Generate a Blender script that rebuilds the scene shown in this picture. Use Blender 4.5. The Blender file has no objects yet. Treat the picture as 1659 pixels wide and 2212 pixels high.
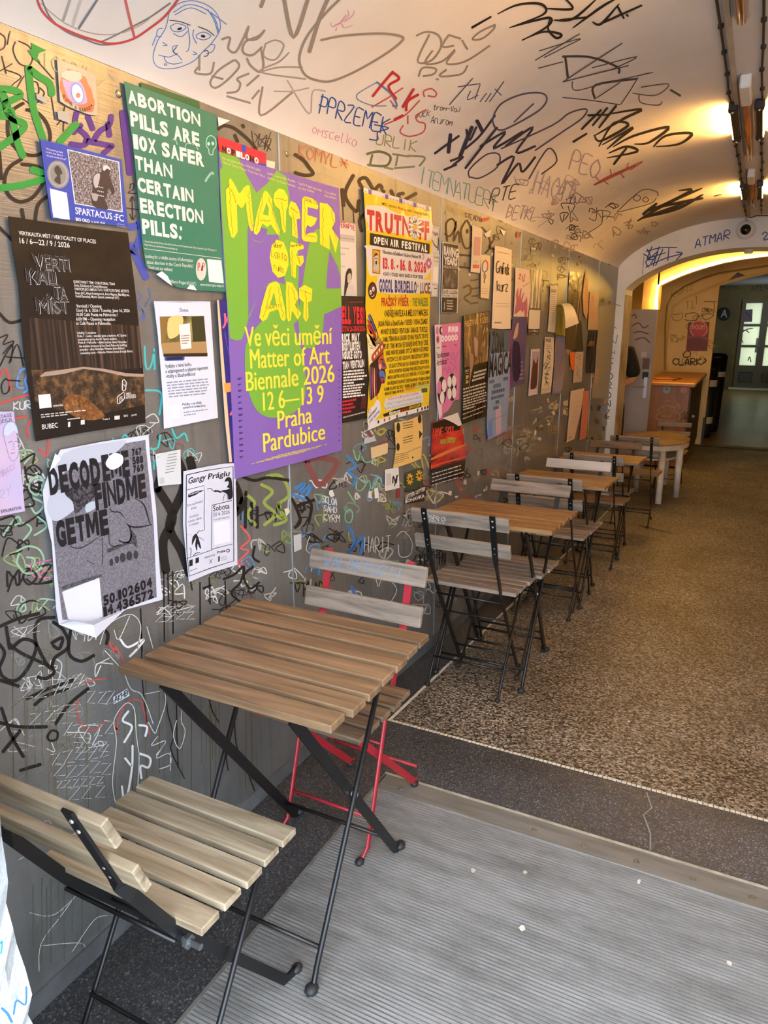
import bpy, bmesh, math, random
from mathutils import Vector, Matrix
from mathutils.geometry import tessellate_polygon
S = bpy.context.scene
COL = S.collection
# ------------------------------------------------------------------ camera
F_PX, IW, IH = 1560.0, 1659.0, 2212.0
CAM = Vector((1.22, 0.0, 1.437))
YAW, PITCH = math.radians(26.75), math.radians(14.588)
cd = bpy.data.cameras.new('camera'); cam = bpy.data.objects.new('camera', cd); COL.objects.link(cam)
cam.location = CAM; cam.rotation_euler = (math.radians(90) - PITCH, 0, YAW)
cd.sensor_fit = 'HORIZONTAL'; cd.sensor_width = 36.0; cd.lens = 36.0 * F_PX / IW; cd.clip_start = 0.02
S.camera = cam
# ------------------------------------------------------------------ sky, exposure
w = bpy.data.worlds.new('world'); S.world = w; w.use_nodes = True
bg = w.node_tree.nodes['Background']; bg.inputs[0].default_value = (0.74, 0.86, 1.0, 1); bg.inputs[1].default_value = 7.2
S.view_settings.view_transform = 'Standard'; S.view_settings.look = 'None'
S.view_settings.exposure = 0.70; S.view_settings.gamma = 1.0; S.view_settings.use_curve_mapping = False
LAMP = 195.0      # ceiling lamp strips
LEDP = 190.0       # led strip of the back room
# ------------------------------------------------------------------ helpers
def lin(h):
    if not isinstance(h, str): return tuple(h)
    h = h.lstrip('#'); o = []
    for i in (0, 2, 4):
        c = int(h[i:i+2], 16) / 255.0
        o.append(c / 12.92 if c <= 0.04045 else ((c + 0.055) / 1.055) ** 2.4)
    return tuple(o)
MATS = {}
def newmat(name):
    m = bpy.data.materials.new(name); m.use_nodes = True
    return m, m.node_tree.nodes, m.node_tree.links, m.node_tree.nodes['Principled BSDF']
def mat(c, rough=0.6, metal=0.0, bump=0.0, bscale=9.0, coat=0.0):
    k = (c if isinstance(c, str) else tuple(c), rough, metal, bump, bscale, coat)
    if k in MATS: return MATS[k]
    m, N, L, b = newmat('m_%d' % len(MATS))
    b.inputs['Base Color'].default_value = (*lin(c), 1); b.inputs['Roughness'].default_value = rough
    b.inputs['Metallic'].default_value = metal
    if coat: b.inputs['Coat Weight'].default_value = coat; b.inputs['Coat Roughness'].default_value = 0.12
    if bump:
        g = N.new('ShaderNodeNewGeometry'); t = N.new('ShaderNodeTexNoise'); t.inputs['Scale'].default_value = bscale; t.inputs['Detail'].default_value = 2
        L.new(g.outputs['Position'], t.inputs['Vector'])
        bp = N.new('ShaderNodeBump'); bp.inputs['Strength'].default_value = 1.0; bp.inputs['Distance'].default_value = bump
        L.new(t.outputs['Fac'], bp.inputs['Height']); L.new(bp.outputs['Normal'], b.inputs['Normal'])
    MATS[k] = m; return m
def ramp(N, stops):
    r = N.new('ShaderNodeValToRGB'); e = r.color_ramp.elements
    while len(e) < len(stops): e.new(0.5)
    for i, (p, c) in enumerate(stops): e[i].position = p; e[i].color = (*lin(c), 1)
    return r
def nmat(stops, scale=(20, 20, 20), detail=6, rough=0.6, metal=0.0, bump=0.0, dist=0.0, coord='pos', kind='noise', coat=0.0, rin=0.6, rnd=0.0):
    """noise (or voronoi) driven colour"""
    m, N, L, b = newmat('n_%d' % len(bpy.data.materials))
    if coord == 'pos': g = N.new('ShaderNodeNewGeometry'); src = g.outputs['Position']
    else: g = N.new('ShaderNodeTexCoord'); src = g.outputs['Object']
    mp = N.new('ShaderNodeMapping'); mp.inputs['Scale'].default_value = scale; L.new(src, mp.inputs['Vector'])
    if rnd:
        oi = N.new('ShaderNodeObjectInfo'); ml = N.new('ShaderNodeVectorMath'); ml.operation = 'SCALE'; ml.inputs[3].default_value = 37.0
        cb = N.new('ShaderNodeCombineXYZ')
        for i in range(3): L.new(oi.outputs['Random'], cb.inputs[i])
        L.new(cb.outputs[0], ml.inputs[0]); L.new(ml.outputs[0], mp.inputs['Location'])
    if kind == 'noise':
        t = N.new('ShaderNodeTexNoise'); t.inputs['Scale'].default_value = 1; t.inputs['Detail'].default_value = detail
        t.inputs['Roughness'].default_value = rin; t.inputs['Distortion'].default_value = dist; out = t.outputs['Fac']
    else:
        t = N.new('ShaderNodeTexVoronoi'); t.inputs['Scale'].default_value = 1; sp = N.new('ShaderNodeSeparateColor'); L.new(t.outputs['Color'], sp.inputs[0]); out = sp.outputs[0]
    L.new(mp.outputs[0], t.inputs['Vector'])
    r = ramp(N, stops); L.new(out, r.inputs[0]); col = r.outputs[0]
    if rnd:
        hs = N.new('ShaderNodeHueSaturation'); ma = N.new('ShaderNodeMapRange'); ma.inputs[3].default_value = 1 - rnd; ma.inputs[4].default_value = 1 + rnd
        L.new(oi.outputs['Random'], ma.inputs[0]); L.new(ma.outputs[0], hs.inputs['Value']); L.new(col, hs.inputs['Color']); col = hs.outputs[0]
    L.new(col, b.inputs['Base Color']); b.inputs['Roughness'].default_value = rough; b.inputs['Metallic'].default_value = metal
    if coat: b.inputs['Coat Weight'].default_value = coat; b.inputs['Coat Roughness'].default_value = 0.15
    if bump:
        bp = N.new('ShaderNodeBump'); bp.inputs['Distance'].default_value = bump; L.new(out, bp.inputs['Height']); L.new(bp.outputs[0], b.inputs['Normal'])
    return m
def emat(c, s):
    m, N, L, b = newmat('e_%d' % len(bpy.data.materials))
    b.inputs['Base Color'].default_value = (*lin(c), 1); b.inputs['Emission Color'].default_value = (*lin(c), 1); b.inputs['Emission Strength'].default_value = s
    return m
def link(name, verts, faces, m, parent=None, smooth=False):
    me = bpy.data.meshes.new(name); me.from_pydata([tuple(v) for v in verts], [], faces); me.update()
    if smooth: me.polygons.foreach_set('use_smooth', [True] * len(me.polygons))
    return ob(name, me, m, parent)
def ob(name, me, m, parent=None):
    if m is not None and not me.materials: me.materials.append(m)
    o = bpy.data.objects.new(name, me); COL.objects.link(o)
    if parent is not None: o.parent = parent
    return o
def tag(o, label, cat, group=None):
    o['label'] = label; o['category'] = cat
    if group: o['group'] = group
    return o
def struct(o): o['kind'] = 'structure'; return o
def thing(name, label, cat, loc=(0, 0, 0), rot=(0, 0, 0), group=None):
    o = bpy.data.objects.new(name, None); COL.objects.link(o); o.empty_display_size = 0.05
    o.location = loc; o.rotation_euler = rot; return tag(o, label, cat, group)
class MB:
    def __init__(s): s.v = []; s.f = []
    def add(s, vs, fs):
        n = len(s.v); s.v += [tuple(v) for v in vs]; s.f += [tuple(i + n for i in f) for f in fs]; return s
    def box(s, lo, hi):
        x0, y0, z0 = lo; x1, y1, z1 = hi
        return s.add([(x0,y0,z0),(x1,y0,z0),(x1,y1,z0),(x0,y1,z0),(x0,y0,z1),(x1,y0,z1),(x1,y1,z1),(x0,y1,z1)],
                     [(0,3,2,1),(4,5,6,7),(0,1,5,4),(1,2,6,5),(2,3,7,6),(3,0,4,7)])
    def bbox(s, lo, hi, b=0.003):      # box with chamfered edges
        bm = bmesh.new(); m = MB().box(lo, hi); vs = [bm.verts.new(v) for v in m.v]
        for f in m.f: bm.faces.new([vs[i] for i in f])
        bmesh.ops.bevel(bm, geom=bm.edges[:], offset=b, segments=1, affect='EDGES')
        bm.verts.index_update(); s.add([v.co for v in bm.verts], [[v.index for v in f.verts] for f in bm.faces]); bm.free(); return s
    def tube(s, pts, r, n=8, cap=True):
        pts = [Vector(p) for p in pts]; rr = r if isinstance(r, (list, tuple)) else [r] * len(pts); rings = []
        for i, p in enumerate(pts):
            d = (pts[min(i+1, len(pts)-1)] - pts[max(i-1, 0)]).normalized()
            a = d.cross(Vector((0, 0, 1)) if abs(d.z) < 0.9 else Vector((1, 0, 0))).normalized(); b = d.cross(a)
            rings.append([p + (a * math.cos(2*math.pi*k/n) + b * math.sin(2*math.pi*k/n)) * rr[i] for k in range(n)])
        vs = [v for r_ in rings for v in r_]; fs = []
        for i in range(len(pts)-1):
            for k in range(n): fs.append((i*n+k, i*n+(k+1)%n, (i+1)*n+(k+1)%n, (i+1)*n+k))
        if cap: fs.append(tuple(range(n-1, -1, -1))); fs.append(tuple((len(pts)-1)*n + k for k in range(n)))
        return s.add(vs, fs)
    def bar(s, pts, wdir, wid, th):    # flat bar swept along pts; wdir: one width direction or one per point
        pts = [Vector(p) for p in pts]; wd = wdir if isinstance(wdir, list) else [wdir] * len(pts); vs = []
        for i, p in enumerate(pts):
            d = (pts[min(i+1, len(pts)-1)] - pts[max(i-1, 0)]).normalized()
            a = Vector(wd[i]); a = (a - d * a.dot(d)).normalized(); b = d.cross(a)
            vs += [p + a*wid/2 + b*th/2, p - a*wid/2 + b*th/2, p - a*wid/2 - b*th/2, p + a*wid/2 - b*th/2]
        fs = [(0, 1, 2, 3), tuple(len(vs)-1-i for i in range(4))]
        for i in range(len(pts)-1):
            for k in range(4): fs.append((i*4+k, (i+1)*4+k, (i+1)*4+(k+1)%4, i*4+(k+1)%4))
        return s.add(vs, fs)
    def ball(s, c, r, n=8, m=5, sc=(1, 1, 1)):
        c = Vector(c); vs = [c + Vector((0, 0, r*sc[2]))]
        for i in range(1, m):
            a = math.pi*i/m
            for k in range(n): t = 2*math.pi*k/n; vs.append(c + Vector((r*sc[0]*math.sin(a)*math.cos(t), r*sc[1]*math.sin(a)*math.sin(t), r*sc[2]*math.cos(a))))
        vs.append(c - Vector((0, 0, r*sc[2]))); fs = []; L_ = len(vs)-1
        for k in range(n):
            fs.append((0, 1+k, 1+(k+1) % n)); fs.append((L_, 1+(m-2)*n+(k+1) % n, 1+(m-2)*n+k))
            for i in range(m-2): fs.append((1+i*n+k, 1+(i+1)*n+k, 1+(i+1)*n+(k+1) % n, 1+i*n+(k+1) % n))
        return s.add(vs, fs)
    def lathe(s, c, prof, n=16, axis='z'):
        c = Vector(c); vs = []; fs = []
        for r, h in prof:
            for k in range(n):
                t = 2*math.pi*k/n; q = (r*math.cos(t), r*math.sin(t), h)
                vs.append(c + Vector(q if axis == 'z' else (q[0], q[2], q[1]) if axis == 'y' else (q[2], q[0], q[1])))
        for i in range(len(prof)-1):
            for k in range(n): fs.append((i*n+k, i*n+(k+1) % n, (i+1)*n+(k+1) % n, (i+1)*n+k))
        fs.append(tuple(range(n))); fs.append(tuple((len(prof)-1)*n+k for k in range(n)))
        return s.add(vs, fs)
    def mesh(s, name):
        me = bpy.data.meshes.new(name); me.from_pydata(s.v, [], s.f); me.update(); return me
    def build(s, name, m, parent=None, smooth=False):
        me = s.mesh(name)
        bm = bmesh.new(); bm.from_mesh(me); bmesh.ops.recalc_face_normals(bm, faces=bm.faces); bm.to_mesh(me); bm.free()
        if smooth: me.polygons.foreach_set('use_smooth', [True] * len(me.polygons))
        return ob(name, me, m, parent)
def copy_tree(o, parent=None):
    c = o.copy(); COL.objects.link(c); c.parent = parent
    for ch in list(o.children): copy_tree(ch, c)
    return c
# ------------------------------------------------------------------ photo pixel -> point of a real surface
_fw = Vector((-math.sin(YAW), math.cos(YAW), 0)); _rt = Vector((math.cos(YAW), math.sin(YAW), 0)); _up = Vector((0, 0, 1))
_F = _fw*math.cos(PITCH) - _up*math.sin(PITCH); _U = _fw*math.sin(PITCH) + _up*math.cos(PITCH)
def ray(p): return _F + _rt*((p[0]-IW/2)/F_PX) - _U*((p[1]-IH/2)/F_PX)
def on_x(p, x=0.0):
    d = ray(p); return CAM + d*((x-CAM.x)/d.x)
def on_y(p, y):
    d = ray(p); return CAM + d*((y-CAM.y)/d.y)
def on_z(p, z=0.0):
    d = ray(p); return CAM + d*((z-CAM.z)/d.z)
def fz(y):     # the passage floor ramps gently down behind the entrance
    if y < 2.1: return 0.0
    if y < 5.5: return -0.062*(y-2.1)
    if y < 7.3: return -0.2108 - 0.035*(y-5.5)
    return -0.2738
XC, ZS, RISE, YA, YE = 1.04, 1.937, 0.373, 0.45, 7.216
def vz(x):
    t = min(1.0, abs(x-XC)/XC); return ZS + RISE*(1-t**2.2)**0.76
def on_vault(p, off=0.0):
    d = ray(p); a, b = 0.3, 30.0
    def out(t):
        q = CAM + d*t; return (q.x < 0) or (q.x > 2*XC) or q.z > vz(q.x) - off
    # march to the first crossing
    t = 0.3
    while t < 30 and not out(t): t += 0.15
    a, b = t-0.15, t
    for _ in range(28):
        m_ = (a+b)/2
        if out(m_): b = m_
        else: a = m_
    q = CAM + d*a; q.x = max(q.x, 0.004); return q
# ================================================================== the setting
# brushed steel sheet, dirty and scratched
def steel():
    m, N, L, b = newmat('steel')
    g = N.new('ShaderNodeNewGeometry')
    mp = N.new('ShaderNodeMapping'); mp.inputs['Scale'].default_value = (1, 3, 2.2); L.new(g.outputs['Position'], mp.inputs[0])
    t = N.new('ShaderNodeTexNoise'); t.inputs['Scale'].default_value = 1.6; t.inputs['Detail'].default_value = 8; t.inputs['Roughness'].default_value = 0.68; L.new(mp.outputs[0], t.inputs[0])
    r = ramp(N, [(0.25, '767675'), (0.5, '8d8d8c'), (0.75, '9b9b9a')]); L.new(t.outputs['Fac'], r.inputs[0])
    # vertical drips of dirt
    mp2 = N.new('ShaderNodeMapping'); mp2.inputs['Scale'].default_value = (1, 26, .8); L.new(g.outputs['Position'], mp2.inputs[0])
    t2 = N.new('ShaderNodeTexNoise'); t2.inputs['Scale'].default_value = 1.0; t2.inputs['Detail'].default_value = 5; L.new(mp2.outputs[0], t2.inputs[0])
    r2 = ramp(N, [(0.54, 'ffffff'), (0.68, 'a59c88')]); L.new(t2.outputs['Fac'], r2.inputs[0])
    mx = N.new('ShaderNodeMixRGB'); mx.blend_type = 'MULTIPLY'; mx.inputs[0].default_value = 0.3; L.new(r.outputs[0], mx.inputs[1]); L.new(r2.outputs[0], mx.inputs[2])
    L.new(mx.outputs[0], b.inputs['Base Color']); b.inputs['Metallic'].default_value = 0.62
    rr = N.new('ShaderNodeMapRange'); rr.inputs[3].default_value = 0.24; rr.inputs[4].default_value = 0.46; L.new(t.outputs['Fac'], rr.inputs[0]); L.new(rr.outputs[0], b.inputs['Roughness'])
    w_ = N.new('ShaderNodeTexNoise'); w_.inputs['Scale'].default_value = 1.0; w_.inputs['Detail'].default_value = 3
    mp3 = N.new('ShaderNodeMapping'); mp3.inputs['Scale'].default_value = (1, 5, 420); L.new(g.outputs['Position'], mp3.inputs[0]); L.new(mp3.outputs[0], w_.inputs[0])
    bp = N.new('ShaderNodeBump'); bp.inputs['Distance'].default_value = 0.0005; L.new(w_.outputs['Fac'], bp.inputs['Height']); L.new(bp.outputs[0], b.inputs['Normal'])
    return m
M_STEEL = steel()
M_PLASTER = nmat([(0.3, 'd3cac2'), (0.7, 'e2dad3')], (2.2, 2.2, 2.2), 5, 0.75, bump=0.004)
M_WHITE = nmat([(0.3, 'd5d6d4'), (0.7, 'e8e8e6')], (3, 3, 3), 5, 0.7, bump=0.003)
M_JAMB = nmat([(0.2, '8d9194'), (0.5, 'abb0b3'), (0.8, 'bcc1c4')], (9, 9, 9), 8, 0.8, bump=0.02)
M_CREAM = nmat([(0.3, 'd9b877'), (0.7, 'e8cf97')], (2, 2, 2), 5, 0.7, bump=0.003)
M_STAIN = nmat([(0.25, '6b5a44'), (0.45, 'a08c6d'), (0.6, 'b9ab95'), (0.8, '8d8676')], (3, 3, 3), 9, 0.7)
def speckle(name, stops, sc, base_rough=0.42):
    m, N, L, b = newmat(name)
    g = N.new('ShaderNodeNewGeometry'); t = N.new('ShaderNodeTexVoronoi'); t.inputs['Scale'].default_value = sc; L.new(g.outputs['Position'], t.inputs['Vector'])
    sp = N.new('ShaderNodeSeparateColor'); L.new(t.outputs['Color'], sp.inputs[0]); r = ramp(N, stops); L.new(sp.outputs[0], r.inputs[0])
    n = N.new('ShaderNodeTexNoise'); n.inputs['Scale'].default_value = 2.3; n.inputs['Detail'].default_value = 6; L.new(g.outputs['Position'], n.inputs[0])
    r2 = ramp(N, [(0.3, 'b9b4ac'), (0.7, 'ffffff')]); L.new(n.outputs['Fac'], r2.inputs[0])
    mx = N.new('ShaderNodeMixRGB'); mx.blend_type = 'MULTIPLY'; mx.inputs[0].default_value = 1; L.new(r.outputs[0], mx.inputs[1]); L.new(r2.outputs[0], mx.inputs[2])
    L.new(mx.outputs[0], b.inputs['Base Color']); b.inputs['Roughness'].default_value = base_rough; return m
M_TERR = speckle('terrazzo', [(0.0, '1f1b18'), (0.25, '4f463d'), (0.5, '7a6e61'), (0.75, '958a7b'), (0.95, 'b8aea0')], 140, 0.5)
M_DARK = speckle('dark_terrazzo', [(0.0, '323337'), (0.45, '434448'), (0.8, '56575b'), (0.95, '707173'), (1.0, '96969a')], 300, 0.45)
# --- floor
def sheet(name, x0, x1, ys, m, dz=0.0, parent=None):
    b = MB()
    for i in range(len(ys)-1):
        a, c = ys[i], ys[i+1]
        b.add([(x0, a, fz(a)+dz), (x1, a, fz(a)+dz), (x1, c, fz(c)+dz), (x0, c, fz(c)+dz)], [(0, 1, 2, 3)])
    b2 = MB(); b2.v, b2.f = b.v, b.f
    return ob(name, b2.mesh(name), m, parent)
def steps(a, b, n): return [a + (b-a)*i/n for i in range(n+1)]
XM, YM = 0.143, 2.182            # inner corner of the white mosaic line
floor = struct(sheet('floor', XM, 2.08, [YM] + steps(2.3, 7.4, 24) + [11.6], M_TERR))
floor['label'] = 'brown speckled terrazzo floor of the passage'
fd = struct(sheet('floor_border', -0.02, XM, [0.3] + steps(2.1, 7.3, 12), M_DARK))
sheet('border_band', XM, 0.285, [0.3, 1.873, 2.1, YM], M_DARK, 0, fd)
sheet('border_band', 0.285, 2.08, [1.873, 2.1, YM], M_DARK, 0, fd)
fu = struct(sheet('floor_base', -3, 5, [-12, 2.1, 5.5, 7.3, 23], nmat([(0.3, '4a4a4a'), (0.7, '66645f')], (3, 3, 3), 6, 0.7), -0.012))
# white mosaic tiles, one by one along the cross line and the first metres of the wall line
M_TILE = nmat([(0.3, 'bdb6a4'), (0.7, 'd3ccba')], (60, 60, 60), 2, 0.5, rnd=0.10)
tm = MB().bbox((-0.0066, -0.0066, -0.004), (0.0066, 0.0066, 0.0012), 0.001).mesh('mosaic_tile'); tm.materials.append(M_TILE)
rnd = random.Random(3)
def tile(x, y):
    o = bpy.data.objects.new('mosaic_tile', tm); COL.objects.link(o); o.parent = floor
    o.location = (x, y, fz(y)); o.rotation_euler = (0, 0, rnd.uniform(-.05, .05)); return o
x = XM
while x < 2.07: tile(x + rnd.uniform(-.0006, .0006), YM + rnd.uniform(-.0006, .0006)); x += 0.0152
y = YM + 0.0152
for i in range(165): tile(XM + rnd.uniform(-.0006, .0006), y); y += 0.0152
b = MB()
while y < 7.2: b.box((XM-.0066, y-.0066, fz(y)-.003), (XM+.0066, y+.0066, fz(y)+.0012)); y += 0.0152
o = b.build('mosaic_tiles', M_TILE, floor); o['kind'] = 'stuff'
# crack in the dark band
# ribbed entrance slab
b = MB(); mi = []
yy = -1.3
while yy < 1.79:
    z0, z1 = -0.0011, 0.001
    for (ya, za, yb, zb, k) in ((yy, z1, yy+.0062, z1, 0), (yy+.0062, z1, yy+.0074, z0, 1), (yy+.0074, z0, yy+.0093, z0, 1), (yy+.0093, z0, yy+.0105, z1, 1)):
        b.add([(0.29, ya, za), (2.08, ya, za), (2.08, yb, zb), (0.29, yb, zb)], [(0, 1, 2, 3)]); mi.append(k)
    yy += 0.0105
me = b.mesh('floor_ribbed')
me.materials.append(nmat([(0.3, '4f4c48'), (0.43, '716f6b'), (0.56, '8a8886'), (0.72, '9c9b99')], (3.5, 13, 5), 10, 0.7, bump=0.002, rin=.72))
me.materials.append(nmat([(0.3, '5a5753'), (0.7, '777571')], (5, 5, 5), 6, 0.8))  # groove faces: shade painted as darker grey, grooves too shallow to darken themselves
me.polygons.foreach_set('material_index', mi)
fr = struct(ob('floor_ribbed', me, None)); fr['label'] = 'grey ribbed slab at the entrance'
M_BAR = nmat([(0.3, '59564f'), (0.7, '7c7973')], (4, 30, 4), 6, 0.55)
MB().bbox((0.285, 1.783, -0.004), (2.08, 1.866, 0.003), 0.002).build('edge_bar', M_BAR, fr)
MB().box((0.281, 1.866, -0.004), (2.08, 1.876, 0.003)).build('edge_strip', nmat([(0.3, '8d8878'), (0.7, 'b5b0a0')], (20, 20, 20), 4, 0.5), fr)
MB().box((0.281, -1.3, -0.004), (0.290, 1.866, 0.003)).build('edge_strip', M_BAR, fr)
sm = MB().lathe((0, 0, 0), [(0.0085, 0), (0.0085, .0015), (0.006, .0025), (0.003, .0015)], 12).mesh('screw'); sm.materials.append(mat('8a8780', .4, .8))
for p in [(862, 1706), (1150, 1803), (1258, 1837), (1372, 1874), (1495, 1912), (1625, 1953)]:
    q = on_z(p, 0.003); o = ob('screw', sm, None, fr); o.location = (q.x, 1.815, 0.003)
# paper scraps and gum on the floor
# --- left wall: steel sheets on a backing
wall = struct(MB().box((-0.32, 0.30, -0.4), (-0.006, YE, ZS + 0.02)).build('wall_left', mat('5a5752', .8)))
seams = [0.45, 0.645, 1.785, 2.944, 4.09, 5.232, 6.32, YE]
for a, c in zip(seams, seams[1:]):
    MB().bbox((-0.006, a+.0015, fz(c)-.05), (0.0, c-.0015, ZS), 0.0008).build('steel_sheet', M_STEEL, wall)
for s_ in seams[1:-1]:
    MB().bbox((-0.001, s_-.0028, fz(s_)+.004), (0.0028, s_+.0028, ZS-.002), 0.0008).build('seam_strip', mat('a9b0b4', .35, .8), wall)
scm = MB().lathe((0, 0, 0), [(0.0075, 0), (0.0075, .0015), (0.005, .003), (0.002, .0035)], 12, 'x').mesh('screw'); scm.materials.append(mat('9c978a', .3, .9))
for p in [(256, 203), (620, 333), (829, 409), (962, 459), (1104, 690)]:
    q = on_x(p, 0); o = ob('screw', scm, None, wall); o.location = (0, q.y, q.z)
# skirting of the dark floor band against the wall
b = MB()
for a, c in zip([0.45]+steps(2.1, 7.2, 10), steps(2.1, 7.2, 10)):
    for z0, z1 in ((-.02, .055),): b.add([(0.0008, a, fz(a)+z0), (0.0008, c, fz(c)+z0), (0.006, c, fz(c)+z1), (0.006, a, fz(a)+z1), (0.0, a, fz(a)+z1), (0.0, c, fz(c)+z1)], [(0, 1, 2, 3), (3, 2, 5, 4)])
struct(b.build('baseboard_left', nmat([(0.3, '4a4b4d'), (0.7, '68696a')], (4, 8, 8), 6, .6)))
Y2_ = 11.52
# --- right wall, never in view, closes the passage
struct(MB().box((2.08, 0.45, -0.4), (2.35, 7.65, ZS+.05)).box((2.35, 7.6, -.4), (2.6, Y2_, 3.5)).build('wall_right', M_PLASTER))
# --- vaulted ceiling
nx = 44; xs = [XC - XC*math.cos(math.pi*i/nx) for i in range(nx+1)]
ysv = steps(YA, YE, 10); vs = []; fs = []
for y_ in ysv: vs += [(x_, y_, vz(x_)) for x_ in xs]
for j in range(len(ysv)-1):
    for i in range(nx): fs.append((j*(nx+1)+i, (j+1)*(nx+1)+i, (j+1)*(nx+1)+i+1, j*(nx+1)+i+1))
ceil = struct(link('ceiling', vs, fs, M_PLASTER, None, True)); ceil['label'] = 'white plaster barrel vault covered with marker tags'
struct(MB().box((-0.4, YA, 2.42), (2.5, 23, 2.9)).build('ceiling_mass', mat('8a8580', .9)))
# --- entrance: rough jamb at the left, plain jamb and lintel out of view
bm = bmesh.new(); m_ = MB().box((-0.45, 0.16, -0.05), (0.51, 0.45, 2.9)); vv = [bm.verts.new(v) for v in m_.v]
for f in m_.f: bm.faces.new([vv[i] for i in f])
bmesh.ops.subdivide_edges(bm, edges=[e for e in bm.edges if abs((e.verts[0].co-e.verts[1].co).z) > 1], cuts=90, use_grid_fill=True)
bmesh.ops.subdivide_edges(bm, edges=[e for e in bm.edges if abs((e.verts[0].co-e.verts[1].co).y) > .2], cuts=8, use_grid_fill=True)
r5 = random.Random(5)
for v in bm.verts:
    if v.co.x > 0.4:
        e = abs(v.co.y-0.45) < 1e-4
        v.co.x += r5.uniform(-.012, .004) + .006*math.sin(v.co.z*23) - (.012 if e else 0)
        if e: v.co.y -= r5.uniform(0, .010)
me = bpy.data.meshes.new('wall_entry'); bm.to_mesh(me); bm.free()
wj = struct(ob('wall_entry', me, M_JAMB)); wj['label'] = 'rough white plaster jamb of the entrance'
struct(MB().box((1.98, 0.16, -0.05), (2.6, 0.45, 2.9)).build('wall_entry_far_jamb', M_JAMB))
struct(MB().box((0.5, 0.16, 2.30), (1.98, 0.45, 2.9)).build('trim_1', M_JAMB))
# --- end wall with the arched opening
def oz(x):   # intrados of the opening
    t = min(1, abs(x-1.05)/0.975); return 1.745 + 0.325*(1-t**2.1)**0.8
b = MB(); y0, y1 = YE, 7.65
xo = [0.075 + 1.95*(0.5-0.5*math.cos(math.pi*i/36)) for i in range(37)]
b.box((-0.4, y0, -0.4), (0.075, y1, 2.45)); b.box((2.025, y0, -0.4), (2.5, y1, 2.45))
for i in range(36):
    a, c = xo[i], xo[i+1]; za, zc = (oz(a) if i else 1.745), (oz(c) if i < 35 else 1.745)
    b.add([(a, y0, za), (c, y0, zc), (c, y0, 2.45), (a, y0, 2.45), (a, y1, za), (c, y1, zc), (c, y1, 2.45), (a, y1, 2.45)], [(0, 1, 2, 3), (7, 6, 5, 4), (0, 4, 5, 1)])
wend = struct(b.build('wall_end', M_WHITE)); wend['label'] = 'white end wall with a low arched opening'
MB().box((0.070, y0+.004, -0.3), (0.079, y1-.004, 1.70)).build('jamb_lining', M_STAIN, wend)
# --- back room behind the arch
Y2, YF = 11.5, 22.0
xr = on_y((1534, 800), Y2).x
def prof_from(pxs, y): return [on_y(p, y) for p in pxs]
wb = struct(MB().box((-1.6, Y2, -0.3), (xr, Y2+.2, 3.2)).build('wall_back', M_CREAM)); wb['label'] = 'cream back wall scribbled with tags'
MB().box((xr-.02, Y2-.03, -.28), (xr+.012, Y2+.2, 0.12)).build('baseboard_block', mat('4b4741', .7), wb)
head = [(1545, 613), (1575, 604), (1610, 595), (1659, 586)]
hp = [on_y(p, Y2) for p in head]; hx = 1.05
hp += [Vector((2*hx - q.x, q.y, q.z)) for q in reversed(hp)]
hp = sorted(hp, key=lambda q: q.x); b = MB(); hp[0].x = xr
for a, c in zip(hp, hp[1:]):
    b.add([(a.x, Y2, a.z), (c.x, Y2, c.z), (c.x, Y2, 3.3), (a.x, Y2, 3.3), (a.x, Y2+.2, a.z), (c.x, Y2+.2, c.z)], [(0, 1, 2, 3), (0, 4, 5, 1)])
b.build('arch_header', M_CREAM, wb)
mold = [(1441, 830), (1443, 740), (1447, 690), (1455, 664), (1480, 645), (1515, 630), (1552, 615), (1600, 601), (1659, 588)]
MB().tube([on_y(p, Y2) + Vector((0, -.01, 0)) for p in mold], 0.022, 6).build('arch_moulding', M_CREAM, wb)
struct(MB().box((-1.75, 7.65, -0.3), (-1.6, 11.7, 3.2)).box((-1.75, 7.5, -.3), (-.4, 7.65, 3.2)).box((-.4, 7.5, 2.45), (2.6, 7.65, 3.2)).build('wall_back_left', M_CREAM))
# vault of the back room
def v2(x): t = min(1, abs(x-1.05)/2.6); return 1.75 + 1.0*(1-t**2.0)**0.7
xs2 = [-1.6 + 5.2*i/40 for i in range(41)]; vs = []; fs = []
for y_ in (7.65, 9.5, 11.5): vs += [(x_, y_, v2(x_)) for x_ in xs2]
for j in range(2):
    for i in range(40): fs.append((j*41+i, (j+1)*41+i, (j+1)*41+i+1, j*41+i+1))
struct(link('ceiling_back', vs, fs, M_CREAM, None, True))
# arch rib carrying the light strip
YR = 9.2
rib = [(1419, 668), (1419, 640), (1420, 617), (1445, 605), (1470, 594), (1500, 583), (1530, 574), (1560, 566), (1600, 558), (1659, 551)]
rp = [on_y(p, YR) for p in rib]; b = MB(); bt = MB()
for a, c in zip(rp[2:], rp[3:]):
    b.add([(a.x, YR, a.z), (c.x, YR, c.z), (c.x, YR, 3), (a.x, YR, 3), (a.x, YR+.3, a.z+.0), (c.x, YR+.3, c.z)], [(0, 1, 2, 3), (0, 4, 5, 1)])
aribs = struct(b.build('trim_2', M_CREAM)); aribs['label'] = 'cream arch rib of the back room'
q = rp[0]; MB().box((q.x-.17, YR, q.z), (q.x, YR+.3, 3)).build('pilaster', M_CREAM, aribs)
led = thing('light_strip', 'glowing warm light strip along the cream arch of the back room', 'light strip', rp[2])
def local(o, pts): return [Vector(p) - o.location for p in pts]
MB().tube(local(led, [p + Vector((0.004, -.012, -.004)) for p in rp]), 0.007, 6).build('led_tube', emat('ffc35a', LEDP), led)
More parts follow.
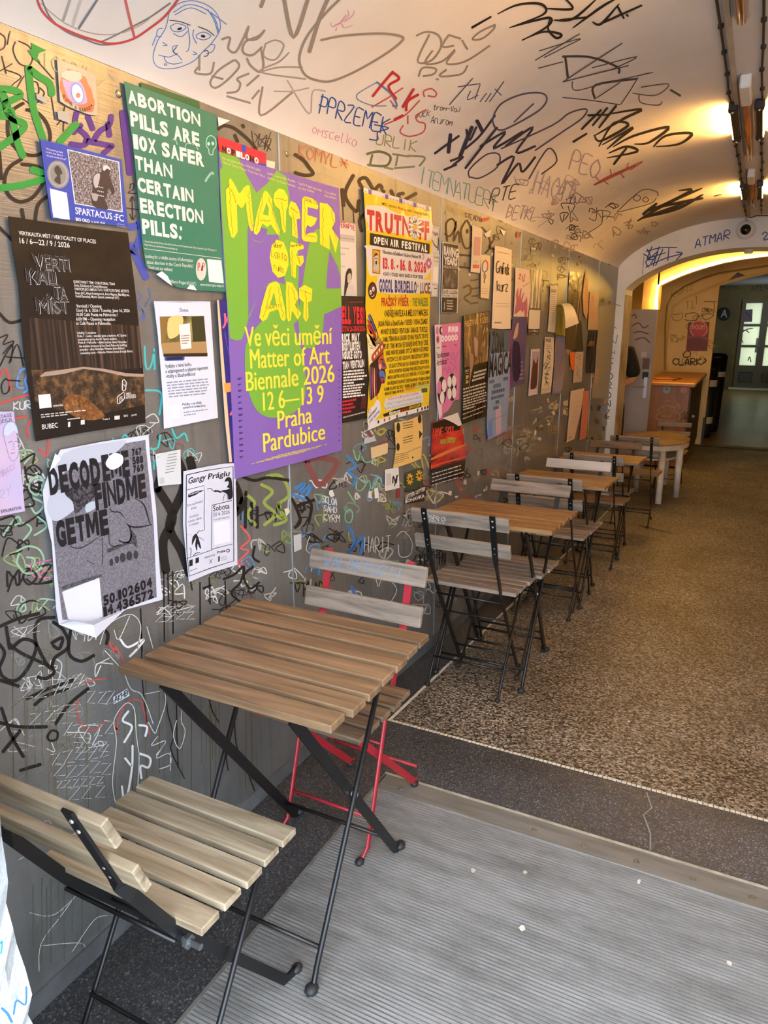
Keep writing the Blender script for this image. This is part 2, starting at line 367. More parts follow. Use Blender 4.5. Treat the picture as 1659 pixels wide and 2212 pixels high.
MB().bar(local(led, [p + Vector((0.004, 0.002, -.002)) for p in rp]), (0, 1, 0), 0.03, 0.004).build('backing_channel', mat('c9b486', .5), led)
# cable along the far arch
cb = [(1436, 800), (1437, 700), (1441, 660), (1452, 638), (1480, 618), (1520, 600), (1552, 590), (1600, 583), (1659, 574)]
tag(MB().tube([on_y(p, Y2-.25) for p in cb], 0.012, 5).build('wall_cable', mat('8a7442', .6)), 'thin cable clipped around the cream arch', 'cable')
# long dark passage behind
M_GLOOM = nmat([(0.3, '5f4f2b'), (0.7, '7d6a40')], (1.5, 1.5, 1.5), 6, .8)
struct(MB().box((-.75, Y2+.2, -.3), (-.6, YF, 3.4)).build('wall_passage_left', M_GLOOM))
struct(MB().box((2.5, Y2, -.3), (2.7, 19.3, 3.4)).box((2.5, 20.7, -.3), (2.7, YF, 3.4)).box((2.5, 19.3, -.3), (2.7, 20.7, 1.3)).box((2.5, 19.3, 2.2), (2.7, 20.7, 3.4)).build('wall_passage_right', M_GLOOM))  # unseen window opening added in this wall to let sky light into the passage
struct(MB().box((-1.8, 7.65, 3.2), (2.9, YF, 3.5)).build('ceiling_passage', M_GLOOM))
struct(sheet('floor_passage', -1.6, 2.5, [7.4, 11.58], M_TERR, -.006))
struct(sheet('floor_passage_far', -1.6, 2.5, [11.6, YF+.3], nmat([(0.3, '7a5f2c'), (0.7, '9a7c40')], (2, 1, 2), 6, .35)))
sheet('threshold', -1.6, 2.5, [11.27, 11.36], mat('3a3630', .6), .003, floor)
# end wall of the far passage with the double door
d = lambda px, py: on_y((px, py), YF)
L0 = d(1582, 840); dx0 = L0.x; pt = d(1659, 640); leafw = d(1642, 760).x - dx0
top = d(1600, 648).z
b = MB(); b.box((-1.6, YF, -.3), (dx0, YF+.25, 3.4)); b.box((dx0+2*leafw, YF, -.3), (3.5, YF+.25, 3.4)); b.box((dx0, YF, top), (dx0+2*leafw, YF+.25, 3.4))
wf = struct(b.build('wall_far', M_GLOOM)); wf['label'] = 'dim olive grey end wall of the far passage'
M_DOOR = mat('6b6148', .55); M_PANE = None
pm, N_, L_, b_ = newmat('pane'); b_.inputs['Base Color'].default_value = (*lin('dfe6c2'), 1); b_.inputs['Roughness'].default_value = .6
tr = N_.new('ShaderNodeBsdfTranslucent'); tr.inputs[0].default_value = (.44, .44, .34, 1)
mxs = N_.new('ShaderNodeMixShader'); mxs.inputs[0].default_value = 0.75; L_.new(b_.outputs[0], mxs.inputs[1]); L_.new(tr.outputs[0], mxs.inputs[2]); L_.new(mxs.outputs[0], N_['Material Output'].inputs[0])
rows = [(655, 700), (705, 745), (750, 789)]
for k in range(2):
    dr = bpy.data.objects.new('door_%d' % (k+1), None); COL.objects.link(dr); dr.location = (dx0 + k*leafw, YF, fz(YF)); struct(dr)
    dr['label'] = ['left', 'right'][k] + ' leaf of the glazed double door at the far end'
    zs = [(d(1600, b2).z - fz(YF), d(1600, a2).z - fz(YF)) for a2, b2 in rows]; H = top - fz(YF)
    x0, x1 = leafw*.16, leafw*.86
    fb = MB(); fb.box((0.0, -.03, 0), (x0, .03, H)); fb.box((x1, -.03, 0), (leafw, .03, H)); fb.box((x0, -.03, 0), (x1, .03, zs[2][0])); fb.box((x0, -.03, zs[0][1]), (x1, .03, H))
    fb.box((x0, -.03, zs[2][1]), (x1, .03, zs[1][0])); fb.box((x0, -.03, zs[1][1]), (x1, .03, zs[0][0])); fb.build('door_frame', M_DOOR, dr)
    for z0, z1 in zs: MB().box((x0, -.006, z0), (x1, .006, z1)).build('pane', pm, dr)
    MB().bbox((x0+.03, -.045, .2), (x1-.03, -.03, zs[2][0]-.18), .02).build('lower_panel', mat('4f4e40', .5), dr)
    if k == 0:
        MB().tube([(leafw-.1, -.04, 1.15), (leafw-.1, -.10, 1.15), (leafw-.02, -.10, 1.15)], .018, 6).build('door_handle', mat('b8b8b0', .3, .9), dr)
        MB().bbox((leafw-.13, -.045, .98), (leafw-.07, -.03, 1.35), .004).build('lock_plate', mat('8a8a80', .4, .8), dr)
MB().box((dx0-.1, YF-.12, fz(YF)), (dx0+2*leafw+.1, YF-.03, fz(YF)+.05)).build('door_sill', mat('d8d6b8', .4), wf)
# ================================================================== furniture
def wood(stops, sc, rough, rnd_, bump=.0012): return nmat(stops, sc, 7, rough, bump=bump, dist=0.6, coord='obj', rnd=rnd_)
M_WT = wood([(0.28, '5a4430'), (0.5, '7d6146'), (0.72, '98795a')], (3.0, 38, 38), .45, .10, .0006)
M_WT2 = wood([(0.28, '5f4227'), (0.5, '83603a'), (0.72, '9c7849')], (3.0, 38, 38), .42, .10, .0006)
M_WA = wood([(0.27, '5a4c3a'), (0.42, '85745c'), (0.58, 'a4937a'), (0.78, 'bbac95')], (3.0, 34, 34), .55, .10)
M_WG = wood([(0.25, '51473d'), (0.48, '857567'), (0.7, 'a08f7e'), (0.86, 'b3a391')], (4.5, 46, 46), .7, .12)
M_WD = wood([(0.25, '43362a'), (0.5, '6f5a46'), (0.8, '8c745c')], (4.5, 46, 46), .7, .12)
M_BLK = mat('0e0e10', .42); M_RED = mat('a3232f', .42); M_RUB = mat('1d1f21', .6)
M_RIV = mat('c9c9c6', .3, .7)
def rotated(root, x, y, face=1, rz=0.0, z=None):
    s = math.atan(-(fz(y-.1)-fz(y+.1))/.2) if z is None else 0
    root.location = (x, y, fz(y) if z is None else z)
    root.rotation_euler = (Matrix.Rotation(s, 3, 'X') @ Matrix.Rotation((0 if face > 0 else math.pi) + rz, 3, 'Z')).to_euler()
slat_cache = {}
def slat(lx, ly, lz, m):
    k = (lx, ly, lz, m.name)
    if k not in slat_cache: me = MB().bbox((-lx/2, -ly/2, -lz/2), (lx/2, ly/2, lz/2), .0022).mesh('slat'); me.materials.append(m); slat_cache[k] = me
    return slat_cache[k]
rw = random.Random(11)
def chair(label, wd_seat, wd_back, frame, post, leg, group, bolt=False, ball_post=False):
    """folding chair facing +y, seat centre above the origin. post: (top_y, foot_y), leg: (top_y, foot_y)"""
    t = thing('folding_chair', label, 'chair', group=group)
    ty, fy = post; SW, SD = 0.39, 0.285
    for i in range(5):
        o = ob('seat_slat', slat(SW, .047, .016, wd_seat), None, t); o.location = (rw.uniform(-.004, .004), -SD/2 + .0235 + i*(SD-.047)/4, .447)
    tw = ty + (-.142-ty)*0.42; bend = -.14
    P = [(ty, .785), (ty+(tw-ty)*.85, .622), (tw, .60), (tw+(bend-tw)*.2, .565), (bend, .425), (bend+.03, .385), (fy-.03, .022), (fy+.012, .010)]
    for s in (-1, 1):
        xx = s*.135
        wd = [(1, 0, 0), (1, 0, 0), (.6, .7, .2), (0, 1, .3), (0, 1, .3), (0, 1, .3), (0, 1, .3), (0, 1, .3)]
        if ball_post:
            pt_ = MB().bar([(xx, a, c) for a, c in P[:5]], wd[:5], .022, .005).build('back_post', frame, t)
            po = MB().tube([(xx, a, c) for a, c in P[4:7]] + [(xx, fy+.012, .012)], .0062, 8).build('back_leg', frame, t, True)
        else:
            pt_ = po = MB().bar([(xx, a, c) for a, c in P], wd, .022, .005).build('back_post', frame, t)
        MB().ball((xx, fy+.016, .010), .013, 8, 5, (1, 1.25, .8)).build('rubber_foot', M_RUB, po, True)
        ly0, ly1 = leg; lx = s*(.118 if ball_post else .152)
        if ball_post: lo_ = MB().bar([(lx, ly0, .435), (lx, ly1-.01, .02), (lx, ly1-.03, .010)], (0, 1, .3), .022, .005).build('leg', frame, t)
        else: lo_ = MB().tube([(lx, ly0, .437), (lx, ly1+.012, .05), (lx, ly1, .02), (lx, ly1-.012, .012)], .0058, 8).build('leg', frame, t, True)
        MB().ball((lx, ly1-.014, .010), .013, 8, 5, (1, 1.25, .8)).build('rubber_foot', M_RUB, lo_, True)
        MB().box((s*.11-.009, -SD/2+.004, .4345), (s*.11+.009, SD/2-.004, .4388)).build('seat_rail', frame, t)
        for i, zc in enumerate((.765, .742, .655, .632)):
            yc = ty + (tw-ty)*(.785-zc)/(.785-.60)
            MB().ball((xx, yc-.003, zc), .0042, 6, 4, (1, .6, 1)).build('rivet', M_RIV, pt_)
    def at(za, a, c): return a[0] + (c[0]-a[0])*(a[1]-za)/(a[1]-c[1])
    def xb(y, z, w=.135, r=.0048): MB().tube([(-w, y, z), (w, y, z)], r, 6).build('crossbar', frame, t, True)
    xb(bend-.004, .405); xb(at(.10, P[5], P[6]), .10); xb(at(.30, P[5], P[6]), .30, .135, .0035)
    xb(leg[1]+.04*(1 if leg[0] > leg[1] else -1), .115, .15)
    lean = math.atan2(tw-ty, .785-.60)
    for zc in (.752, .643):
        yc = ty + (tw-ty)*(.785-zc)/(.185) + .0105
        o = ob('back_slat', slat(.385, .016, .058, wd_back), None, t); o.location = (0, yc, zc); o.rotation_euler = (lean, 0, 0)
    if bolt:
        bo_ = MB().tube([(.138, bend+.01, .40), (.178, bend+.01, .40)], .006, 8).build('bolt', mat('8f9296', .3, .9), t)
        MB().lathe((.146, bend+.01, .40), [(.013, 0), (.013, .008), (.009, .009)], 6, 'x').build('nut', mat('8f9296', .3, .9), bo_)
    return t
STD = ((-.32, .195), (.10, -.15))
GC = 'folding slat chairs along the wall'
A = chair('weathered pale slat folding chair with black frame in the foreground beside the white jamb', M_WA, M_WA, M_BLK, *STD, GC, bolt=True); rotated(A, .305, .893, 1, 0.0)
R = chair('weathered slat folding chair with red metal frame behind the nearest table', M_WD, M_WG, M_RED, (-.262, .03), (.09, -.325), GC, ball_post=True); rotated(R, .272, 1.515, -1, -.02, 0.0)
B = chair('grey slat folding chair with black frame, its back to the entrance, at the second table', M_WG, M_WG, M_BLK, *STD, GC); rotated(B, .302, 2.69, 1)
for (x_, y_, f_, lab) in [
    (.325, 2.985, -1, 'grey slat folding chair facing the entrance behind the second table'),
    (.335, 3.80, 1, 'dull grey slat folding chair with its back to the entrance at the third table'),
    (.335, 4.02, -1, 'slat folding chair with pale silvery back slats behind the third table'),
    (.355, 4.97, 1, 'worn brownish slat folding chair with its back to the entrance at the fourth table'),
    (.325, 5.44, -1, 'brown slat folding chair facing the entrance behind the fourth table'),
    (.410, 6.43, 1, 'dark slat folding chair drawn up to the white round ended table')]:
    c = copy_tree(B); c['label'] = lab; rotated(c, x_, y_, f_)
    if 'silvery' in lab:
        for ch in c.children:
            if ch.name.startswith('back_slat'): ch.data = slat(.385, .016, .058, wood([(0.3, 'a8a49e'), (0.6, 'c4c0ba')], (4, 40, 40), .5, .05))
    elif 'brown' in lab or 'dark' in lab:
        for ch in c.children:
            if ch.name.startswith('seat_slat'): ch.data = slat(.39, .047, .016, M_WD)
            if ch.name.startswith('back_slat') and 'facing' in lab: ch.data = slat(.385, .016, .058, M_WD)
c = copy_tree(B); c['label'] = 'slat folding chair beyond the white round ended table in front of the cabinet'; rotated(c, .50, 8.33, -1); c.scale = (.9, .9, .84)
# --- slatted tables
def table(label, m):
    t = thing('folding_table', label, 'table', group='folding slat tables along the wall')
    for i in range(7):
        o = ob('table_slat', slat(.55, .0545, .018, m), None, t); o.location = (rw.uniform(-.005, .005), -.235+.0273+i*(.47-.0545)/6, .691)
    for s in (-1, 1):
        bx, rx = s*.168, s*.190
        la = MB().bar([(bx, -.215, .678), (bx, .26, .025), (bx, .285, .012)], (0, 1, .3), .026, .006).build('leg', M_BLK, t)
        lb = MB().tube([(rx, .165, .678), (rx, -.185, .05), (rx, -.197, .02), (rx, -.205, .013)], .0068, 8).build('leg', M_BLK, t, True)
        MB().ball((bx, .292, .012), .0145, 8, 5, (1.1, 1.3, .85)).build('rubber_foot', M_RUB, la, True)
        MB().ball((rx, -.208, .012), .0145, 8, 5, (1.1, 1.3, .85)).build('rubber_foot', M_RUB, lb, True)
        MB().box((s*.20-.01, -.225, .677), (s*.20+.01, .225, .6818)).build('top_rail', M_BLK, t)
        MB().lathe((s*.174, .012, .363), [(.006, 0), (.006, .014*s)], 8, 'x').build('pivot_bolt', M_RIV, la)
    MB().tube([(-.168, .222, .085), (.168, .222, .085)], .0055, 6).build('crossbar', M_BLK, t, True)
    MB().tube([(-.19, -.165, .085), (.19, -.165, .085)], .0055, 6).build('crossbar', M_BLK, t, True)
    return t
T1 = table('brown wooden slat folding table nearest the entrance, beside the red framed chair', M_WT); rotated(T1, .31, 1.28, 1, 0, 0.0)
T2 = table('orange brown slat folding table, second from the entrance', M_WT2); rotated(T2, .322, 2.865, 1)
for y_, x_, lab in [(4.075, .305, 'brown slat folding table, third from the entrance'), (5.32, .31, 'dull brown slat folding table, fourth from the entrance')]:
    c = copy_tree(T2); c['label'] = lab; rotated(c, x_, y_, 1)
# --- white table with a round end and a shelf
yt = 7.95; rt = thing('round_table', 'white painted round ended table with a worn top and lower shelf', 'table', (.375, yt, fz(yt)))
def disc(rx, ry, z0, z1, n=40):
    vs = []; m_ = MB()
    for z in (z0, z1): vs += [(rx*math.cos(2*math.pi*k/n), ry*math.sin(2*math.pi*k/n), z) for k in range(n)]
    return m_.add(vs, [tuple(range(n-1, -1, -1)), tuple(range(n, 2*n))] + [(k, (k+1) % n, n+(k+1) % n, n+k) for k in range(n)])
M_TW = nmat([(0.3, 'b9ac97'), (0.6, 'd9d0bf')], (8, 8, 8), 6, .5)
disc(.335, .50, .500, .551).build('apron', M_TW, rt); disc(.34, .505, .551, .563).build('table_top', nmat([(0.25, '5c4630'), (0.5, '8b6f4c'), (0.75, 'a58a63')], (5, 3, 5), 8, .45), rt)
disc(.27, .42, .395, .412).build('shelf', M_TW, rt)
for (ax, ay, fx, fy_) in [(.13, -.40, .15, -.60), (.275, -.27, .275, -.20), (-.12, -.30, -.13, -.10), (.10, .35, .10, .38)]:
    MB().tube([(ax, ay, .505), (fx, fy_, 0.0)], [.034, .030], 10).build('leg', M_TW, rt, True)
# --- cabinet in the back room
ZC = .765; ca = on_z((1503, 828), ZC); cy = ca.y; cl = on_y((1390, 828), cy).x; H = ZC - fz(cy); cw = ca.x-cl
cab = thing('cabinet', 'brown wooden cabinet with overhanging worktop against the cream wall', 'cabinet', (cl, cy, fz(cy)))
M_CAB = nmat([(0.3, '8a5527'), (0.7, 'ad7338')], (14, 14, 2), 6, .4)
cdp = Y2-cy-.06
MB().bbox((.0, .05, .02), (cw-.06, cdp-.02, H-.05), .004).build('body', M_CAB, cab)
MB().bbox((-.02, 0, H-.05), (cw, cdp, H), .012).build('worktop', nmat([(0.3, 'a3692f'), (0.7, 'c98d48')], (2, 12, 2), 6, .35), cab)
sd = MB().bbox((cw-.062, .12, .1), (cw-.045, cdp-.06, H-.08), .004).build('door', mat('3a2a1c', .4), cab)
MB().ball((cw-.035, .7, H*.55), .02, 8, 5).build('knob', mat('d8d4c8', .3, .5), sd)
M_CH = mat('d9c19a', .9)
def sheetpile(i, dx, dy, rz, c, lab):
    o = MB().bbox((-.12, -.17, 0), (.12, .17, .006), .001).build('paper_sheet', mat(c, .7)); o.location = (cl+dx, cy+dy, ZC+.0005+.0065*i); o.rotation_euler = (0, 0, rz); tag(o, lab, 'paper', 'papers on the cabinet')
sheetpile(0, .15, .35, .3, 'd9844f', 'orange paper sheet lying on the cabinet worktop'); sheetpile(1, .22, .5, -.2, '4a2f1c', 'dark brown paper sheet lying on the cabinet worktop'); sheetpile(2, .16, .45, .6, 'c98a4c', 'tan paper sheet on top of the papers on the cabinet')
# --- grey door leaf standing open
YD = 8.62; a = on_y((1350, 668), YD); c_ = on_y((1421, 668), YD); dl = bpy.data.objects.new('door_3', None); COL.objects.link(dl); struct(dl); dl['label'] = 'open grey door leaf with stickers behind the arch'
dl.location = (a.x-.45, YD, fz(YD)); DW = c_.x-a.x+.45; DH = c_.z - fz(YD)
MB().bbox((0, 0, .01), (DW, .045, DH), .003).build('leaf', nmat([(0.3, '9d938b'), (0.7, 'b0a69e')], (3, 3, 3), 5, .6), dl)
hz = on_y((1393, 840), YD); lx = hz.x - dl.location.x
MB().bbox((lx-.02, -.008, hz.z-fz(YD)-.10), (lx+.022, .0, hz.z-fz(YD)+.13), .003).build('handle_plate', mat('c9c9cc', .3, .6), dl)
MB().tube([(lx, -.0, hz.z-fz(YD)+.03), (lx, -.045, hz.z-fz(YD)+.03), (lx-.12, -.045, hz.z-fz(YD)+.03)], .009, 6).build('handle', mat('c9c9cc', .3, .8), dl)
def dsq(x0, y0, x1, y1, c):
    p, q = on_y((x0, y1), YD), on_y((x1, y0), YD); MB().box((p.x-dl.location.x, -.002, p.z-fz(YD)), (q.x-dl.location.x, 0, q.z-fz(YD)), ).build('sticker', mat(c, .5), dl)
dsq(1387, 804, 1401, 818, '17181a'); dsq(1387, 774, 1404, 797, '6b4a3c'); dsq(1384, 760, 1397, 771, 'c9bca8')
# --- two tall dark bins
def bin_(px0, px1, pytop, y, lab, strips):
    p0, p1 = on_y((px0, 800), y), on_y((px1, 800), y); zt = on_y((px0, pytop), y).z; r = (p1.x-p0.x)/2
    t = thing('waste_bin', lab, 'bin', ((p0.x+p1.x)/2, y+r, fz(y)), group='tall dark bins in the passage'); h = zt-fz(y)
    MB().lathe((0, 0, 0), [(r*.82, 0), (r*.86, .05), (r, h*.93)], 20).build('body', mat('14171f', .45), t, True)
    MB().lathe((0, 0, h*.93), [(r*1.03, 0), (r*1.03, h*.03), (r*.8, h*.06), (r*.3, h*.07)], 20).build('lid', mat('171b24', .4), t, True)
    for (py, hh) in strips:
        z = on_y((px0, py), y).z - fz(y); rr = r*(.86+.14*z/(h*.93))+.004
        n = 10; vs = []
        for k in range(n+1):
            an = math.pi + math.pi*k/n; vs += [(rr*math.cos(an), rr*math.sin(an), z-hh), (rr*math.cos(an), rr*math.sin(an), z+hh)]
        link('paper_band', vs, [(2*k, 2*k+2, 2*k+3, 2*k+1) for k in range(n)], mat('d3c7a6', .7), t)
bin_(1521, 1568, 763, 12.9, 'tall dark bin farther back with a pale band', [(808, .04)]); bin_(1517, 1552, 790, 12.2, 'tall dark bin in front with two pale bands', [(828, .05), (908, .05)])
# ================================================================== lamps on the crown of the vault
M_LB = mat('2a2320', .45); E_L = emat('ffc066', LAMP)
ZR = vz(1.06)
def lamp(x, y, side, lab):
    t = thing('ceiling_lamp', lab, 'lamp', (x, y, vz(x)-.002), group='black side throwing lamps on the vault')
    MB().bbox((-.014, -.27, -.030), (.014, .27, -.006), .003).build('housing', M_LB, t)
    s = side
    MB().box((s*.0145 if s > 0 else -.0165, -.25, -.028), (.0165 if s > 0 else -.0145, .25, -.008)).build('diffuser', E_L, t)
    for e in (-1, 1):
        br_ = MB().bbox((-.018, e*.275-.022, -.034), (.018, e*.275+.022, 0), .003).build('end_bracket', mat('3a322c', .4, .5), t)
        MB().ball((0, e*.275, -.036), .005, 6, 4).build('screw', M_RIV, br_)
for k, yl in enumerate((1.92, 3.83, 5.72)):
    w_ = ['above the entrance tables', 'nearer the entrance', 'nearer the end wall'][k]
    lamp(1.022, yl, -1, 'black lamp throwing warm light to the left, %s' % w_); lamp(1.120, yl, 1, 'black lamp throwing warm light to the right, %s' % w_)
# old amber glass tubes in troughs
gm = nmat([(0.3, '7b431a'), (0.7, 'b06a30')], (30, 3, 30), 3, .15, coat=.6)
for k, (ya, yb) in enumerate(((1.15, 2.60), (3.18, 4.60), (5.02, 6.45))):
    xx = 1.074; t = thing('tube_light', 'unlit amber glass tube light on the vault, %s' % ['at the top edge of the photo', 'between the first two lamps seen', 'last one before the end wall'][k], 'light fixture', (xx, ya, vz(xx)), group='amber tube lights on the vault')
    MB().bbox((-.021, .02, -.012), (.021, yb-ya+.02, 0), .003).build('trough', mat('c4b9a8', .5), t)
    MB().tube([(0, .20, -.030), (0, yb-ya-.03, -.030), (0, yb-ya-.008, -.030)], [.0135, .0135, .007], 10).build('glass_tube', gm, t, True)
    MB().bbox((-.019, 0, -.048), (.019, .26, 0), .005).build('end_cap', mat('ddd6ca', .5), t)
tag(MB().box((1.027, .5, ZR-.016), (1.043, 7.1, ZR-.001)).build('cable_duct', nmat([(0.3, '9c8c76'), (0.7, 'c2b6a3')], (20, 6, 20), 5, .6)), 'narrow beige cable duct running along the crown of the vault', 'duct')
ck = mat('1c1a1a', .5)
for xx, lab in ((1.012, 'black cable clipped along the left side of the crown'), (1.128, 'black cable clipped along the right side of the crown')):
    t = thing('ceiling_cable', lab, 'cable', (xx, .5, vz(xx)), group='black cables along the crown')
    r7 = random.Random(int(xx*1000)); pts = [(r7.uniform(-.004, .004), yy*.24, -.006 - r7.uniform(0, .004)) for yy in range(28)]
    MB().tube(pts, .0042, 6).build('cable', ck, t, True)
    for i in range(1, 27): MB().bbox((pts[i][0]-.008, pts[i][1]-.006, -.013), (pts[i][0]+.008, pts[i][1]+.006, 0), .002).build('clip', ck, t)
tag(MB().tube([(1.012, 7.0, ZR-.01), (1.05, 7.16, ZR-.012), (1.09, 7.05, ZR-.012), (1.3, 7.05, vz(1.3)-.008), (2.0, 7.05, vz(2.0)-.01)], .0042, 6).build('cable_branch', ck), 'black cable turning right across the end of the vault', 'cable')
# dome camera and detector on the end wall
q = on_y((1611, 497), YE); t = thing('dome_camera', 'white round security camera with dark dome above the arch', 'camera', (q.x, YE, q.z))
MB().lathe((0, 0, 0), [(.076, 0), (.076, -.02), (.064, -.04), (.046, -.045)], 24, 'y').build('base', mat('d9d8d4', .4), t, True)
MB().ball((0, -.035, 0), .044, 16, 10, (1, .8, 1)).build('dome', mat('0c0a0a', .08), t, True)
MB().tube([(0, -.03, .07), (.005, -.02, .15)], .012, 8).build('bracket', mat('c4c2bc', .5), t)
q = on_y((1617, 543), YE+.2); MB_ = MB().lathe((q.x, q.y, oz(q.x)), [(.035, 0), (.04, -.02), (.03, -.035)], 16).build('smoke_detector', mat('d6d3cb', .5)); tag(MB_, 'small white detector under the crown of the arch', 'detector')
# ================================================================== person in the doorway behind the jamb
def skinned(name, joints, edges, m, parent=None, sub=2):
    me = bpy.data.meshes.new(name); me.from_pydata([j[0] for j in joints], edges, []); me.update()
    o = bpy.data.objects.new(name, me); COL.objects.link(o)
    if parent: o.parent = parent
    md = o.modifiers.new('skin', 'SKIN'); md.use_smooth_shade = True
    for i, j in enumerate(joints):
        r_ = j[1]; me.skin_vertices[0].data[i].radius = (r_, r_) if not isinstance(r_, tuple) else r_
    me.skin_vertices[0].data[0].use_root = True
    s_ = o.modifiers.new('sub', 'SUBSURF'); s_.levels = sub; s_.render_levels = sub
    me.materials.append(m); return o
py = 8.12; sh = on_y((1357, 742), py)
px_ = sh.x - .15
per = thing('person', 'person in a black short sleeved shirt standing half hidden behind the arch jamb', 'person', (px_, py, fz(py)))
SK = mat('c58f6f', .55)
J = [((0, 0, .95), (.15, .11)), ((0, 0, 1.10), (.135, .10)), ((0, 0, 1.30), (.16, .11)), ((0, 0, 1.44), (.10, .08)), ((0, .0, 1.52), .055), ((0, -.01, 1.60), (.07, .085)), ((0, -.01, 1.70), (.075, .095)), ((0, -.005, 1.76), (.05, .06)),
     ((.17, 0, 1.41), .062), ((.235, .02, 1.14), .045), ((.06, -.17, 1.07), .036), ((-.01, -.21, 1.06), .036),
     ((-.17, 0, 1.41), .062), ((-.235, .02, 1.13), .045), ((-.20, -.16, .98), .036), ((-.19, -.24, .94), .036),
     ((.09, 0, .85), .085), ((.10, 0, .48), .058), ((.10, .02, .10), .042), ((.10, -.13, .04), .038),
     ((-.09, 0, .85), .085), ((-.10, 0, .48), .058), ((-.10, .02, .10), .042), ((-.10, -.13, .04), .038)]
Ed = [(0,1),(1,2),(2,3),(3,4),(4,5),(5,6),(6,7),(2,8),(8,9),(9,10),(10,11),(2,12),(12,13),(13,14),(14,15),(0,16),(16,17),(17,18),(18,19),(0,20),(20,21),(21,22),(22,23)]
for s_, root in ((1, 11), (-1, 15)):
    bx_ = .19*s_; hx_ = -.20 if s_ > 0 else 0; hz_ = .12 if s_ > 0 else 0; hy_ = .03 if s_ > 0 else 0
    for k, (dx, ln) in enumerate(((-.028, .075), (-.010, .085), (.010, .08), (.027, .065))):
        i = len(J); J.append(((bx_+dx+hx_, -.27+hy_, .93+hz_), .0095)); J.append(((bx_+dx*1.1+hx_, -.27-ln*.6+hy_, .915+hz_), .0085)); J.append(((bx_+dx*1.1+hx_, -.27-ln+hy_, .885+hz_), .0075)); Ed += [(root, i), (i, i+1), (i+1, i+2)]
    i = len(J); J.append(((bx_-.045*s_+hx_, -.245+hy_, .925+hz_), .010)); J.append(((bx_-.06*s_+hx_, -.28+hy_, .905+hz_), .009)); Ed += [(root, i), (i, i+1)]
body = skinned('body', J, Ed, SK, per, 2)
SHT = mat('0d0d10', .8)
skinned('shirt', [((0, 0, .93), (.165, .125)), ((0, 0, 1.10), (.155, .12)), ((0, 0, 1.30), (.18, .13)), ((0, 0, 1.455), (.10, .09)), ((.18, 0, 1.415), .085), ((.236, .012, 1.15), .084), ((-.18, 0, 1.415), .082), ((-.232, .012, 1.16), .072)],
        [(0,1),(1,2),(2,3),(2,4),(4,5),(2,6),(6,7)], SHT, per, 2)
skinned('trousers', [((0, 0, .97), (.158, .122)), ((0, 0, .86), (.15, .12)), ((.09, 0, .80), .098), ((.10, 0, .48), .075), ((.10, .02, .09), .066), ((-.09, 0, .80), .098), ((-.10, 0, .48), .075), ((-.10, .02, .09), .066)],
        [(0,1),(1,2),(2,3),(3,4),(1,5),(5,6),(6,7)], mat('111216', .8), per, 2)
hb = MB().ball((0, .008, 1.705), .098, 14, 9, (.92, 1.12, 1.1)); hb.v = [(v[0], v[1], max(v[2], 1.62 + (0.10 if v[1] < -.045 else 0))) for v in hb.v]; hb.build('hair', mat('2a1d14', .7), per, True)
for s_ in (-1, 1):
    MB().ball((s_*.033, -.098, 1.665), .011, 8, 6).build('eye', mat('e8e4de', .3), per, True); MB().ball((s_*.084, .0, 1.655), .022, 8, 6, (.45, .8, 1.3)).build('ear', SK, per, True)
MB().ball((0, -.112, 1.635), .016, 8, 6, (.8, 1.2, 1.3)).build('nose', SK, per, True); MB().ball((0, -.098, 1.60), .02, 8, 6, (1.2, .5, .35)).build('mouth', mat('8f4b45', .5), per, True)
# ================================================================== print: text, shapes and strokes laid on real surfaces
_v = [0.0, 0.0, 1.0]
def V(x, y, s): _v[:] = [x, y, s]
def px(p): return (_v[0] + p[0]*_v[2], _v[1] + p[1]*_v[2])
VPX, VPY = IW/2, IH/2 + F_PX/math.tan(PITCH)
_fc = bpy.data.curves.new('font', 'FONT'); _fc.resolution_u = 2; _fc.fill_mode = 'FRONT'; _fo = bpy.data.objects.new('font', _fc)
def text_mesh(s, bold, res):
    _fc.body = s; _fc.offset = bold; _fc.resolution_u = res
    me = _fo.to_mesh(); vs = [(v.co.x, v.co.y) for v in me.vertices]; fs = [tuple(p.vertices) for p in me.polygons]; _fo.to_mesh_clear(); return vs, fs
def smooth(pts, n=5, closed=False):
    if len(pts) < 3: return list(pts)
    out = []; m = len(pts); rng = range(m if closed else m-1)
    for i in rng:
        P = [pts[(i+k) % m] if closed else pts[max(0, min(m-1, i+k))] for k in (-1, 0, 1, 2)]
        for j in range(n):
            t = j/n; out.append(tuple(0.5*((2*P[1][k]) + (-P[0][k]+P[2][k])*t + (2*P[0][k]-5*P[1][k]+4*P[2][k]-P[3][k])*t*t + (-P[0][k]+3*P[1][k]-3*P[2][k]+P[3][k])*t**3) for k in (0, 1)))
    if not closed: out.append(tuple(pts[-1]))
    return out
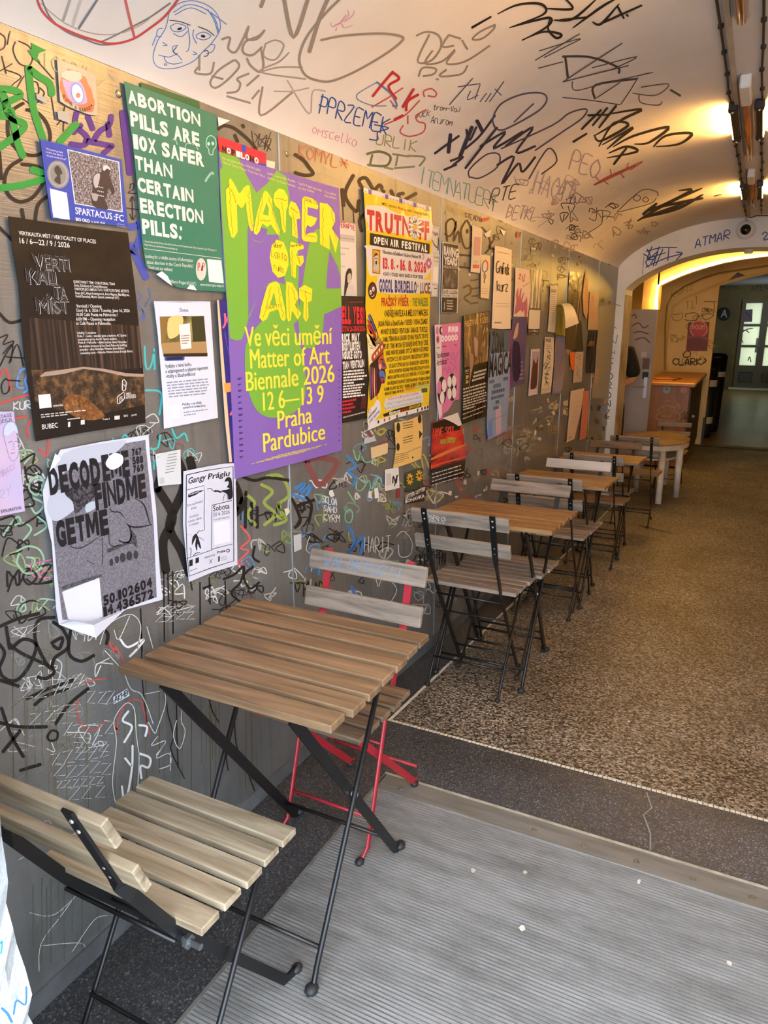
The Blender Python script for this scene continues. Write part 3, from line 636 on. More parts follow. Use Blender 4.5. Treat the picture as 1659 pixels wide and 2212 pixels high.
class Surf:
    """print collector for one parent; fn(px, off) gives the point on its surface"""
    def __init__(s, fn, parent, off, name='lettering', rough=.6, step=.00025): s.fn, s.parent, s.off, s.name, s.rough, s.step, s.d = fn, parent, off, name, rough, step, {}
    def mb(s, c, lay):
        k = (c if isinstance(c, str) else c.name, lay)
        if k not in s.d: s.d[k] = (MB(), mat(c, s.rough) if isinstance(c, str) else c)
        return s.d[k][0]
    def put(s, pts, faces, c, lay): s.mb(c, lay).add([s.fn(p, s.off + s.step*lay) for p in pts], faces)
    def T(s, txt, p0, p1, h, h1=None, c='ffffff', bold=0.0, it=0.0, lay=2, res=2, tilt=None):
        vs, fs = text_mesh(txt, bold, res)
        if not vs: return
        xs_ = [v[0] for v in vs]; xa, xb_ = min(xs_), max(xs_); p0, p1 = px(p0), px(p1); h *= _v[2]; h1 = h if h1 is None else h1*_v[2]
        def up(p, hh):
            if tilt is not None: return (tilt*hh, -hh)
            return (-(VPX-p[0])/(VPY-p[1])*hh, -hh)
        u0, u1 = up(p0, h), up(p1, h1); out = []
        for X, Y in vs:
            u = (X-xa)/(xb_-xa); vv = Y/(.682+bold); a = 1-u
            out.append((a*p0[0]+u*p1[0] + vv*(a*u0[0]+u*u1[0]) + it*vv*h, a*p0[1]+u*p1[1] + vv*(a*u0[1]+u*u1[1])))
        s.put(out, fs, c, lay)
    def G(s, pts, c, lay=1, sm=False, hole=None):
        P = smooth(pts, 4, True) if sm else pts; polys = [[px(p) for p in P]]
        if hole: polys.append([px(p) for p in (smooth(hole, 4, True) if sm else hole)])
        fl = [q for pl in polys for q in pl]
        tri = tessellate_polygon([[Vector((q[0], q[1], 0)) for q in pl] for pl in polys])
        s.put(fl, [tuple(t) for t in tri], c, lay)
    def E(s, cx, cy, rx, ry, c, lay=1, rot=0.0, n=20):
        s.G([(cx + rx*math.cos(2*math.pi*k/n)*math.cos(rot) - ry*math.sin(2*math.pi*k/n)*math.sin(rot), cy + rx*math.cos(2*math.pi*k/n)*math.sin(rot) + ry*math.sin(2*math.pi*k/n)*math.cos(rot)) for k in range(n)], c, lay)
    def L(s, pts, w, c, lay=2, sm=True, closed=False, n=5, taper=False):
        P = [px(p) for p in (smooth(pts, n, closed) if sm else pts)]
        if closed: P.append(P[0])
        w = w*_v[2]/2; vs = []; fs = []; N_ = len(P)
        for i in range(N_):
            a, b_ = P[max(0, i-1)], P[min(N_-1, i+1)]; dx, dy = b_[0]-a[0], b_[1]-a[1]; l = math.hypot(dx, dy) or 1; nx_, ny_ = -dy/l, dx/l
            ww = w*(1 if not taper else .35+.65*math.sin(math.pi*min(1, (i+.6)/N_))); e = 0
            if not closed and i in (0, N_-1): # rounded cap
                e = (1 if i else -1)*w*.6; cx_, cy_ = P[i][0]+dx/l*e, P[i][1]+dy/l*e
                tip = [(cx_+nx_*ww*.55, cy_+ny_*ww*.55), (cx_-nx_*ww*.55, cy_-ny_*ww*.55)]
                full = [(P[i][0]+nx_*ww, P[i][1]+ny_*ww), (P[i][0]-nx_*ww, P[i][1]-ny_*ww)]
                vs += (tip+full) if i == 0 else (full+tip); continue
            vs += [(P[i][0]+nx_*ww, P[i][1]+ny_*ww), (P[i][0]-nx_*ww, P[i][1]-ny_*ww)]
        for i in range(len(vs)//2-1): fs.append((2*i, 2*i+1, 2*i+3, 2*i+2))
        s.put(vs, fs, c, lay)
    def M(s, p0, p1, dn, n, h, c, lay=2, seed=1, fill=.86):   # lines too small to read: word blocks
        r_ = random.Random(seed)
        for i in range(n):
            a = (p0[0]+dn[0]*i, p0[1]+dn[1]*i); b_ = (p1[0]+dn[0]*i, p1[1]+dn[1]*i); u = 0.0; end = 1.0 if i < n-1 else r_.uniform(.4, 1)
            end = min(end, r_.uniform(fill, 1.0) if n > 1 else 1)
            while u < end:
                w_ = min(r_.uniform(.05, .16), end-u); q = [(a[0]+(b_[0]-a[0])*t, a[1]+(b_[1]-a[1])*t) for t in (u, u+w_)]
                s.G([q[0], q[1], (q[1][0], q[1][1]-h), (q[0][0], q[0][1]-h)], c, lay); u += w_+.022
    def TB(s, txt, p0, p1, h, h1=None, c='ffffff', bold=.06, lay=2, gap=.12, res=3):   # heavy block capitals, every letter fills its own cell
        wd = {'I': .42, '1': .6, 'M': 1.3, 'W': 1.35, ' ': .45, '.': .34, '!': .38, 'L': .86, 'E': .9, 'F': .86, 'T': .92, '-': .6, ':': .34}
        ws = [wd.get(ch, 1.0) for ch in txt]; tot = sum(ws) + gap*(len(txt)-1); h1 = h if h1 is None else h1; x = 0.0
        for ch, w_ in zip(txt, ws):
            a, b_ = x/tot, (x+w_)/tot; x += w_+gap
            if ch == 'M':
                pts = []
                for gx, gy in ((0, 0), (0, 1), (.3, 1), (.5, .5), (.7, 1), (1, 1), (1, 0), (.76, 0), (.76, .6), (.57, .12), (.43, .12), (.24, .6), (.24, 0)):
                    u = a+(b_-a)*gx; hh = (h+(h1-h)*u)*gy; q = (p0[0]+(p1[0]-p0[0])*u, p0[1]+(p1[1]-p0[1])*u); Q = px(q); pts.append((q[0]-(VPX-Q[0])/(VPY-Q[1])*hh, q[1]-hh))
                s.G(pts, c, lay); continue
            if ch != ' ': s.T(ch, (p0[0]+(p1[0]-p0[0])*a, p0[1]+(p1[1]-p0[1])*a), (p0[0]+(p1[0]-p0[0])*b_, p0[1]+(p1[1]-p0[1])*b_), h+(h1-h)*a, h+(h1-h)*b_, c, bold*(.4 if ch in 'MWN' else 1), 0, lay, res)
    def flush(s):
        for (k, lay), (m_, mt) in s.d.items():
            if m_.v:
                o = ob(s.name, m_.mesh(s.name), mt, s.parent); par = list(range(len(m_.v)))
                def fd(i):
                    while par[i] != i: par[i] = par[par[i]]; i = par[i]
                    return i
                for f in m_.f:
                    for j in f[1:]: par[fd(j)] = fd(f[0])
                if len({fd(f[0]) for f in m_.f}) > 1: o['kind'] = 'stuff'
        s.d = {}
def wall_fn(p, off): return on_x(p, off)
def ypl(y): return lambda p, off: on_y(p, y-off)
def prism(fn, outline, off, th, m, name, parent=None):
    pts = [px(p) for p in outline]; n = len(pts); tri = tessellate_polygon([[Vector((q[0], q[1], 0)) for q in pts]])
    f = [fn(p, off) for p in pts]; bk = [fn(p, off-th) for p in pts]; f2 = [q.copy() for q in f]
    for q, r_ in zip(bk, f2): q.y, q.z = (r_.y, r_.z) if fn is wall_fn else (q.y, r_.z); 
    m_ = MB().add(f+bk, [tuple(t) for t in tri] + [tuple(n+i for i in reversed(t)) for t in tri] + [(i, (i+1) % n, n+(i+1) % n, n+i) for i in range(n)])
    return m_.build(name, m, parent)
PAPER = {}
def paper(c, rough=.5, bump=.006):
    return c if not isinstance(c, str) else mat(c, rough, 0, bump, 11.0)
NP = [0]
def poster(outline, c, label, z=0, name='poster', cat='poster', group=None, rough=.5, fn=wall_fn, th=.0008, base=.0042):
    off = base + z*.0016
    o = prism(fn, outline, off, th, paper(c, rough), name); tag(o, label, cat, group)
    return Surf(fn, o, off, 'print', rough)
# single stroke hand lettering on a 4 x 6 grid
SF = {'A':'00 26 40/12 32','B':'00 06 25 35 33 03/33 42 31 00','C':'45 26 04 02 20 41','D':'00 06 35 43 31 00','E':'46 06 00 40/03 33','F':'46 06 00/03 33','G':'45 26 04 02 20 41 43 23','H':'06 00/46 40/03 43','I':'26 20','J':'36 31 10 01','K':'06 00/46 03 40','L':'06 00 40','M':'00 06 23 46 40','N':'00 06 40 46','O':'26 04 02 20 42 44 26','P':'00 06 36 44 33 03','Q':'26 04 02 20 42 44 26/22 40','R':'00 06 36 44 33 03 40','S':'45 26 05 23 42 31 01','T':'06 46/26 20','U':'06 01 20 41 46','V':'06 20 46','W':'06 10 23 30 46','X':'06 40/46 00','Y':'06 23 46/23 20','Z':'06 46 00 40','0':'26 04 02 20 42 44 26','1':'05 26 20','2':'05 26 44 00 40','3':'06 46 23 42 20 01','4':'30 36 02 42','5':'46 06 04 34 42 30 00','6':'46 13 02 20 41 33 13','7':'06 46 10','8':'23 05 26 45 23 01 20 41 23','9':'30 45 26 05 13 44','.':'20 21','*':'15 51/11 55/03 63','?':'05 26 45 23 22/20 21','$':'10 17/06 46 43 03','-':'03 43','/':'00 46',' ':''}
for a_, b_ in zip('acegiklmnorstuyz', ['41 43 14 02 10 30 43', '44 14 02 10 40', '02 42 33 13 02 10 40', '44 14 02 20 42/44 4 '.strip().replace('4 ', '41 30'), '24 20', '06 00/44 12 40', '16 10 30', '00 04 22 44 40', '00 04 34 40', '24 02 20 42 24', '00 04/02 24 44', '44 04 22 30 00', '26 20 40/04 44', '04 01 20 40 44', '04 22/44 00', '04 44 00 40']): SF[a_] = b_
def HT(s, txt, p0, p1, h, w, c, lay=2, jit=.35, slant=0.0, seed=1, sm=True, gap=1.35):
    r_ = random.Random(seed); n = max(1, len(txt)); adv = 4*gap; tot = adv*n-(adv-4); L_ = math.hypot(p1[0]-p0[0], p1[1]-p0[1])
    ux, uy = (p1[0]-p0[0])/tot, (p1[1]-p0[1])/tot
    for i, ch in enumerate(txt):
        g = SF.get(ch, SF.get(ch.upper(), ''))
        jx, jy = r_.uniform(-jit, jit), r_.uniform(-jit, jit)
        for st in g.split('/'):
            pts = []
            for q in st.split():
                gx, gy = float(q[0])+i*adv + r_.uniform(-jit, jit)*.5+jx*.5, float(q[1])+r_.uniform(-jit, jit)*.5+jy
                pts.append((p0[0]+ux*gx + slant*gy*h/6, p0[1]+uy*gx - gy*h/6))
            if len(pts) > 1: s.L(pts, w, c, lay, sm, n=3)
# ================================================================== posters on the steel wall, drawn from left to right
N_ = 0.33755
W_, K_ = 'efe8e2', '161414'
# -- pale sticker with an orange scalloped blob
V(0, 60, .16878)
s = poster([(730, 395), (1000, 500), (1222, 600), (1240, 860), (1248, 1125), (1130, 1110), (1000, 1060), (860, 1000), (770, 940), (752, 700)], 'b7a892', 'pale square sticker with an orange scalloped blob and blue ring', 0, 'sticker', 'sticker', rough=.35)
s.G([(860, 530), (940, 545), (1000, 560), (1040, 600), (1100, 640), (1130, 720), (1170, 790), (1190, 880), (1212, 950), (1195, 1060), (1150, 1080), (1080, 1060), (1000, 1000), (920, 960), (830, 950), (800, 860), (765, 760), (785, 650), (870, 640)], 'd9694c', 1, True)
s.G([(800, 660), (890, 690), (1000, 670), (1060, 740), (1100, 860), (1110, 960), (1000, 980), (900, 930), (840, 820)], 'b394c4', 2, True)
s.G([(780, 610), (860, 545), (1010, 570), (1050, 640), (980, 690), (880, 680)], 'c4b9ac', 3, True)
s.E(990, 835, 82, 140, '6d8bd0', 4, -.25); s.E(992, 840, 66, 118, 'e6e6e8', 5, -.25); s.E(1000, 865, 30, 34, 'd8705f', 6)
for i, ch in enumerate('FACE A RADOST'):
    t = i/12; x_ = 815+ t*350; y_ = 840 + 240*math.sin(t*1.9+.12) - 60*t
    if ch != ' ': s.T(ch, (x_, y_+30), (x_+26, y_+38), 46, c='1b1718', bold=.04, lay=6)
s.flush()
# -- blue film poster
V(0, 290, .16878)
s = poster([(515, 60), (1040, 190), (1555, 325), (1590, 700), (1640, 1190), (1200, 1130), (660, 1080), (590, 640)], '3147a8', 'blue poster with a grainy black and white photo of a helmeted figure', 2)
ph = nmat([(0.36, '2d2628'), (0.5, '756a6b'), (0.66, 'bdb2b0')], (260, 260, 260), 5, .5)
s.G([(860, 190), (1525, 352), (1572, 1000), (955, 890)], 'e4e0de', 1); s.G([(872, 203), (1513, 360), (1560, 985), (967, 880)], ph, 2)
s.G([(1315, 420), (1350, 390), (1395, 410), (1415, 460), (1400, 520), (1440, 640), (1470, 730), (1440, 770), (1390, 690), (1360, 800), (1340, 840), (1380, 960), (1200, 925), (1165, 800), (1190, 740), (1180, 600), (1215, 510), (1260, 490), (1300, 480)], '3a3032', 3, True)
s.G([(1205, 540), (1250, 500), (1280, 520), (1260, 640), (1225, 690), (1195, 620)], 'b9adaa', 4, True); s.G([(1320, 420), (1350, 395), (1395, 415), (1412, 460), (1370, 440), (1330, 470)], 'd6cfcc', 4, True)
s.G([(1180, 760), (1250, 770), (1240, 850), (1190, 840)], 'a59896', 4, True)
for k in range(12): s.E(1250+ (k % 4)*22 + 4*(k//4), 670+(k//4)*55+(k % 4)*5, 7, 9, 'd8d0cd', 5, n=8)
s.E(745, 515, 140, 180, '8f8a86', 1, -.2, 28); s.E(745, 515, 120, 158, 'a7a19c', 2, -.2, 28); s.E(745, 515, 104, 138, '8b8581', 3, -.2, 28)
s.G([(700, 430), (735, 400), (770, 430), (800, 500), (770, 520), (775, 570), (770, 640), (700, 600), (705, 560), (730, 530), (700, 480)], '3b3534', 4, True)
s.G([(640, 715), (660, 700), (830, 745), (855, 770), (890, 1060), (870, 1090), (710, 1065), (680, 1040)], 'eeebe8', 1, True)
for t, a, b_ in (('"We cannot go back', (588, 195), (805, 245)), ('in time, but what if', (592, 235), (805, 285)), ('the past could visit us?"', (598, 280), (852, 335))): s.T(t, a, b_, 24, c=W_)
s.T('SPARTACUS', (968, 1020), (1440, 1092), 90, 85, c=W_, bold=.012); s.T(':FC', (1462, 1100), (1588, 1118), 84, c=W_, bold=.015)
s.T('BIO OKO', (972, 1105), (1150, 1132), 42, c=W_, bold=.03); s.T('St 26/08', (1172, 1130), (1265, 1142), 26, c=W_); s.T('18:00', (1284, 1142), (1345, 1152), 26, c=W_)
s.L([(1505, 1145), (1590, 1160), (1590, 1190), (1505, 1178)], 3, W_, 2, False, True); s.flush()
# -- green poster
V(0, 0, N_)
s = poster([(793, 518), (1385, 735), (1395, 1000), (1410, 1400), (1430, 1650), (1450, 1868), (1260, 1858), (1130, 1838), (1095, 1812), (1030, 1738), (960, 1722), (935, 1703), (912, 1560), (895, 1380), (870, 1100), (845, 880), (815, 680)], '2f7660', 'large dark green poster in bold cream capitals', 2)
c = 'e9dfd8'
for t, a, b_, h0, h1 in (('ABORTION', (822, 655), (1283, 808), 84, 78), ('PILLS ARE', (838, 800), (1278, 935), 94, 82), ('10X SAFER', (856, 945), (1308, 1065), 90, 84), ('THAN', (868, 1078), (1105, 1140), 86, 84), ('CERTAIN', (884, 1218), (1240, 1296), 86, 82), ('ERECTION', (900, 1354), (1302, 1432), 90, 84), ('PILLS.', (913, 1490), (1162, 1528), 92, 88)):
    s.TB(t, a, b_, h0, h1, c=c, bold=.045)
s.T('1', (1153, 1472), (1165, 1474), 24, c=c, bold=.03)
s.L([(1320, 930), (1325, 885), (1350, 868), (1378, 890), (1382, 935), (1365, 960), (1360, 990), (1340, 985), (1335, 955)], 5, 'a9d8c9', 2, True, True); s.E(1335, 920, 9, 12, 'a9d8c9', 2); s.E(1362, 918, 9, 12, 'a9d8c9', 2)
s.L([(1315, 1160), (1330, 1135), (1355, 1105), (1365, 1115)], 14, '8fbcb0', 2); s.L([(1105, 890), (1125, 900), (1135, 925)], 4, 'a9d8c9', 2); s.L([(1185, 945), (1195, 920), (1225, 915), (1255, 935), (1268, 960)], 4, 'a9d8c9', 2)
V(0, 440, N_)
s.T("1 Annette Choi and May Mullery, 'How Safe Is the Abortion Pill Compared with Other Common Drugs?' CNN, June 13", (922, 245), (1385, 305), 12, c=c); s.T('https://edition.cnn.com/health/abortion-pill-safety-dg', (925, 266), (1135, 297), 12, c=c)
s.L([(925, 288), (1415, 350)], 3, c, 2, False)
for t, a, b_, h in (('Looking for a reliable source of information', (930, 345), (1235, 374), 22), ('about abortion in the Czech Republic?', (940, 383), (1238, 410), 22), ('Check out our website!', (948, 416), (1105, 433), 22), ('Alliance Prague (A.S.A.P.)', (1090, 506), (1255, 522), 20), ('www.interrupce-asap.cz', (1282, 525), (1432, 533), 18)): s.T(t, a, b_, h, c=c)
s.E(1287, 420, 34, 72, 'e9c9bd', 2, 0, 16); HT(s, 'Pgp', (1268, 430), (1308, 425), 45, 5, 'b4453f', 3)
s.G([(1325, 355), (1416, 362), (1432, 510), (1338, 500)], 'ece7e2', 2)
s.G([(1000, 452), (1036, 432), (1072, 462), (1105, 527), (1075, 508)], 'e8e6e4', 4); s.G([(1195, 545), (1215, 520), (1240, 522), (1260, 555)], 'dfe4e4', 4); s.flush()
# green tape torn scrap at the top of the green poster
V(0, 0, N_)
s = poster([(900, 525), (1275, 650), (1280, 695), (905, 560)], '245c33', 'strip of dark green paper behind the top of the green poster', 0, 'paper_strip', 'paper'); s.flush()
# -- black poster
V(0, 460, .22603)
s = poster([(80, 32), (430, 85), (890, 150), (1222, 188), (1260, 480), (1300, 800), (1330, 1100), (1365, 1450), (1392, 2005), (800, 2100), (342, 2182), (285, 1750), (232, 1350), (205, 1050), (180, 700), (130, 400)], '17110f', 'black poster with white outlined title above a brown excavation pit', 1, rough=.4)
s.G([(300, 1500), (800, 1480), (1375, 1560), (1385, 1830), (800, 1960), (330, 1800)], nmat([(0.36, '150f0c'), (0.5, '3f2d1e'), (0.64, '7d5936')], (55, 55, 55), 9, .5, rin=.75), 1)
s.G([(280, 1000), (1330, 1080), (1368, 1480), (1100, 1500), (300, 1490)], nmat([(0.45, '17110f'), (0.62, '4b352a'), (0.75, '7a5a48')], (1, 110, 1.5), 3, .5), 1)
s.G([(600, 1780), (760, 1740), (920, 1850), (1000, 1950), (820, 1980), (640, 1900)], nmat([(0.36, '4a2c15'), (0.5, '7a4a22'), (0.66, 'a87038')], (90, 90, 90), 9, .5, rin=.75), 2, True)
s.G([(380, 1560), (430, 1520), (800, 1470), (1000, 1490), (1200, 1530), (1375, 1540), (1375, 1565), (1200, 1562), (960, 1510), (800, 1490), (600, 1540), (400, 1565)], 'a48c7a', 2)
for t, a, b_, h0, h1 in (('VERTIKALITA MÍST / VERTICALITY OF PLACES', (182, 208), (918, 292), 36, 36), ('16 / 6—22 / 9 / 2026', (190, 288), (668, 332), 52, 48)): s.T(t, a, b_, h0, h1, c=W_, bold=.008)
for t, a, b_, h0, h1 in (('VERTI', (345, 548), (682, 566), 135, 125), ('KALI', (285, 685), (556, 690), 130, 125), ('TA', (530, 826), (652, 832), 130, 125), ('MÍST', (378, 965), (675, 965), 128, 128)):
    for k, col_ in ((0, '8d8582'), (.5, '6b6360'), (1, 'efe8e2')):
        ox, oy = -38*(1-k), -32*(1-k); s.T(t, (a[0]+ox, a[1]+oy), (b_[0]+ox, b_[1]+oy), h0, h1, c=col_, bold=.0, lay=2+int(k*4)); s.T(t, (a[0]+ox, a[1]+oy), (b_[0]+ox, b_[1]+oy), h0, h1, c='17110f', bold=-.014, lay=3+int(k*4))
for t, a, b_, h in (('KURÁTORSKÝ TÝM / CURATORIAL TEAM', (705, 668), (1098, 692), 24), ('Šárka Zahálková & Tomáš Moravec', (710, 702), (1028, 720), 24), ('PARTICIPUJÍCÍ UMĚLECTVO / PARTICIPATING ARTISTS', (715, 738), (1232, 760), 24), ('Faxen (AT), Alena Kotzmannová, Artur Magrot, Mia Milgrom,', (720, 775), (1238, 795), 24), ('Rudolf Samohejl, Martin Zetová, zweintopf (AT)', (724, 806), (1138, 822), 24),
                    ('Vernisáž / Opening', (730, 903), (970, 905), 30), ('Úterý 16. 6. 2026 / Tuesday, June 16, 2026', (730, 945), (1240, 948), 30), ('18.00 Café Pauza na Palmovce /', (730, 985), (1125, 988), 30), ('6:00 PM – Opening reception', (730, 1028), (1100, 1030), 30), ('at Café Pauza in Palmovka', (730, 1068), (1058, 1070), 30),
                    ('Lokality / Locations', (738, 1155), (918, 1153), 22), ('Praha 7 – Letná – stavební jáma u stadionu AC Sparta /', (742, 1187), (1218, 1180), 22), ('construction pit by the AC Sparta stadium,', (746, 1220), (1120, 1213), 22), ('Praha 8 – Palmovka – skelet budovy Nová Palmovka /', (750, 1250), (1218, 1242), 22), ('the skeleton structure of the Nová Palmovka building,', (758, 1284), (1215, 1272), 22), ('propojka – ulice Nicholase Wintona skrze Bubny /', (764, 1316), (1195, 1302), 22), ('connecting route – Nicholas Winton Street through Bubny', (770, 1350), (1268, 1330), 22),
                    ('www.festivalm3.cz', (510, 1853), (705, 1836), 24), ('BUBEC', (405, 2068), (555, 2050), 46), ('UMĚNÍ', (1204, 1738), (1250, 1732), 18), ('V PROSTORU', (1204, 1758), (1296, 1748), 18), ('ART IN SPACE', (1204, 1778), (1300, 1766), 18), ('Praha 3', (985, 1980), (1048, 1974), 16), ('BVU', (1185, 1950), (1222, 1946), 20), ('pauza', (1258, 1940), (1308, 1932), 18)): s.T(t, a, b_, h, c=W_, bold=.004)
s.G([(365, 1740), (480, 1728), (494, 1858), (378, 1870)], 'ece7e2', 3)
s.M((390, 1935), (870, 1885), (3, 22), 2, 10, 'cfc6c0', 3, 4); s.M((645, 1978), (800, 1960), (0, 0), 1, 10, 'cfc6c0', 3, 5)
for q in ((650, 1998, 22, 50), (772, 1980, 38, 44), (1094, 1940, 50, 36)): s.G([(q[0], q[1]), (q[0]+q[2], q[1]-4), (q[0]+q[2], q[1]+q[3]-4), (q[0], q[1]+q[3])], 'd9d2cc', 3)
s.L([(1168, 1690), (1172, 1600), (1185, 1590), (1208, 1620), (1200, 1690), (1180, 1700)], 7, W_, 3, False, True); s.L([(1175, 1640), (1200, 1650)], 5, W_, 3, False); s.L([(1122, 1820), (1125, 1755), (1185, 1708), (1190, 1770), (1165, 1800), (1135, 1825)], 7, W_, 3, False, True); s.L([(1145, 1810), (1147, 1765), (1165, 1750), (1166, 1795)], 6, W_, 3, False); s.flush()
# -- white paper with a landscape photo
V(0, 440, N_)
s = poster([(985, 625), (1160, 632), (1345, 626), (1362, 900), (1380, 1150), (1395, 1370), (1200, 1410), (1050, 1440), (1040, 1200), (1012, 850)], 'd5d7e2', 'white printed sheet with a sunny photo of a book, in a plastic sleeve', 2, rough=.25)
s.T('Donio', (1152, 690), (1205, 692), 22, c=K_)
s.G([(1022, 722), (1305, 718), (1328, 975), (1045, 975)], nmat([(0.35, '3c3d1f'), (0.55, '8a7b45'), (0.7, 'c9b06b')], (16, 16, 16), 5, .4), 1)
s.G([(1030, 890), (1320, 880), (1328, 975), (1045, 975)], 'a98658', 2); s.G([(1022, 722), (1075, 721), (1060, 890), (1032, 892)], '8a6a38', 2); s.G([(1048, 960), (1328, 955), (1328, 977), (1046, 980)], '33261c', 3); s.G([(1225, 722), (1305, 720), (1318, 880), (1235, 885)], '3a3a22', 2); s.G([(1080, 735), (1170, 725), (1150, 830), (1080, 860)], 'e3c47a', 2, True)
s.G([(1145, 775), (1215, 765), (1225, 925), (1158, 932)], 'e8e4da', 4); s.M((1160, 850), (1212, 845), (1, 16), 4, 6, 'a7453c', 5, 2)
s.L([(1062, 992), (1172, 988)], 30, '3c4f9e', 2, False); s.L([(1070, 992), (1165, 989)], 16, '1f2440', 3, False)
for t, a, b_, h in (('Vydejte s námi knihu', (1058, 1052), (1225, 1038), 24), ('o adaptogenech a objevte tajemství', (1060, 1085), (1332, 1060), 24), ('vitality a dlouhověkosti', (1064, 1116), (1250, 1100), 24), ('Přečtěte si celý příběh', (1168, 1292), (1290, 1280), 15), ('a podpořte ho na webu Donio', (1172, 1312), (1315, 1298), 15)): s.T(t, a, b_, h, c=K_, bold=.006)
s.M((1066, 1150), (1338, 1125), (3, 18), 6, 8, '8d90a0', 2, 6); s.M((1176, 1340), (1345, 1318), (2, 18), 2, 7, '8d90a0', 2, 7); s.G([(1088, 1292), (1145, 1285), (1150, 1370), (1094, 1376)], 'eeeef2', 2); s.L([(985, 625), (1345, 626)], 5, 'b9bcc9', 3, False); s.flush()
# -- dark blue poster peeking out behind the purple one
V(450, 640, .30139)
s = poster([(62, 28), (150, 22), (205, 1200), (150, 1190), (120, 900), (90, 480)], '2a2277', 'dark blue poster strip with pink letters behind the purple poster', 2)
s.G([(62, 28), (76, 27), (170, 1188), (150, 1190), (120, 900), (90, 480)], 'dcbf95', 1); s.G([(112, 625), (180, 615), (182, 680), (120, 690)], 'e39a45', 2)
for dy in (0, 625):
    s.L([(118+dy*.085, 125+dy), (122+dy*.085, 190+dy), (106+dy*.085, 225+dy)], 15, 'e0637f', 3); s.L([(142+dy*.06, 140+dy), (134+dy*.06, 170+dy), (146+dy*.06, 190+dy)], 11, 'e0637f', 3); s.L([(118+dy*.09, 250+dy), (130+dy*.09, 330+dy), (150+dy*.07, 420+dy)], 4, '6a62b8', 3)
s.flush()
# -- red, black and white strip on top
V(450, 240, .30139)
s = poster([(68, 180), (240, 238), (415, 302), (416, 392), (240, 335), (78, 288)], 'c2233a', 'red strip with blue band and black and white block letters', 4, 'paper_strip', 'paper')
s.G([(238, 238), (270, 248), (272, 300), (240, 290)], '2a45a8', 1); s.G([(372, 368), (416, 382), (416, 394), (372, 382)], '2a45a8', 1)
for i, ch in enumerate('NOPILONO'):
    x_ = 100+i*33; s.T(ch, (x_, 287+i*11.5), (x_+30, 297+i*11.5), 40, c=('191616' if i in (0, 2, 6) else 'efeae4'), bold=.06, lay=2)
s.flush()
# -- purple and green poster
s = poster([(72, 280), (500, 425), (935, 555), (945, 900), (955, 1400), (957, 1900), (958, 2432), (600, 2530), (190, 2637), (178, 2327), (160, 1927), (135, 1400), (112, 1100), (90, 700)], '7f5fb0', 'large purple poster with green shapes and yellow hand cut letters', 3)
gr = '74ad3c'; ye = 'ecd927'
s.G([(78, 288), (150, 310), (215, 332), (275, 460), (345, 585), (425, 515), (490, 425), (560, 470), (590, 680), (640, 900), (650, 1150), (640, 1330), (660, 1480), (600, 1540), (480, 1327), (430, 1240), (360, 1310), (300, 1470), (288, 1480), (285, 1327), (283, 830), (320, 920), (375, 940), (415, 890), (425, 850), (300, 800), (283, 830), (285, 1327), (288, 1487), (270, 1557), (240, 1637), (200, 1645), (155, 1627), (132, 1327), (112, 1000), (92, 650)], gr, 1)
s.G([(480, 1300), (540, 1387), (600, 1507), (640, 1627), (680, 1747), (695, 1887), (690, 2067), (620, 2157), (520, 2192), (430, 2195), (350, 2147), (300, 2047), (270, 1927), (262, 1777), (275, 1657), (330, 1567), (400, 1477)], gr, 2, True)
s.G([(765, 850), (870, 830), (905, 880), (945, 925), (952, 1290), (955, 1400), (830, 1457), (822, 1567), (790, 1667), (740, 1702), (690, 1697), (655, 1607), (642, 1480), (662, 1327), (690, 1130), (720, 960)], gr, 2)
s.G([(870, 1000), (925, 1110), (947, 1190), (948, 1268), (845, 1272), (855, 1120)], '7f5fb0', 3); s.G([(283, 835), (320, 925), (375, 945), (420, 885), (500, 885), (530, 1010), (548, 1240), (470, 1215), (430, 1235), (360, 1310), (288, 1480)], '7f5fb0', 3)
s.G([(78, 300), (92, 360), (100, 400), (88, 420), (80, 380)], '7f5fb0', 3)
V(460, 280, .18083)
LET = [([(190, 590), (215, 585), (250, 640), (310, 760), (330, 750), (370, 690), (420, 660), (440, 680), (460, 860), (485, 1130), (480, 1210), (455, 1215), (430, 1150), (400, 960), (395, 860), (360, 930), (330, 935), (295, 890), (285, 900), (295, 1220), (250, 1295), (215, 1280), (185, 1150), (160, 880), (155, 720), (185, 680)], None),
       ([(620, 725), (655, 745), (705, 830), (710, 900), (715, 960), (800, 1220), (790, 1265), (760, 1240), (690, 1130), (650, 1165), (590, 1120), (555, 1220), (520, 1260), (490, 1240), (490, 1180), (530, 980), (590, 780)], [(640, 870), (595, 1010), (660, 1030), (668, 950)]),
       ([(790, 700), (850, 720), (895, 800), (895, 920), (875, 960), (870, 1220), (845, 1235), (825, 1180), (800, 960), (745, 910), (720, 840), (730, 760)], None),
       ([(930, 850), (990, 880), (1030, 960), (1045, 1060), (1000, 1070), (1015, 1300), (945, 1265), (945, 1060), (905, 1010), (905, 930)], None),
       ([(1090, 795), (1180, 820), (1240, 860), (1260, 920), (1250, 955), (1130, 925), (1130, 1020), (1210, 1045), (1245, 1060), (1215, 1130), (1170, 1165), (1130, 1140), (1110, 1180), (1105, 1255), (1160, 1235), (1230, 1230), (1250, 1280), (1240, 1345), (1180, 1345), (1080, 1330), (1060, 1290), (1060, 1060), (1065, 830)], None),
       ([(1275, 870), (1340, 885), (1360, 880), (1410, 930), (1455, 1010), (1460, 1100), (1440, 1140), (1420, 1180), (1500, 1300), (1465, 1480), (1390, 1240), (1395, 1435), (1280, 1370), (1275, 1100)], None)]
for p_, h_ in LET: s.G(p_, ye, 5, False, h_)
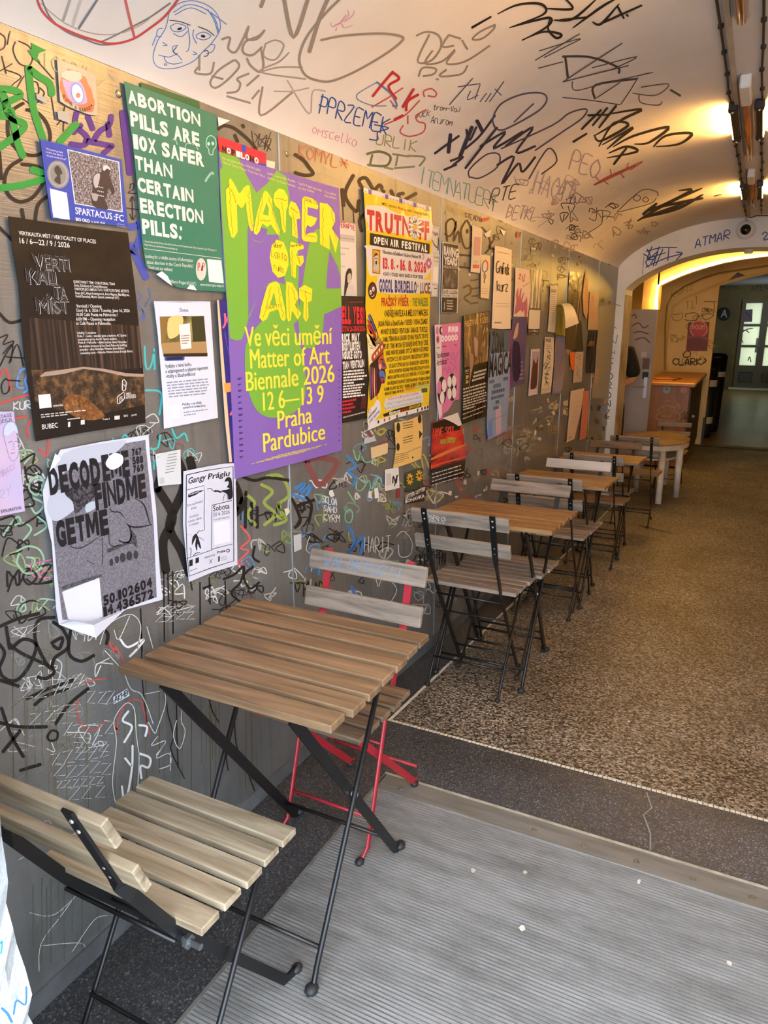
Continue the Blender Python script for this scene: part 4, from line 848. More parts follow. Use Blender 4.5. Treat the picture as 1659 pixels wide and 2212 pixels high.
for t, a, b_ in (('Národní galerie Praha, Veletržní palác', (110, 350), (570, 500)), ('National Gallery Prague, Trade Fair Palace', (118, 398), (620, 575)), ('GAMPA, Galerie města Pardubic', (645, 535), (985, 635)), ('GAMPA, City Gallery Pardubice', (650, 590), (985, 690)), ('Tusarův Praguls data místa', (1015, 650), (1300, 742)), ('and other locations', (1018, 705), (1210, 755)), ('Vstup zdarma', (1332, 755), (1465, 790)), ('Free admission', (1332, 800), (1478, 835))): s.T(t, a, b_, 30, c='d9cf8a', lay=4)
V(450, 240, .30139)
for p_, h_ in (([(490, 920), (540, 940), (570, 1020), (575, 1100), (550, 1180), (500, 1195), (460, 1150), (440, 1050), (455, 960)], None), ([(590, 935), (640, 950), (680, 955), (685, 985), (640, 1000), (630, 1040), (680, 1035), (685, 1080), (660, 1115), (630, 1100), (625, 1200), (595, 1180), (582, 1000)], None),
              ([(485, 1220), (510, 1240), (550, 1420), (555, 1490), (540, 1508), (520, 1490), (500, 1420), (440, 1440), (420, 1490), (390, 1508), (365, 1480), (380, 1400), (420, 1260), (440, 1235)], [(470, 1300), (440, 1390), (490, 1395)]), ([(560, 1222), (600, 1230), (640, 1300), (645, 1340), (620, 1390), (668, 1450), (640, 1495), (600, 1430), (590, 1500), (575, 1510), (562, 1480), (555, 1300)], None), ([(650, 1270), (690, 1245), (745, 1275), (740, 1360), (715, 1370), (718, 1480), (700, 1512), (680, 1480), (685, 1370), (650, 1340)], None)): s.G(p_, ye, 5, False, h_)
HT(s, 'EQUALITY', (420, 1418), (520, 1405), 22, 2.5, '6b6420', 6); HT(s, 'EQUALITY', (690, 640), (780, 675), 24, 2.5, '6b6420', 6)
for t, a, b_, h_ in (('Queer', (470, 975), (530, 985), 40), ('LGBTQ', (455, 1045), (560, 1075), 45), ('rights', (470, 1130), (540, 1160), 40), ('non-binary', (592, 975), (680, 965), 20)): HT(s, t, a, b_, h_, 3, '6b6420', 6)
r3 = random.Random(8)
def hand(a, b_, hgt, n, w=2.6, c='6b6420', lay=6):
    pts = []; dx, dy = (b_[0]-a[0])/n, (b_[1]-a[1])/n; l = math.hypot(dx, dy); nx_, ny_ = -dy/l, dx/l
    for i in range(n+1): q = r3.uniform(-.5, .5)*hgt; pts.append((a[0]+dx*i+nx_*q, a[1]+dy*i+ny_*q))
    s.L(pts, w, c, lay, True, n=3)
for a, b_ in (((150, 520), (170, 880)), ((165, 560), (200, 660)), ((285, 570), (315, 850)), ((395, 600), (340, 860)), ((435, 620), (505, 880)), ((525, 650), (545, 850)), ((605, 720), (630, 890)), ((690, 640), (690, 900)), ((820, 690), (820, 960)), ((880, 680), (920, 930)), ((600, 1000), (605, 1180)), ((640, 1040), (660, 1100)), ((450, 1260), (400, 1480)), ((500, 1260), (540, 1480)), ((575, 1250), (580, 1480)), ((600, 1260), (650, 1470)), ((700, 1290), (705, 1490)), ((480, 620), (560, 640)), ((370, 780), (440, 790)), ((590, 690), (645, 730)), ((700, 890), (770, 905)), ((660, 1280), (735, 1310))): hand(a, b_, 13, 16)
V(470, 640, .1808)
y2c = 'eedd46'
for t, a, b_, h0, h1 in (('Ve věci umění', (330, 600), (1365, 570), 236, 202), ('Matter of Art', (392, 865), (1335, 802), 236, 200), ('Biennale 2026', (342, 1135), (1392, 1020), 230, 204), ('12 6—13 9', (545, 1368), (1262, 1262), 216, 200), ('Praha', (718, 1586), (1125, 1508), 214, 192), ('Pardubice', (548, 1866), (1280, 1705), 226, 190)): s.T(t, a, b_, h0, h1, c=y2c, bold=.0, res=4, lay=5); s.T(t, (a[0]+7, a[1]), (b_[0]+7, b_[1]), h0, h1, c=y2c, bold=.0, res=4, lay=6)
s.M((720, 1905), (1375, 1755), (-80, 26), 5, 9, 'c2ae74', 4, 3)
for k in range(14): s.M((240+k*2, 985+k*72), (290+k*2, 980+k*72), (0, 12), 2, 9, '3d2a63', 4, k)
for k in range(13): s.M((1445, 890+k*70), (1470, 886+k*70), (0, 10), 1, 14, '3d2a63', 4, k+30)
s.flush()
# -- white glossy sheet with a curling corner
V(90, 930, .20347)
s = poster([(200, 205), (640, 120), (1135, 45), (1150, 260), (1215, 830), (1255, 1500), (1285, 1795), (900, 1900), (440, 2165), (185, 2060), (155, 1900), (110, 1200), (30, 850), (12, 640), (80, 440)], 'cfd0dc', 'white sheet with black condensed capitals over a grey skull texture', 4, rough=.35)
s.G([(320, 230), (1100, 100), (1140, 500), (1190, 1000), (1222, 1770), (900, 1880), (640, 1990), (220, 2010), (160, 1500), (120, 1050), (90, 660)], nmat([(0.34, '4e4b53'), (0.5, '716e77'), (0.66, '908e98')], (330, 330, 330), 6, .45, rin=.7), 1)
s.G([(230, 250), (700, 130), (900, 120), (640, 330), (250, 440), (60, 760), (130, 960), (300, 880), (420, 740), (240, 620), (100, 640)], 'b9bccb', 2, True); s.G([(470, 790), (560, 750), (600, 800), (480, 870)], 'b4bcc6', 3, True)
s.G([(280, 620), (520, 560), (560, 700), (470, 790), (360, 880), (330, 760), (250, 680)], nmat([(0.45, '201d22'), (0.6, '55525c')], (160, 160, 160), 4, .5), 3, True)
dk = '1a181e'
for t, a, b_, h0, h1, bo in (('DECOD', (90, 668), (632, 548), 270, 270, .04), ('EME', (655, 525), (940, 465), 260, 260, .04), ('FINDME', (575, 832), (1115, 690), 258, 238, .04), ('GETME', (168, 1228), (718, 1080), 262, 250, .04), ('767', (962, 268), (1065, 252), 72, 70, .03), ('588', (968, 360), (1080, 338), 78, 74, .03), ('769', (976, 448), (1085, 425), 76, 72, .03), ('50.102604', (660, 1860), (1175, 1650), 100, 95, .025), ('14.436572', (662, 1975), (1190, 1770), 100, 95, .025)): s.TB(t, a, b_, h0, h1, c=dk, bold=bo+.02, lay=5)
s.T('WATCH/PLAY/START/ENTER WIN', (218, 1695), (640, 1558), 38, c=dk, bold=.01, lay=5)
s.G([(680, 360), (720, 270), (790, 240), (860, 270), (860, 350), (800, 400), (740, 415)], 'dcdce8', 7, True)
s.L([(300, 1200), (330, 1240), (420, 1245), (520, 1190), (620, 1120)], 9, dk, 4, taper=True); s.L([(900, 990), (950, 1020), (1040, 1025), (1160, 1000)], 16, dk, 4, taper=True); s.L([(930, 1010), (950, 1100), (930, 1180), (860, 1185), (820, 1165)], 14, dk, 4); s.L([(715, 1100), (720, 1190), (760, 1230), (840, 1210)], 8, dk, 4); s.L([(990, 720), (1060, 760), (1100, 820), (1140, 960), (1170, 1010)], 13, dk, 4, taper=True); s.G([(960, 1060), (1000, 1110), (1020, 1250), (960, 1200), (900, 1215), (840, 1240), (700, 1300), (690, 1260), (850, 1205), (930, 1170)], nmat([(0.42, '1d1b20'), (0.62, '5f5c65')], (260, 260, 260), 5, .5), 4)
for q in ((860, 1350, 30, 50), (800, 1370, 22, 40), (930, 1330, 32, 50), (1000, 1320, 26, 45), (740, 1400, 20, 40)): s.E(*q, '37343a', 5)
s.L([(720, 820), (750, 860), (830, 870), (880, 930)], 12, dk, 4, taper=True); s.L([(480, 1380), (560, 1420)], 6, dk, 4); s.L([(640, 1140), (650, 1300), (640, 1430)], 6, dk, 4)
s.G([(218, 1712), (612, 1560), (650, 1980), (440, 2040), (280, 2000)], 'd9d9e2', 3)
s.G([(80, 440), (145, 242), (205, 305)], 'e6e6ee', 6); s.flush()
p = [on_x(px(q), .012) for q in ((185, 2060), (280, 2005), (430, 2035), (880, 1905), (440, 2165))]; p[1].x = .03; p[2].x = .045; p[4].x = .05
MB().add(p, [(0, 1, 2, 4), (4, 2, 3)]).build('curled_edge', mat('d6d7e4', .35), s.parent)
# -- small note
V(0, 900, N_)
s = poster([(995, 240), (1155, 210), (1160, 430), (1015, 445)], 'cfcfd0', 'small white note beside the purple poster', 1, 'note', 'note'); s.M((1075, 248), (1140, 236), (-3, 19), 7, 5, '77777a', 2, 4); s.G([(1020, 392), (1050, 388), (1053, 428), (1024, 432)], 'b9b9bb', 2); s.M((1008, 262), (1030, 258), (0, 0), 1, 4, '77777a', 2, 4); s.flush()
# -- line drawn flyer, and its twin farther along
def gangy(outline, z, lab, vw, full=True):
    V(*vw); s = poster(outline, 'cfcfdb', lab, z, rough=.35); k = '1d1b20'
    s.L([(178, 365), (500, 290), (975, 218), (985, 900), (988, 1830), (600, 1950), (228, 2090), (190, 1700), (172, 1200)], 13, k, 2, False, True)
    s.T('Gangy', (205, 520), (505, 440), 110, 100, c=k, bold=.02, it=.2); s.T('Práglu', (545, 440), (912, 375), 100, 90, c=k, bold=.02, it=.2)
    s.L([(180, 620), (480, 545), (488, 720), (478, 1120), (490, 1300), (410, 1325)], 9, k, 2, False); s.G([(205, 740), (215, 690), (330, 640), (490, 620), (400, 665), (330, 710), (290, 720), (240, 745)], k, 2)
    s.T('Vodní bitva', (225, 715), (400, 655), 30, c='cfcfdb', bold=.02, lay=3)
    for t, a, b_ in (('Dva nepřátelské', (195, 905), (462, 825)), ('gangy', (258, 950), (355, 925)), ('Kostýmy,', (236, 1100), (392, 1050)), ('scénky, úkoly', (205, 1180), (440, 1110)), ('a roleplay', (232, 1240), (395, 1190))): s.T(t, a, b_, 38, c='55535c')
    s.G([(835, 480), (850, 430), (900, 398), (945, 430), (962, 560), (968, 740), (900, 780), (880, 700), (820, 660), (770, 640), (800, 625), (880, 610), (920, 590), (870, 570), (900, 520), (890, 470)], k, 3, True); s.L([(660, 640), (720, 640), (770, 660)], 26, k, 3); s.L([(535, 605), (600, 595), (640, 640), (680, 620)], 10, k, 3); s.L([(830, 690), (800, 810)], 7, k, 3); s.L([(870, 700), (890, 800)], 6, k, 3)
    s.L([(610, 1640), (612, 1100), (616, 880), (955, 800)], 10, k, 2, False); s.T('Sobota', (638, 985), (918, 930), 95, 88, c=k, bold=.01); s.T('20 6 2026', (636, 1075), (918, 1020), 62, c='3a3840'); s.T('více informací na:', (640, 1145), (915, 1090), 34, c='55535c'); s.G([(645, 1180), (918, 1120), (928, 1500), (655, 1565)], 'e0e0e8', 2)
    s.L([(180, 1790), (600, 1650), (620, 1630), (965, 1540)], 9, k, 2, False); s.G([(275, 1560), (280, 1450), (310, 1390), (345, 1370), (380, 1420), (420, 1560), (430, 1620), (400, 1600), (370, 1540), (360, 1660), (330, 1560), (345, 1440), (320, 1470)], k, 3, True); s.L([(235, 1610), (260, 1640), (250, 1740)], 10, k, 3); s.L([(350, 1380), (400, 1310)], 14, k, 3, taper=True); s.L([(300, 1740), (340, 1700), (410, 1690)], 12, k, 3); s.L([(165, 1380), (230, 1380), (290, 1420)], 3, '77757c', 2); s.L([(370, 1430), (420, 1440), (480, 1480)], 6, k, 2)
    for q in ((228, 1820, 58, 110), (335, 1785, 58, 90), (722, 1760, 26, 90)): s.G([(q[0], q[1]), (q[0]+q[2], q[1]-20), (q[0]+q[2], q[1]+q[3]-20), (q[0], q[1]+q[3])], k, 2)
    s.T('mládež kraj', (490, 1790), (662, 1738), 34, c=k); s.T('Praha', (705, 1710), (845, 1670), 44, c=k, bold=.02); s.L([(860, 1650), (880, 1680), (915, 1660), (900, 1630), (870, 1640)], 12, k, 2); s.L([(570, 1878), (622, 1800)], 8, k, 2, False); s.L([(575, 1805), (615, 1870)], 8, k, 2, False); s.M((240, 2010), (470, 1920), (0, 0), 1, 14, '77757c', 2, 8); s.M((765, 1775), (880, 1745), (0, 26), 3, 7, '8d8b94', 2, 8); s.flush(); return s
gangy([(130, 300), (560, 215), (820, 170), (1045, 158), (1020, 500), (1040, 1100), (1050, 1895), (600, 2030), (225, 2190), (170, 1700), (125, 1200)], 2, 'white flyer with ink drawings of two hooded figures, beside the curling sheet', (380, 980, .12658))
# second print of the same flyer behind the yellow poster: mapped by its own frame
V(730, 390, .13864)
s = poster([(1455, 690), (1590, 735), (1560, 1815), (1445, 1810)], 'c9c4be', 'narrow visible edge of a white ink drawn flyer right of the yellow poster', 1)
k = '1d1b20'; s.L([(1462, 720), (1578, 752), (1575, 1135), (1480, 1130)], 7, k, 2, False); s.T('Práglu', (1458, 830), (1562, 860), 50, c=k, it=.2, bold=.01); s.L([(1470, 930), (1510, 1010), (1550, 1050), (1570, 1080)], 18, k, 2, taper=True); s.L([(1560, 880), (1565, 960), (1555, 1090)], 20, k, 2, taper=True); s.T('Sobota', (1488, 1205), (1572, 1222), 46, c=k); s.T('20 6 2026', (1485, 1265), (1570, 1275), 26, c='4a484e'); s.G([(1490, 1335), (1565, 1345), (1555, 1590), (1480, 1580)], 'e0dcd6', 2); s.L([(1470, 1620), (1560, 1625), (1555, 1800), (1450, 1795)], 7, k, 2, False, True); s.L([(1500, 1680), (1540, 1685)], 14, k, 2, False); s.flush()
# -- pastel poster cut by the left edge of the photo
V(0, 900, N_)
s = poster([(-160, -30), (88, -33), (130, 300), (160, 605), (0, 637), (-160, 668)], nmat([(0.3, 'd9b9cf'), (0.5, 'c3b4d8'), (0.7, 'a9c0dc')], (4, 4, 4), 2, .4), 'pastel pink and blue poster with a drawn pale face at the left edge', 2, rough=.4)
s.T('ON STAGE', (-60, 22), (76, 0), 22, c='26242c'); s.T('THE JESUS', (-60, 52), (78, 30), 22, c='26242c'); s.T('EXPLORATION', (8, 618), (136, 592), 20, c='26242c', bold=.015)
s.L([(20, 110), (30, 60), (65, 30), (100, 45), (118, 110), (124, 200), (110, 260), (85, 285), (60, 260), (40, 190), (20, 110)], 4, '8a8fb4', 2); s.G([(25, 110), (35, 60), (70, 35), (105, 60), (115, 110), (90, 90), (55, 120)], 'c8cfe6', 2, True); s.L([(55, 165), (80, 158)], 4, '6a6f98', 3); s.L([(95, 158), (115, 160)], 4, '6a6f98', 3); s.L([(70, 235), (95, 232)], 5, 'b4738a', 3); s.L([(85, 165), (90, 205), (80, 212)], 3, '8a8fb4', 3)
HT(s, 'MBASS', (0, 390), (95, 340), 42, 3, 'b98fb4', 3); HT(s, 'RY', (0, 545), (70, 495), 60, 3, '8f9fc4', 3); s.flush()
# -- sheet about therapy
V(730, 390, .13864)
s = poster([(10, 630), (275, 680), (285, 1200), (298, 1800), (55, 1795), (30, 1200)], 'cfc8bf', 'white sheet with red hand lettering and a portrait of a smiling woman', 2)
HT(s, 'OTERAPIE', (-20, 705), (268, 775), 75, 11, 'b2324a', 3, .15); s.G([(20, 825), (260, 862), (258, 972), (25, 935)], 'b3ada6', 1)
for t, a, b_ in (('naší podpora na té naší', (25, 895), (255, 930)), ('vy na do terapie', (35, 1055), (178, 1072)), ('cena Kč', (40, 1150), (112, 1160)), ('Kontakt', (42, 1345), (110, 1350))): s.T(t, a, b_, 22, c='55504c')
s.G([(95, 1780), (115, 1500), (140, 1400), (180, 1365), (215, 1400), (215, 1520), (190, 1590), (160, 1620), (150, 1700), (120, 1780)], '1f1b1a', 2, True); s.G([(150, 1480), (185, 1440), (208, 1480), (205, 1560), (180, 1610), (150, 1580)], 'b7aaa2', 3, True); s.G([(120, 1790), (140, 1680), (190, 1610), (250, 1640), (285, 1790)], 'c3bbb4', 3); s.L([(160, 1560), (178, 1575), (195, 1560)], 5, 'efeae4', 4); s.flush()
# -- black and red event poster
V(730, 640, .13864)
s = poster([(50, -5), (425, 5), (450, 600), (495, 1300), (505, 1880), (300, 1935), (70, 1975), (60, 900)], '161012', 'black poster with tall red and white capitals beside the yellow poster', 2)
rd = 'cf2036'
s.TB('ELL YES!', (62, 410), (415, 415), 260, 245, c=rd); s.T('ŠTÝN 26-28/6/2026', (62, 552), (425, 540), 85, 80, c=rd, bold=.02)
for t, a, b_, h in (('RICK MAY', (62, 708), (338, 698), 125), ('BODYLISTEN', (66, 845), (345, 830), 125), ('NSUKE GOTO', (70, 978), (370, 960), 118), ('TIAN VENTOLIN', (75, 1135), (410, 1095), 115)): s.TB(t, a, b_, h, c=W_)
s.M((85, 1190), (460, 1155), (0, 46), 5, 26, W_, 2, 9, .7); s.M((80, 1420), (460, 1375), (0, 42), 5, 24, W_, 2, 19, .7)
s.M((70, 1660), (330, 1615), (0, 56), 4, 30, rd, 2, 29, .6); s.G([(375, 1560), (445, 1545), (440, 1740), (350, 1755)], '4c1220', 2); s.M((180, 100), (400, 95), (0, 0), 1, 16, '8c2a30', 2, 2); s.M((80, 1900), (430, 1810), (0, 0), 1, 20, 'b7a8a4', 2, 2, 1); s.flush()
# -- yellow festival poster
V(730, 390, .13864)
o5 = 250/.13864
s = poster([(400, 110), (900, 250), (1455, 415), (1465, 900), (1440, 1700), (1425, o5+400), (1450, o5+1000), (1415, o5+1700), (1000, o5+1860), (480, o5+2085), (455, o5+1850), (490, o5+1300), (470, o5+900), (430, o5+150), (445, 1500), (440, 800)], 'e0bd1c', 'tall yellow festival poster with red title, daisy and feathered head, in shiny plastic', 4, rough=.22)
s.G([(400, 108), (1455, 413), (1455, 470), (400, 180)], 'cdc9d4', 1)
for x0 in (475, 735, 955, 1175, 1370):
    y_ = 110+(x0-400)*.29; s.G([(x0, y_+5), (x0+50, y_+20), (x0+50, y_+88), (x0, y_+74)], '4a3a9c', 2)
for x0 in (430, 700, 820, 870, 920, 1030, 1090, 1150, 1240, 1290, 1330, 1420):
    y_ = 160+(x0-400)*.29; s.L([(x0-10, y_), (x0+12, y_+6)], 5, '3a3468', 2, False); s.L([(x0, y_-14), (x0+2, y_+18)], 4, '3a3468', 2, False)
for t, a, b_, c_ in (('MO', (690, 380), (765, 395), '3a352a'), ('Legendary', (780, 400), (920, 435), '2c6b3a'), ('Meeting', (935, 440), (1058, 475), 'b8462c'), ('with', (1075, 475), (1150, 497), '3a352a'), ('Underground', (1170, 500), (1312, 535), '3a352a'), ('Spirit', (1325, 535), (1392, 552), '3a352a')): s.T(t, a, b_, 42, c=c_, bold=.01)
s.G([(430, 430), (470, 390), (700, 400), (850, 480), (1100, 560), (1450, 620), (1455, 900), (1400, 940), (1300, 880), (1000, 840), (700, 790), (460, 780), (480, 700), (420, 560)], 'd6d0ca', 1, True); s.G([(500, 1010), (1430, 1130), (1420, 1440), (1330, 1540), (1430, 1560), (1430, 1740), (640, 1740), (620, 1500), (500, 1480), (460, 1300), (440, 1080)], 'd6d0ca', 1, True)
s.TB('TRUTN', (455, 745), (1130, 865), 300, 290, c='b8202f'); s.TB('FF', (1265, 895), (1420, 915), 280, 275, c='b8202f')
for k in range(13):
    a_ = 2*math.pi*k/13; s.E(1205+58*math.cos(a_), 725+130*math.sin(a_), 20, 62, 'ddd8d6', 5, a_+math.pi/2 if abs(math.cos(a_)) > .4 else 0, 10); s.E(1205+58*math.cos(a_), 725+130*math.sin(a_), 24, 67, '2a2624', 4, a_+math.pi/2 if abs(math.cos(a_)) > .4 else 0, 10)
s.E(1208, 725, 28, 54, 'c99a25', 6)
s.G([(500, 815), (1420, 985), (1432, 1000), (1425, 1145), (1400, 1140), (700, 1040), (510, 1005), (498, 990)], '161312', 3); s.TB('OPEN AIR FESTIVAL', (560, 975), (1392, 1112), 105, 110, c='efeae4', bold=.04, lay=4, gap=.25)
s.G([(525, 1045), (668, 1065), (668, 1480), (528, 1462)], 'd9cdb0', 2); s.G([(540, 1068), (658, 1086), (658, 1455), (540, 1440)], '2a2420', 3); s.G([(548, 1080), (650, 1096), (650, 1445), (548, 1428)], 'd99a28', 4); s.G([(560, 1200), (590, 1130), (620, 1170), (625, 1260), (640, 1400), (550, 1390), (555, 1320), (575, 1290)], 'b8b3ae', 5, True); s.L([(575, 1215), (615, 1215)], 10, '2a2420', 6); s.E(597, 1280, 14, 30, '3a3430', 6); s.G([(560, 1200), (575, 1140), (605, 1130), (622, 1170), (600, 1165), (575, 1180)], '3a3430', 6, True)
s.T('Věnováno náčelníkovi Václavu Havlovi 90', (692, 1135), (1295, 1222), 56, 56, c='201c1c', bold=.02, lay=3); s.L([(1310, 1160), (1330, 1150), (1340, 1190), (1320, 1235)], 8, 'b8202f', 3)
s.TB('13. 8. - 16. 8. 2026', (700, 1365), (1375, 1430), 165, 155, c='c22a38', bold=.05, lay=3); s.T('4 DAYS • 3 STAGES • MANY BANDS & YOUR TEEPEE', (706, 1480), (1325, 1530), 56, 52, c='201c1c', bold=.02, lay=3)
s.TB('GOGOL BORDELLO', (645, 1728), (1225, 1745), 200, 170, c='2a3078', bold=.05, lay=3); s.T('+', (1232, 1690), (1262, 1690), 90, c='8a5a28', lay=3); s.T('LUCIE', (1280, 1755), (1435, 1755), 165, 165, c='6b3f28', bold=.03, lay=3)
for k in range(7):
    a_ = 2*math.pi*k/7; s.E(1415+30*math.cos(a_), 1290+60*math.sin(a_), 16, 34, 'b3608c', 3, 0, 8)
s.E(538, 1715, 68, 135, '1c1718', 3); s.E(538, 1715, 52, 105, '5c2430', 4); s.E(510, 1740, 17, 36, 'e8e2dc', 5); s.E(552, 1690, 19, 38, 'e8e2dc', 5); s.E(512, 1745, 7, 14, '161312', 6); s.E(554, 1696, 7, 14, '161312', 6); s.L([(520, 1800), (545, 1810), (565, 1780)], 8, 'e8e2dc', 5)
V(730, 640, .13864)
s.T('PRAŽSKÝ VÝBĚR', (678, 150), (1105, 150), 130, 128, c='b22a30', bold=.03, lay=3); s.T('+', (1125, 110), (1150, 110), 60, c='c4722c', lay=3); s.T('THE WAILERS', (1160, 152), (1405, 150), 125, 130, c='5d7a2c', bold=.025, lay=3)
ln = [('ONDŘEJ HAVELKA & MELODY MAKERS', (722, 320), (1400, 300), 105), ('JASNÁ PÁKA a David Koller / REDED / VISHA ZÁMEK', (628, 470), (1400, 430), 85), ('MONKEY BUSINESS / VENTOLIN / GARAGE / TURTLES', (672, 595), (1395, 555), 85), ('KAMIL STŘIHAVKA & LEADERS / DUNAJ / PLASTIC PEOPLE', (702, 712), (1405, 650), 78), ('MC GEY / TRNÍ / MUCHA / EE / KRÁSNÉ NOVÉ STROJE / ZÍVEŠ', (710, 822), (1405, 755), 78), ('KAREL VAŇOVEC & BAND / BYT Č.4 / MADHOUSE EXPRESS', (750, 922), (1412, 850), 72), ('KURTIZÁNY Z 25. AVE / ACID ROW / ZKROZESTNOST / ŠKWOR', (762, 1022), (1415, 945), 66), ('THE LEGACY / ŽYWIOLAK UQO / SKARFACE EFI / OSZYLOTER DJ', (790, 1118), (1420, 1042), 62), ('HENTAI CORPORATION / NICK BAND PUNK / REFLECTIONS OF VOODOO', (795, 1205), (1425, 1125), 58), ('MARTA A RASPUTIN & HOSTÉ / N.V.Ú. / PETR VÁŠA A TY SYČÁCI / UPMLW', (776, 1295), (1428, 1205), 56), ('SBOR BŘEZENSKÝCH KASTRÁTŮ / EVERYTHING MOVED / PYGREEN & DÉMON', (770, 1385), (1428, 1295), 54), ('VLADIMÍR VÁCLAVEK / BILLY BELLY / ORIGINAL ELEGMENTO / PEPA LÁBUS A SPOL', (720, 1478), (1425, 1360), 52), ('HERNÁCKÉ CIMBÁLOVÉ MUZIKY', (730, 1545), (1035, 1490), 46)]
for t, a, b_, h in ln: s.T(t, a, b_, h, h*.95, c='3d2c14', bold=.02, lay=3, res=1)
s.T('DIVADLO PRO DĚTI', (1055, 1468), (1200, 1445), 46, c='c4622c', bold=.02, lay=3); s.G([(1300, 1440), (1390, 1425), (1395, 1490), (1305, 1505)], '3c5f34', 3); s.G([(1215, 1400), (1415, 1360), (1418, 1400), (1215, 1440)], '9fb27a', 2)
s.G([(740, 1600), (1000, 1520), (1320, 1470), (1330, 1650), (1100, 1700), (760, 1780), (720, 1700)], 'd5d0cc', 2)
for t, a, b_, c_ in (('Jarda Zemek Žerexý, Mňoukej, Žaket a Vojtek Šárková', (775, 1625), (1260, 1525), 'c4566a'), ('FESTIVAL CITY: Underground Tent, Padesátky, Bar, dětský sitar', (760, 1705), (1305, 1580), '7a9cb8'), ('jahodárna, výčepy, plyš, hotely, non Stop, divadlo Camp & další', (735, 1765), (1300, 1650), '7a9cb8')): s.T(t, a, b_, 42, c=c_, bold=.01, lay=3, res=1)
s.G([(700, 1840), (900, 1760), (1300, 1660), (1300, 1720), (1000, 1800), (720, 1880)], '1a1614', 3); s.T('PŘEDPRODEJ', (800, 1850), (970, 1810), 40, c='efe8e2', bold=.03, lay=4); s.T('TICKETS', (980, 1800), (1090, 1775), 40, c='b22a30', bold=.03, lay=4); s.T('CAMP A DĚTI ZDARMA', (1105, 1760), (1290, 1710), 40, c='d9c028', bold=.03, lay=4)
s.G([(460, 2080), (500, 1960), (1410, 1690), (1415, 1760), (900, 1900), (490, 2080)], 'dad6d2', 2)
for x0, c_ in ((620, '1c1a1a'), (715, 'b22a30'), (790, 'b25a6a'), (910, '3a3634'), (1065, '6a2a4a'), (1230, '3a3634'), (1300, '1c1a1a'), (1345, '1c1a1a'), (1385, '3a3634')):
    y_ = 2010-(x0-560)*.30-55; s.G([(x0, y_), (x0+22, y_-6), (x0+22, y_+40), (x0, y_+46)], c_, 3)
# feathered head in profile
def fe(pts, c_, l=4): s.G(pts, c_, l, True)
fe([(470, 760), (520, 690), (600, 660), (650, 700), (700, 740), (690, 800), (560, 1000), (500, 1080), (470, 900)], 'e6dcb4', 3)
r9 = random.Random(4)
for k in range(15):
    a_ = math.radians(195+k*9.5); L1 = 150+40*math.sin(k*.4); c0 = (640, 860)
    p0_ = (c0[0]+math.cos(a_)*60, c0[1]+math.sin(a_)*120); p1_ = (c0[0]+math.cos(a_)*L1, c0[1]+math.sin(a_)*(L1*1.5)); s.L([p0_, p1_], 9, '2a1f20', 4, False)
for k, c_ in enumerate(('3f5f9c', 'c4502c', 'b22a44', 'e0a02c', 'e6dcb4')):
    x0, y0 = 500-k*6, 300+k*75; fe([(x0-30, y0+10), (x0+10, y0-10), (x0+70+k*8, y0+130), (x0+100+k*6, y0+260), (x0+60, y0+220), (x0+10, y0+110)], c_, 4)
s.L([(500, 280), (560, 420), (600, 520), (640, 660)], 12, '2a1f20', 5, taper=True); s.L([(455, 360), (520, 480), (570, 600)], 10, '2a1f20', 5, taper=True)
fe([(525, 930), (600, 820), (690, 700), (710, 860), (640, 930), (545, 1020)], 'a2472c', 5)
for k in range(4): s.G([(555+k*38, 930-k*48), (578+k*38, 900-k*48), (585+k*38, 940-k*48), (565+k*38, 975-k*48)], 'e0d2a8', 6)
fe([(560, 1010), (640, 930), (705, 870), (715, 960), (760, 1110), (730, 1140), (745, 1210), (725, 1350), (680, 1365), (640, 1500), (560, 1580), (500, 1600), (490, 1300), (500, 1080)], '2c1a1e', 4)
fe([(630, 990), (700, 900), (720, 1000), (755, 1110), (690, 1130), (640, 1080)], 'b2523c', 5); fe([(690, 1010), (725, 1040), (740, 1100), (700, 1090)], '3a3f8c', 6); fe([(640, 1180), (700, 1160), (735, 1230), (720, 1330), (670, 1300)], '4a6fae', 6); fe([(660, 1250), (720, 1260), (715, 1330), (680, 1340)], 'b2306c', 6); fe([(640, 1050), (680, 1080), (660, 1150), (635, 1110)], 'dba08a', 6); s.L([(665, 990), (695, 985), (700, 1010)], 14, '1a1214', 7)
for k, c_ in enumerate(('7a5fa8', 'b23a44', 'd8b890', '8a3038')): s.L([(510+k*28, 1100+k*10), (515+k*26, 1350), (505+k*36, 1600)], 16, c_, 5, taper=True)
fe([(460, 1960), (480, 1780), (560, 1700), (600, 1620), (650, 1640), (665, 1800), (600, 1900), (520, 1990), (490, 2040)], 'dcd8d8', 6)
s.T('ANNIVERSARY', (475, 1920), (610, 1760), 44, c='26242c', bold=.03, lay=7); s.T('JOINT FESTIVAL', (490, 1985), (655, 1800), 44, c='3a5a9c', bold=.03, lay=7); s.E(497, 1790, 22, 40, 'c4722c', 7); s.E(497, 1790, 16, 30, 'dcd8d8', 8)
s.flush()
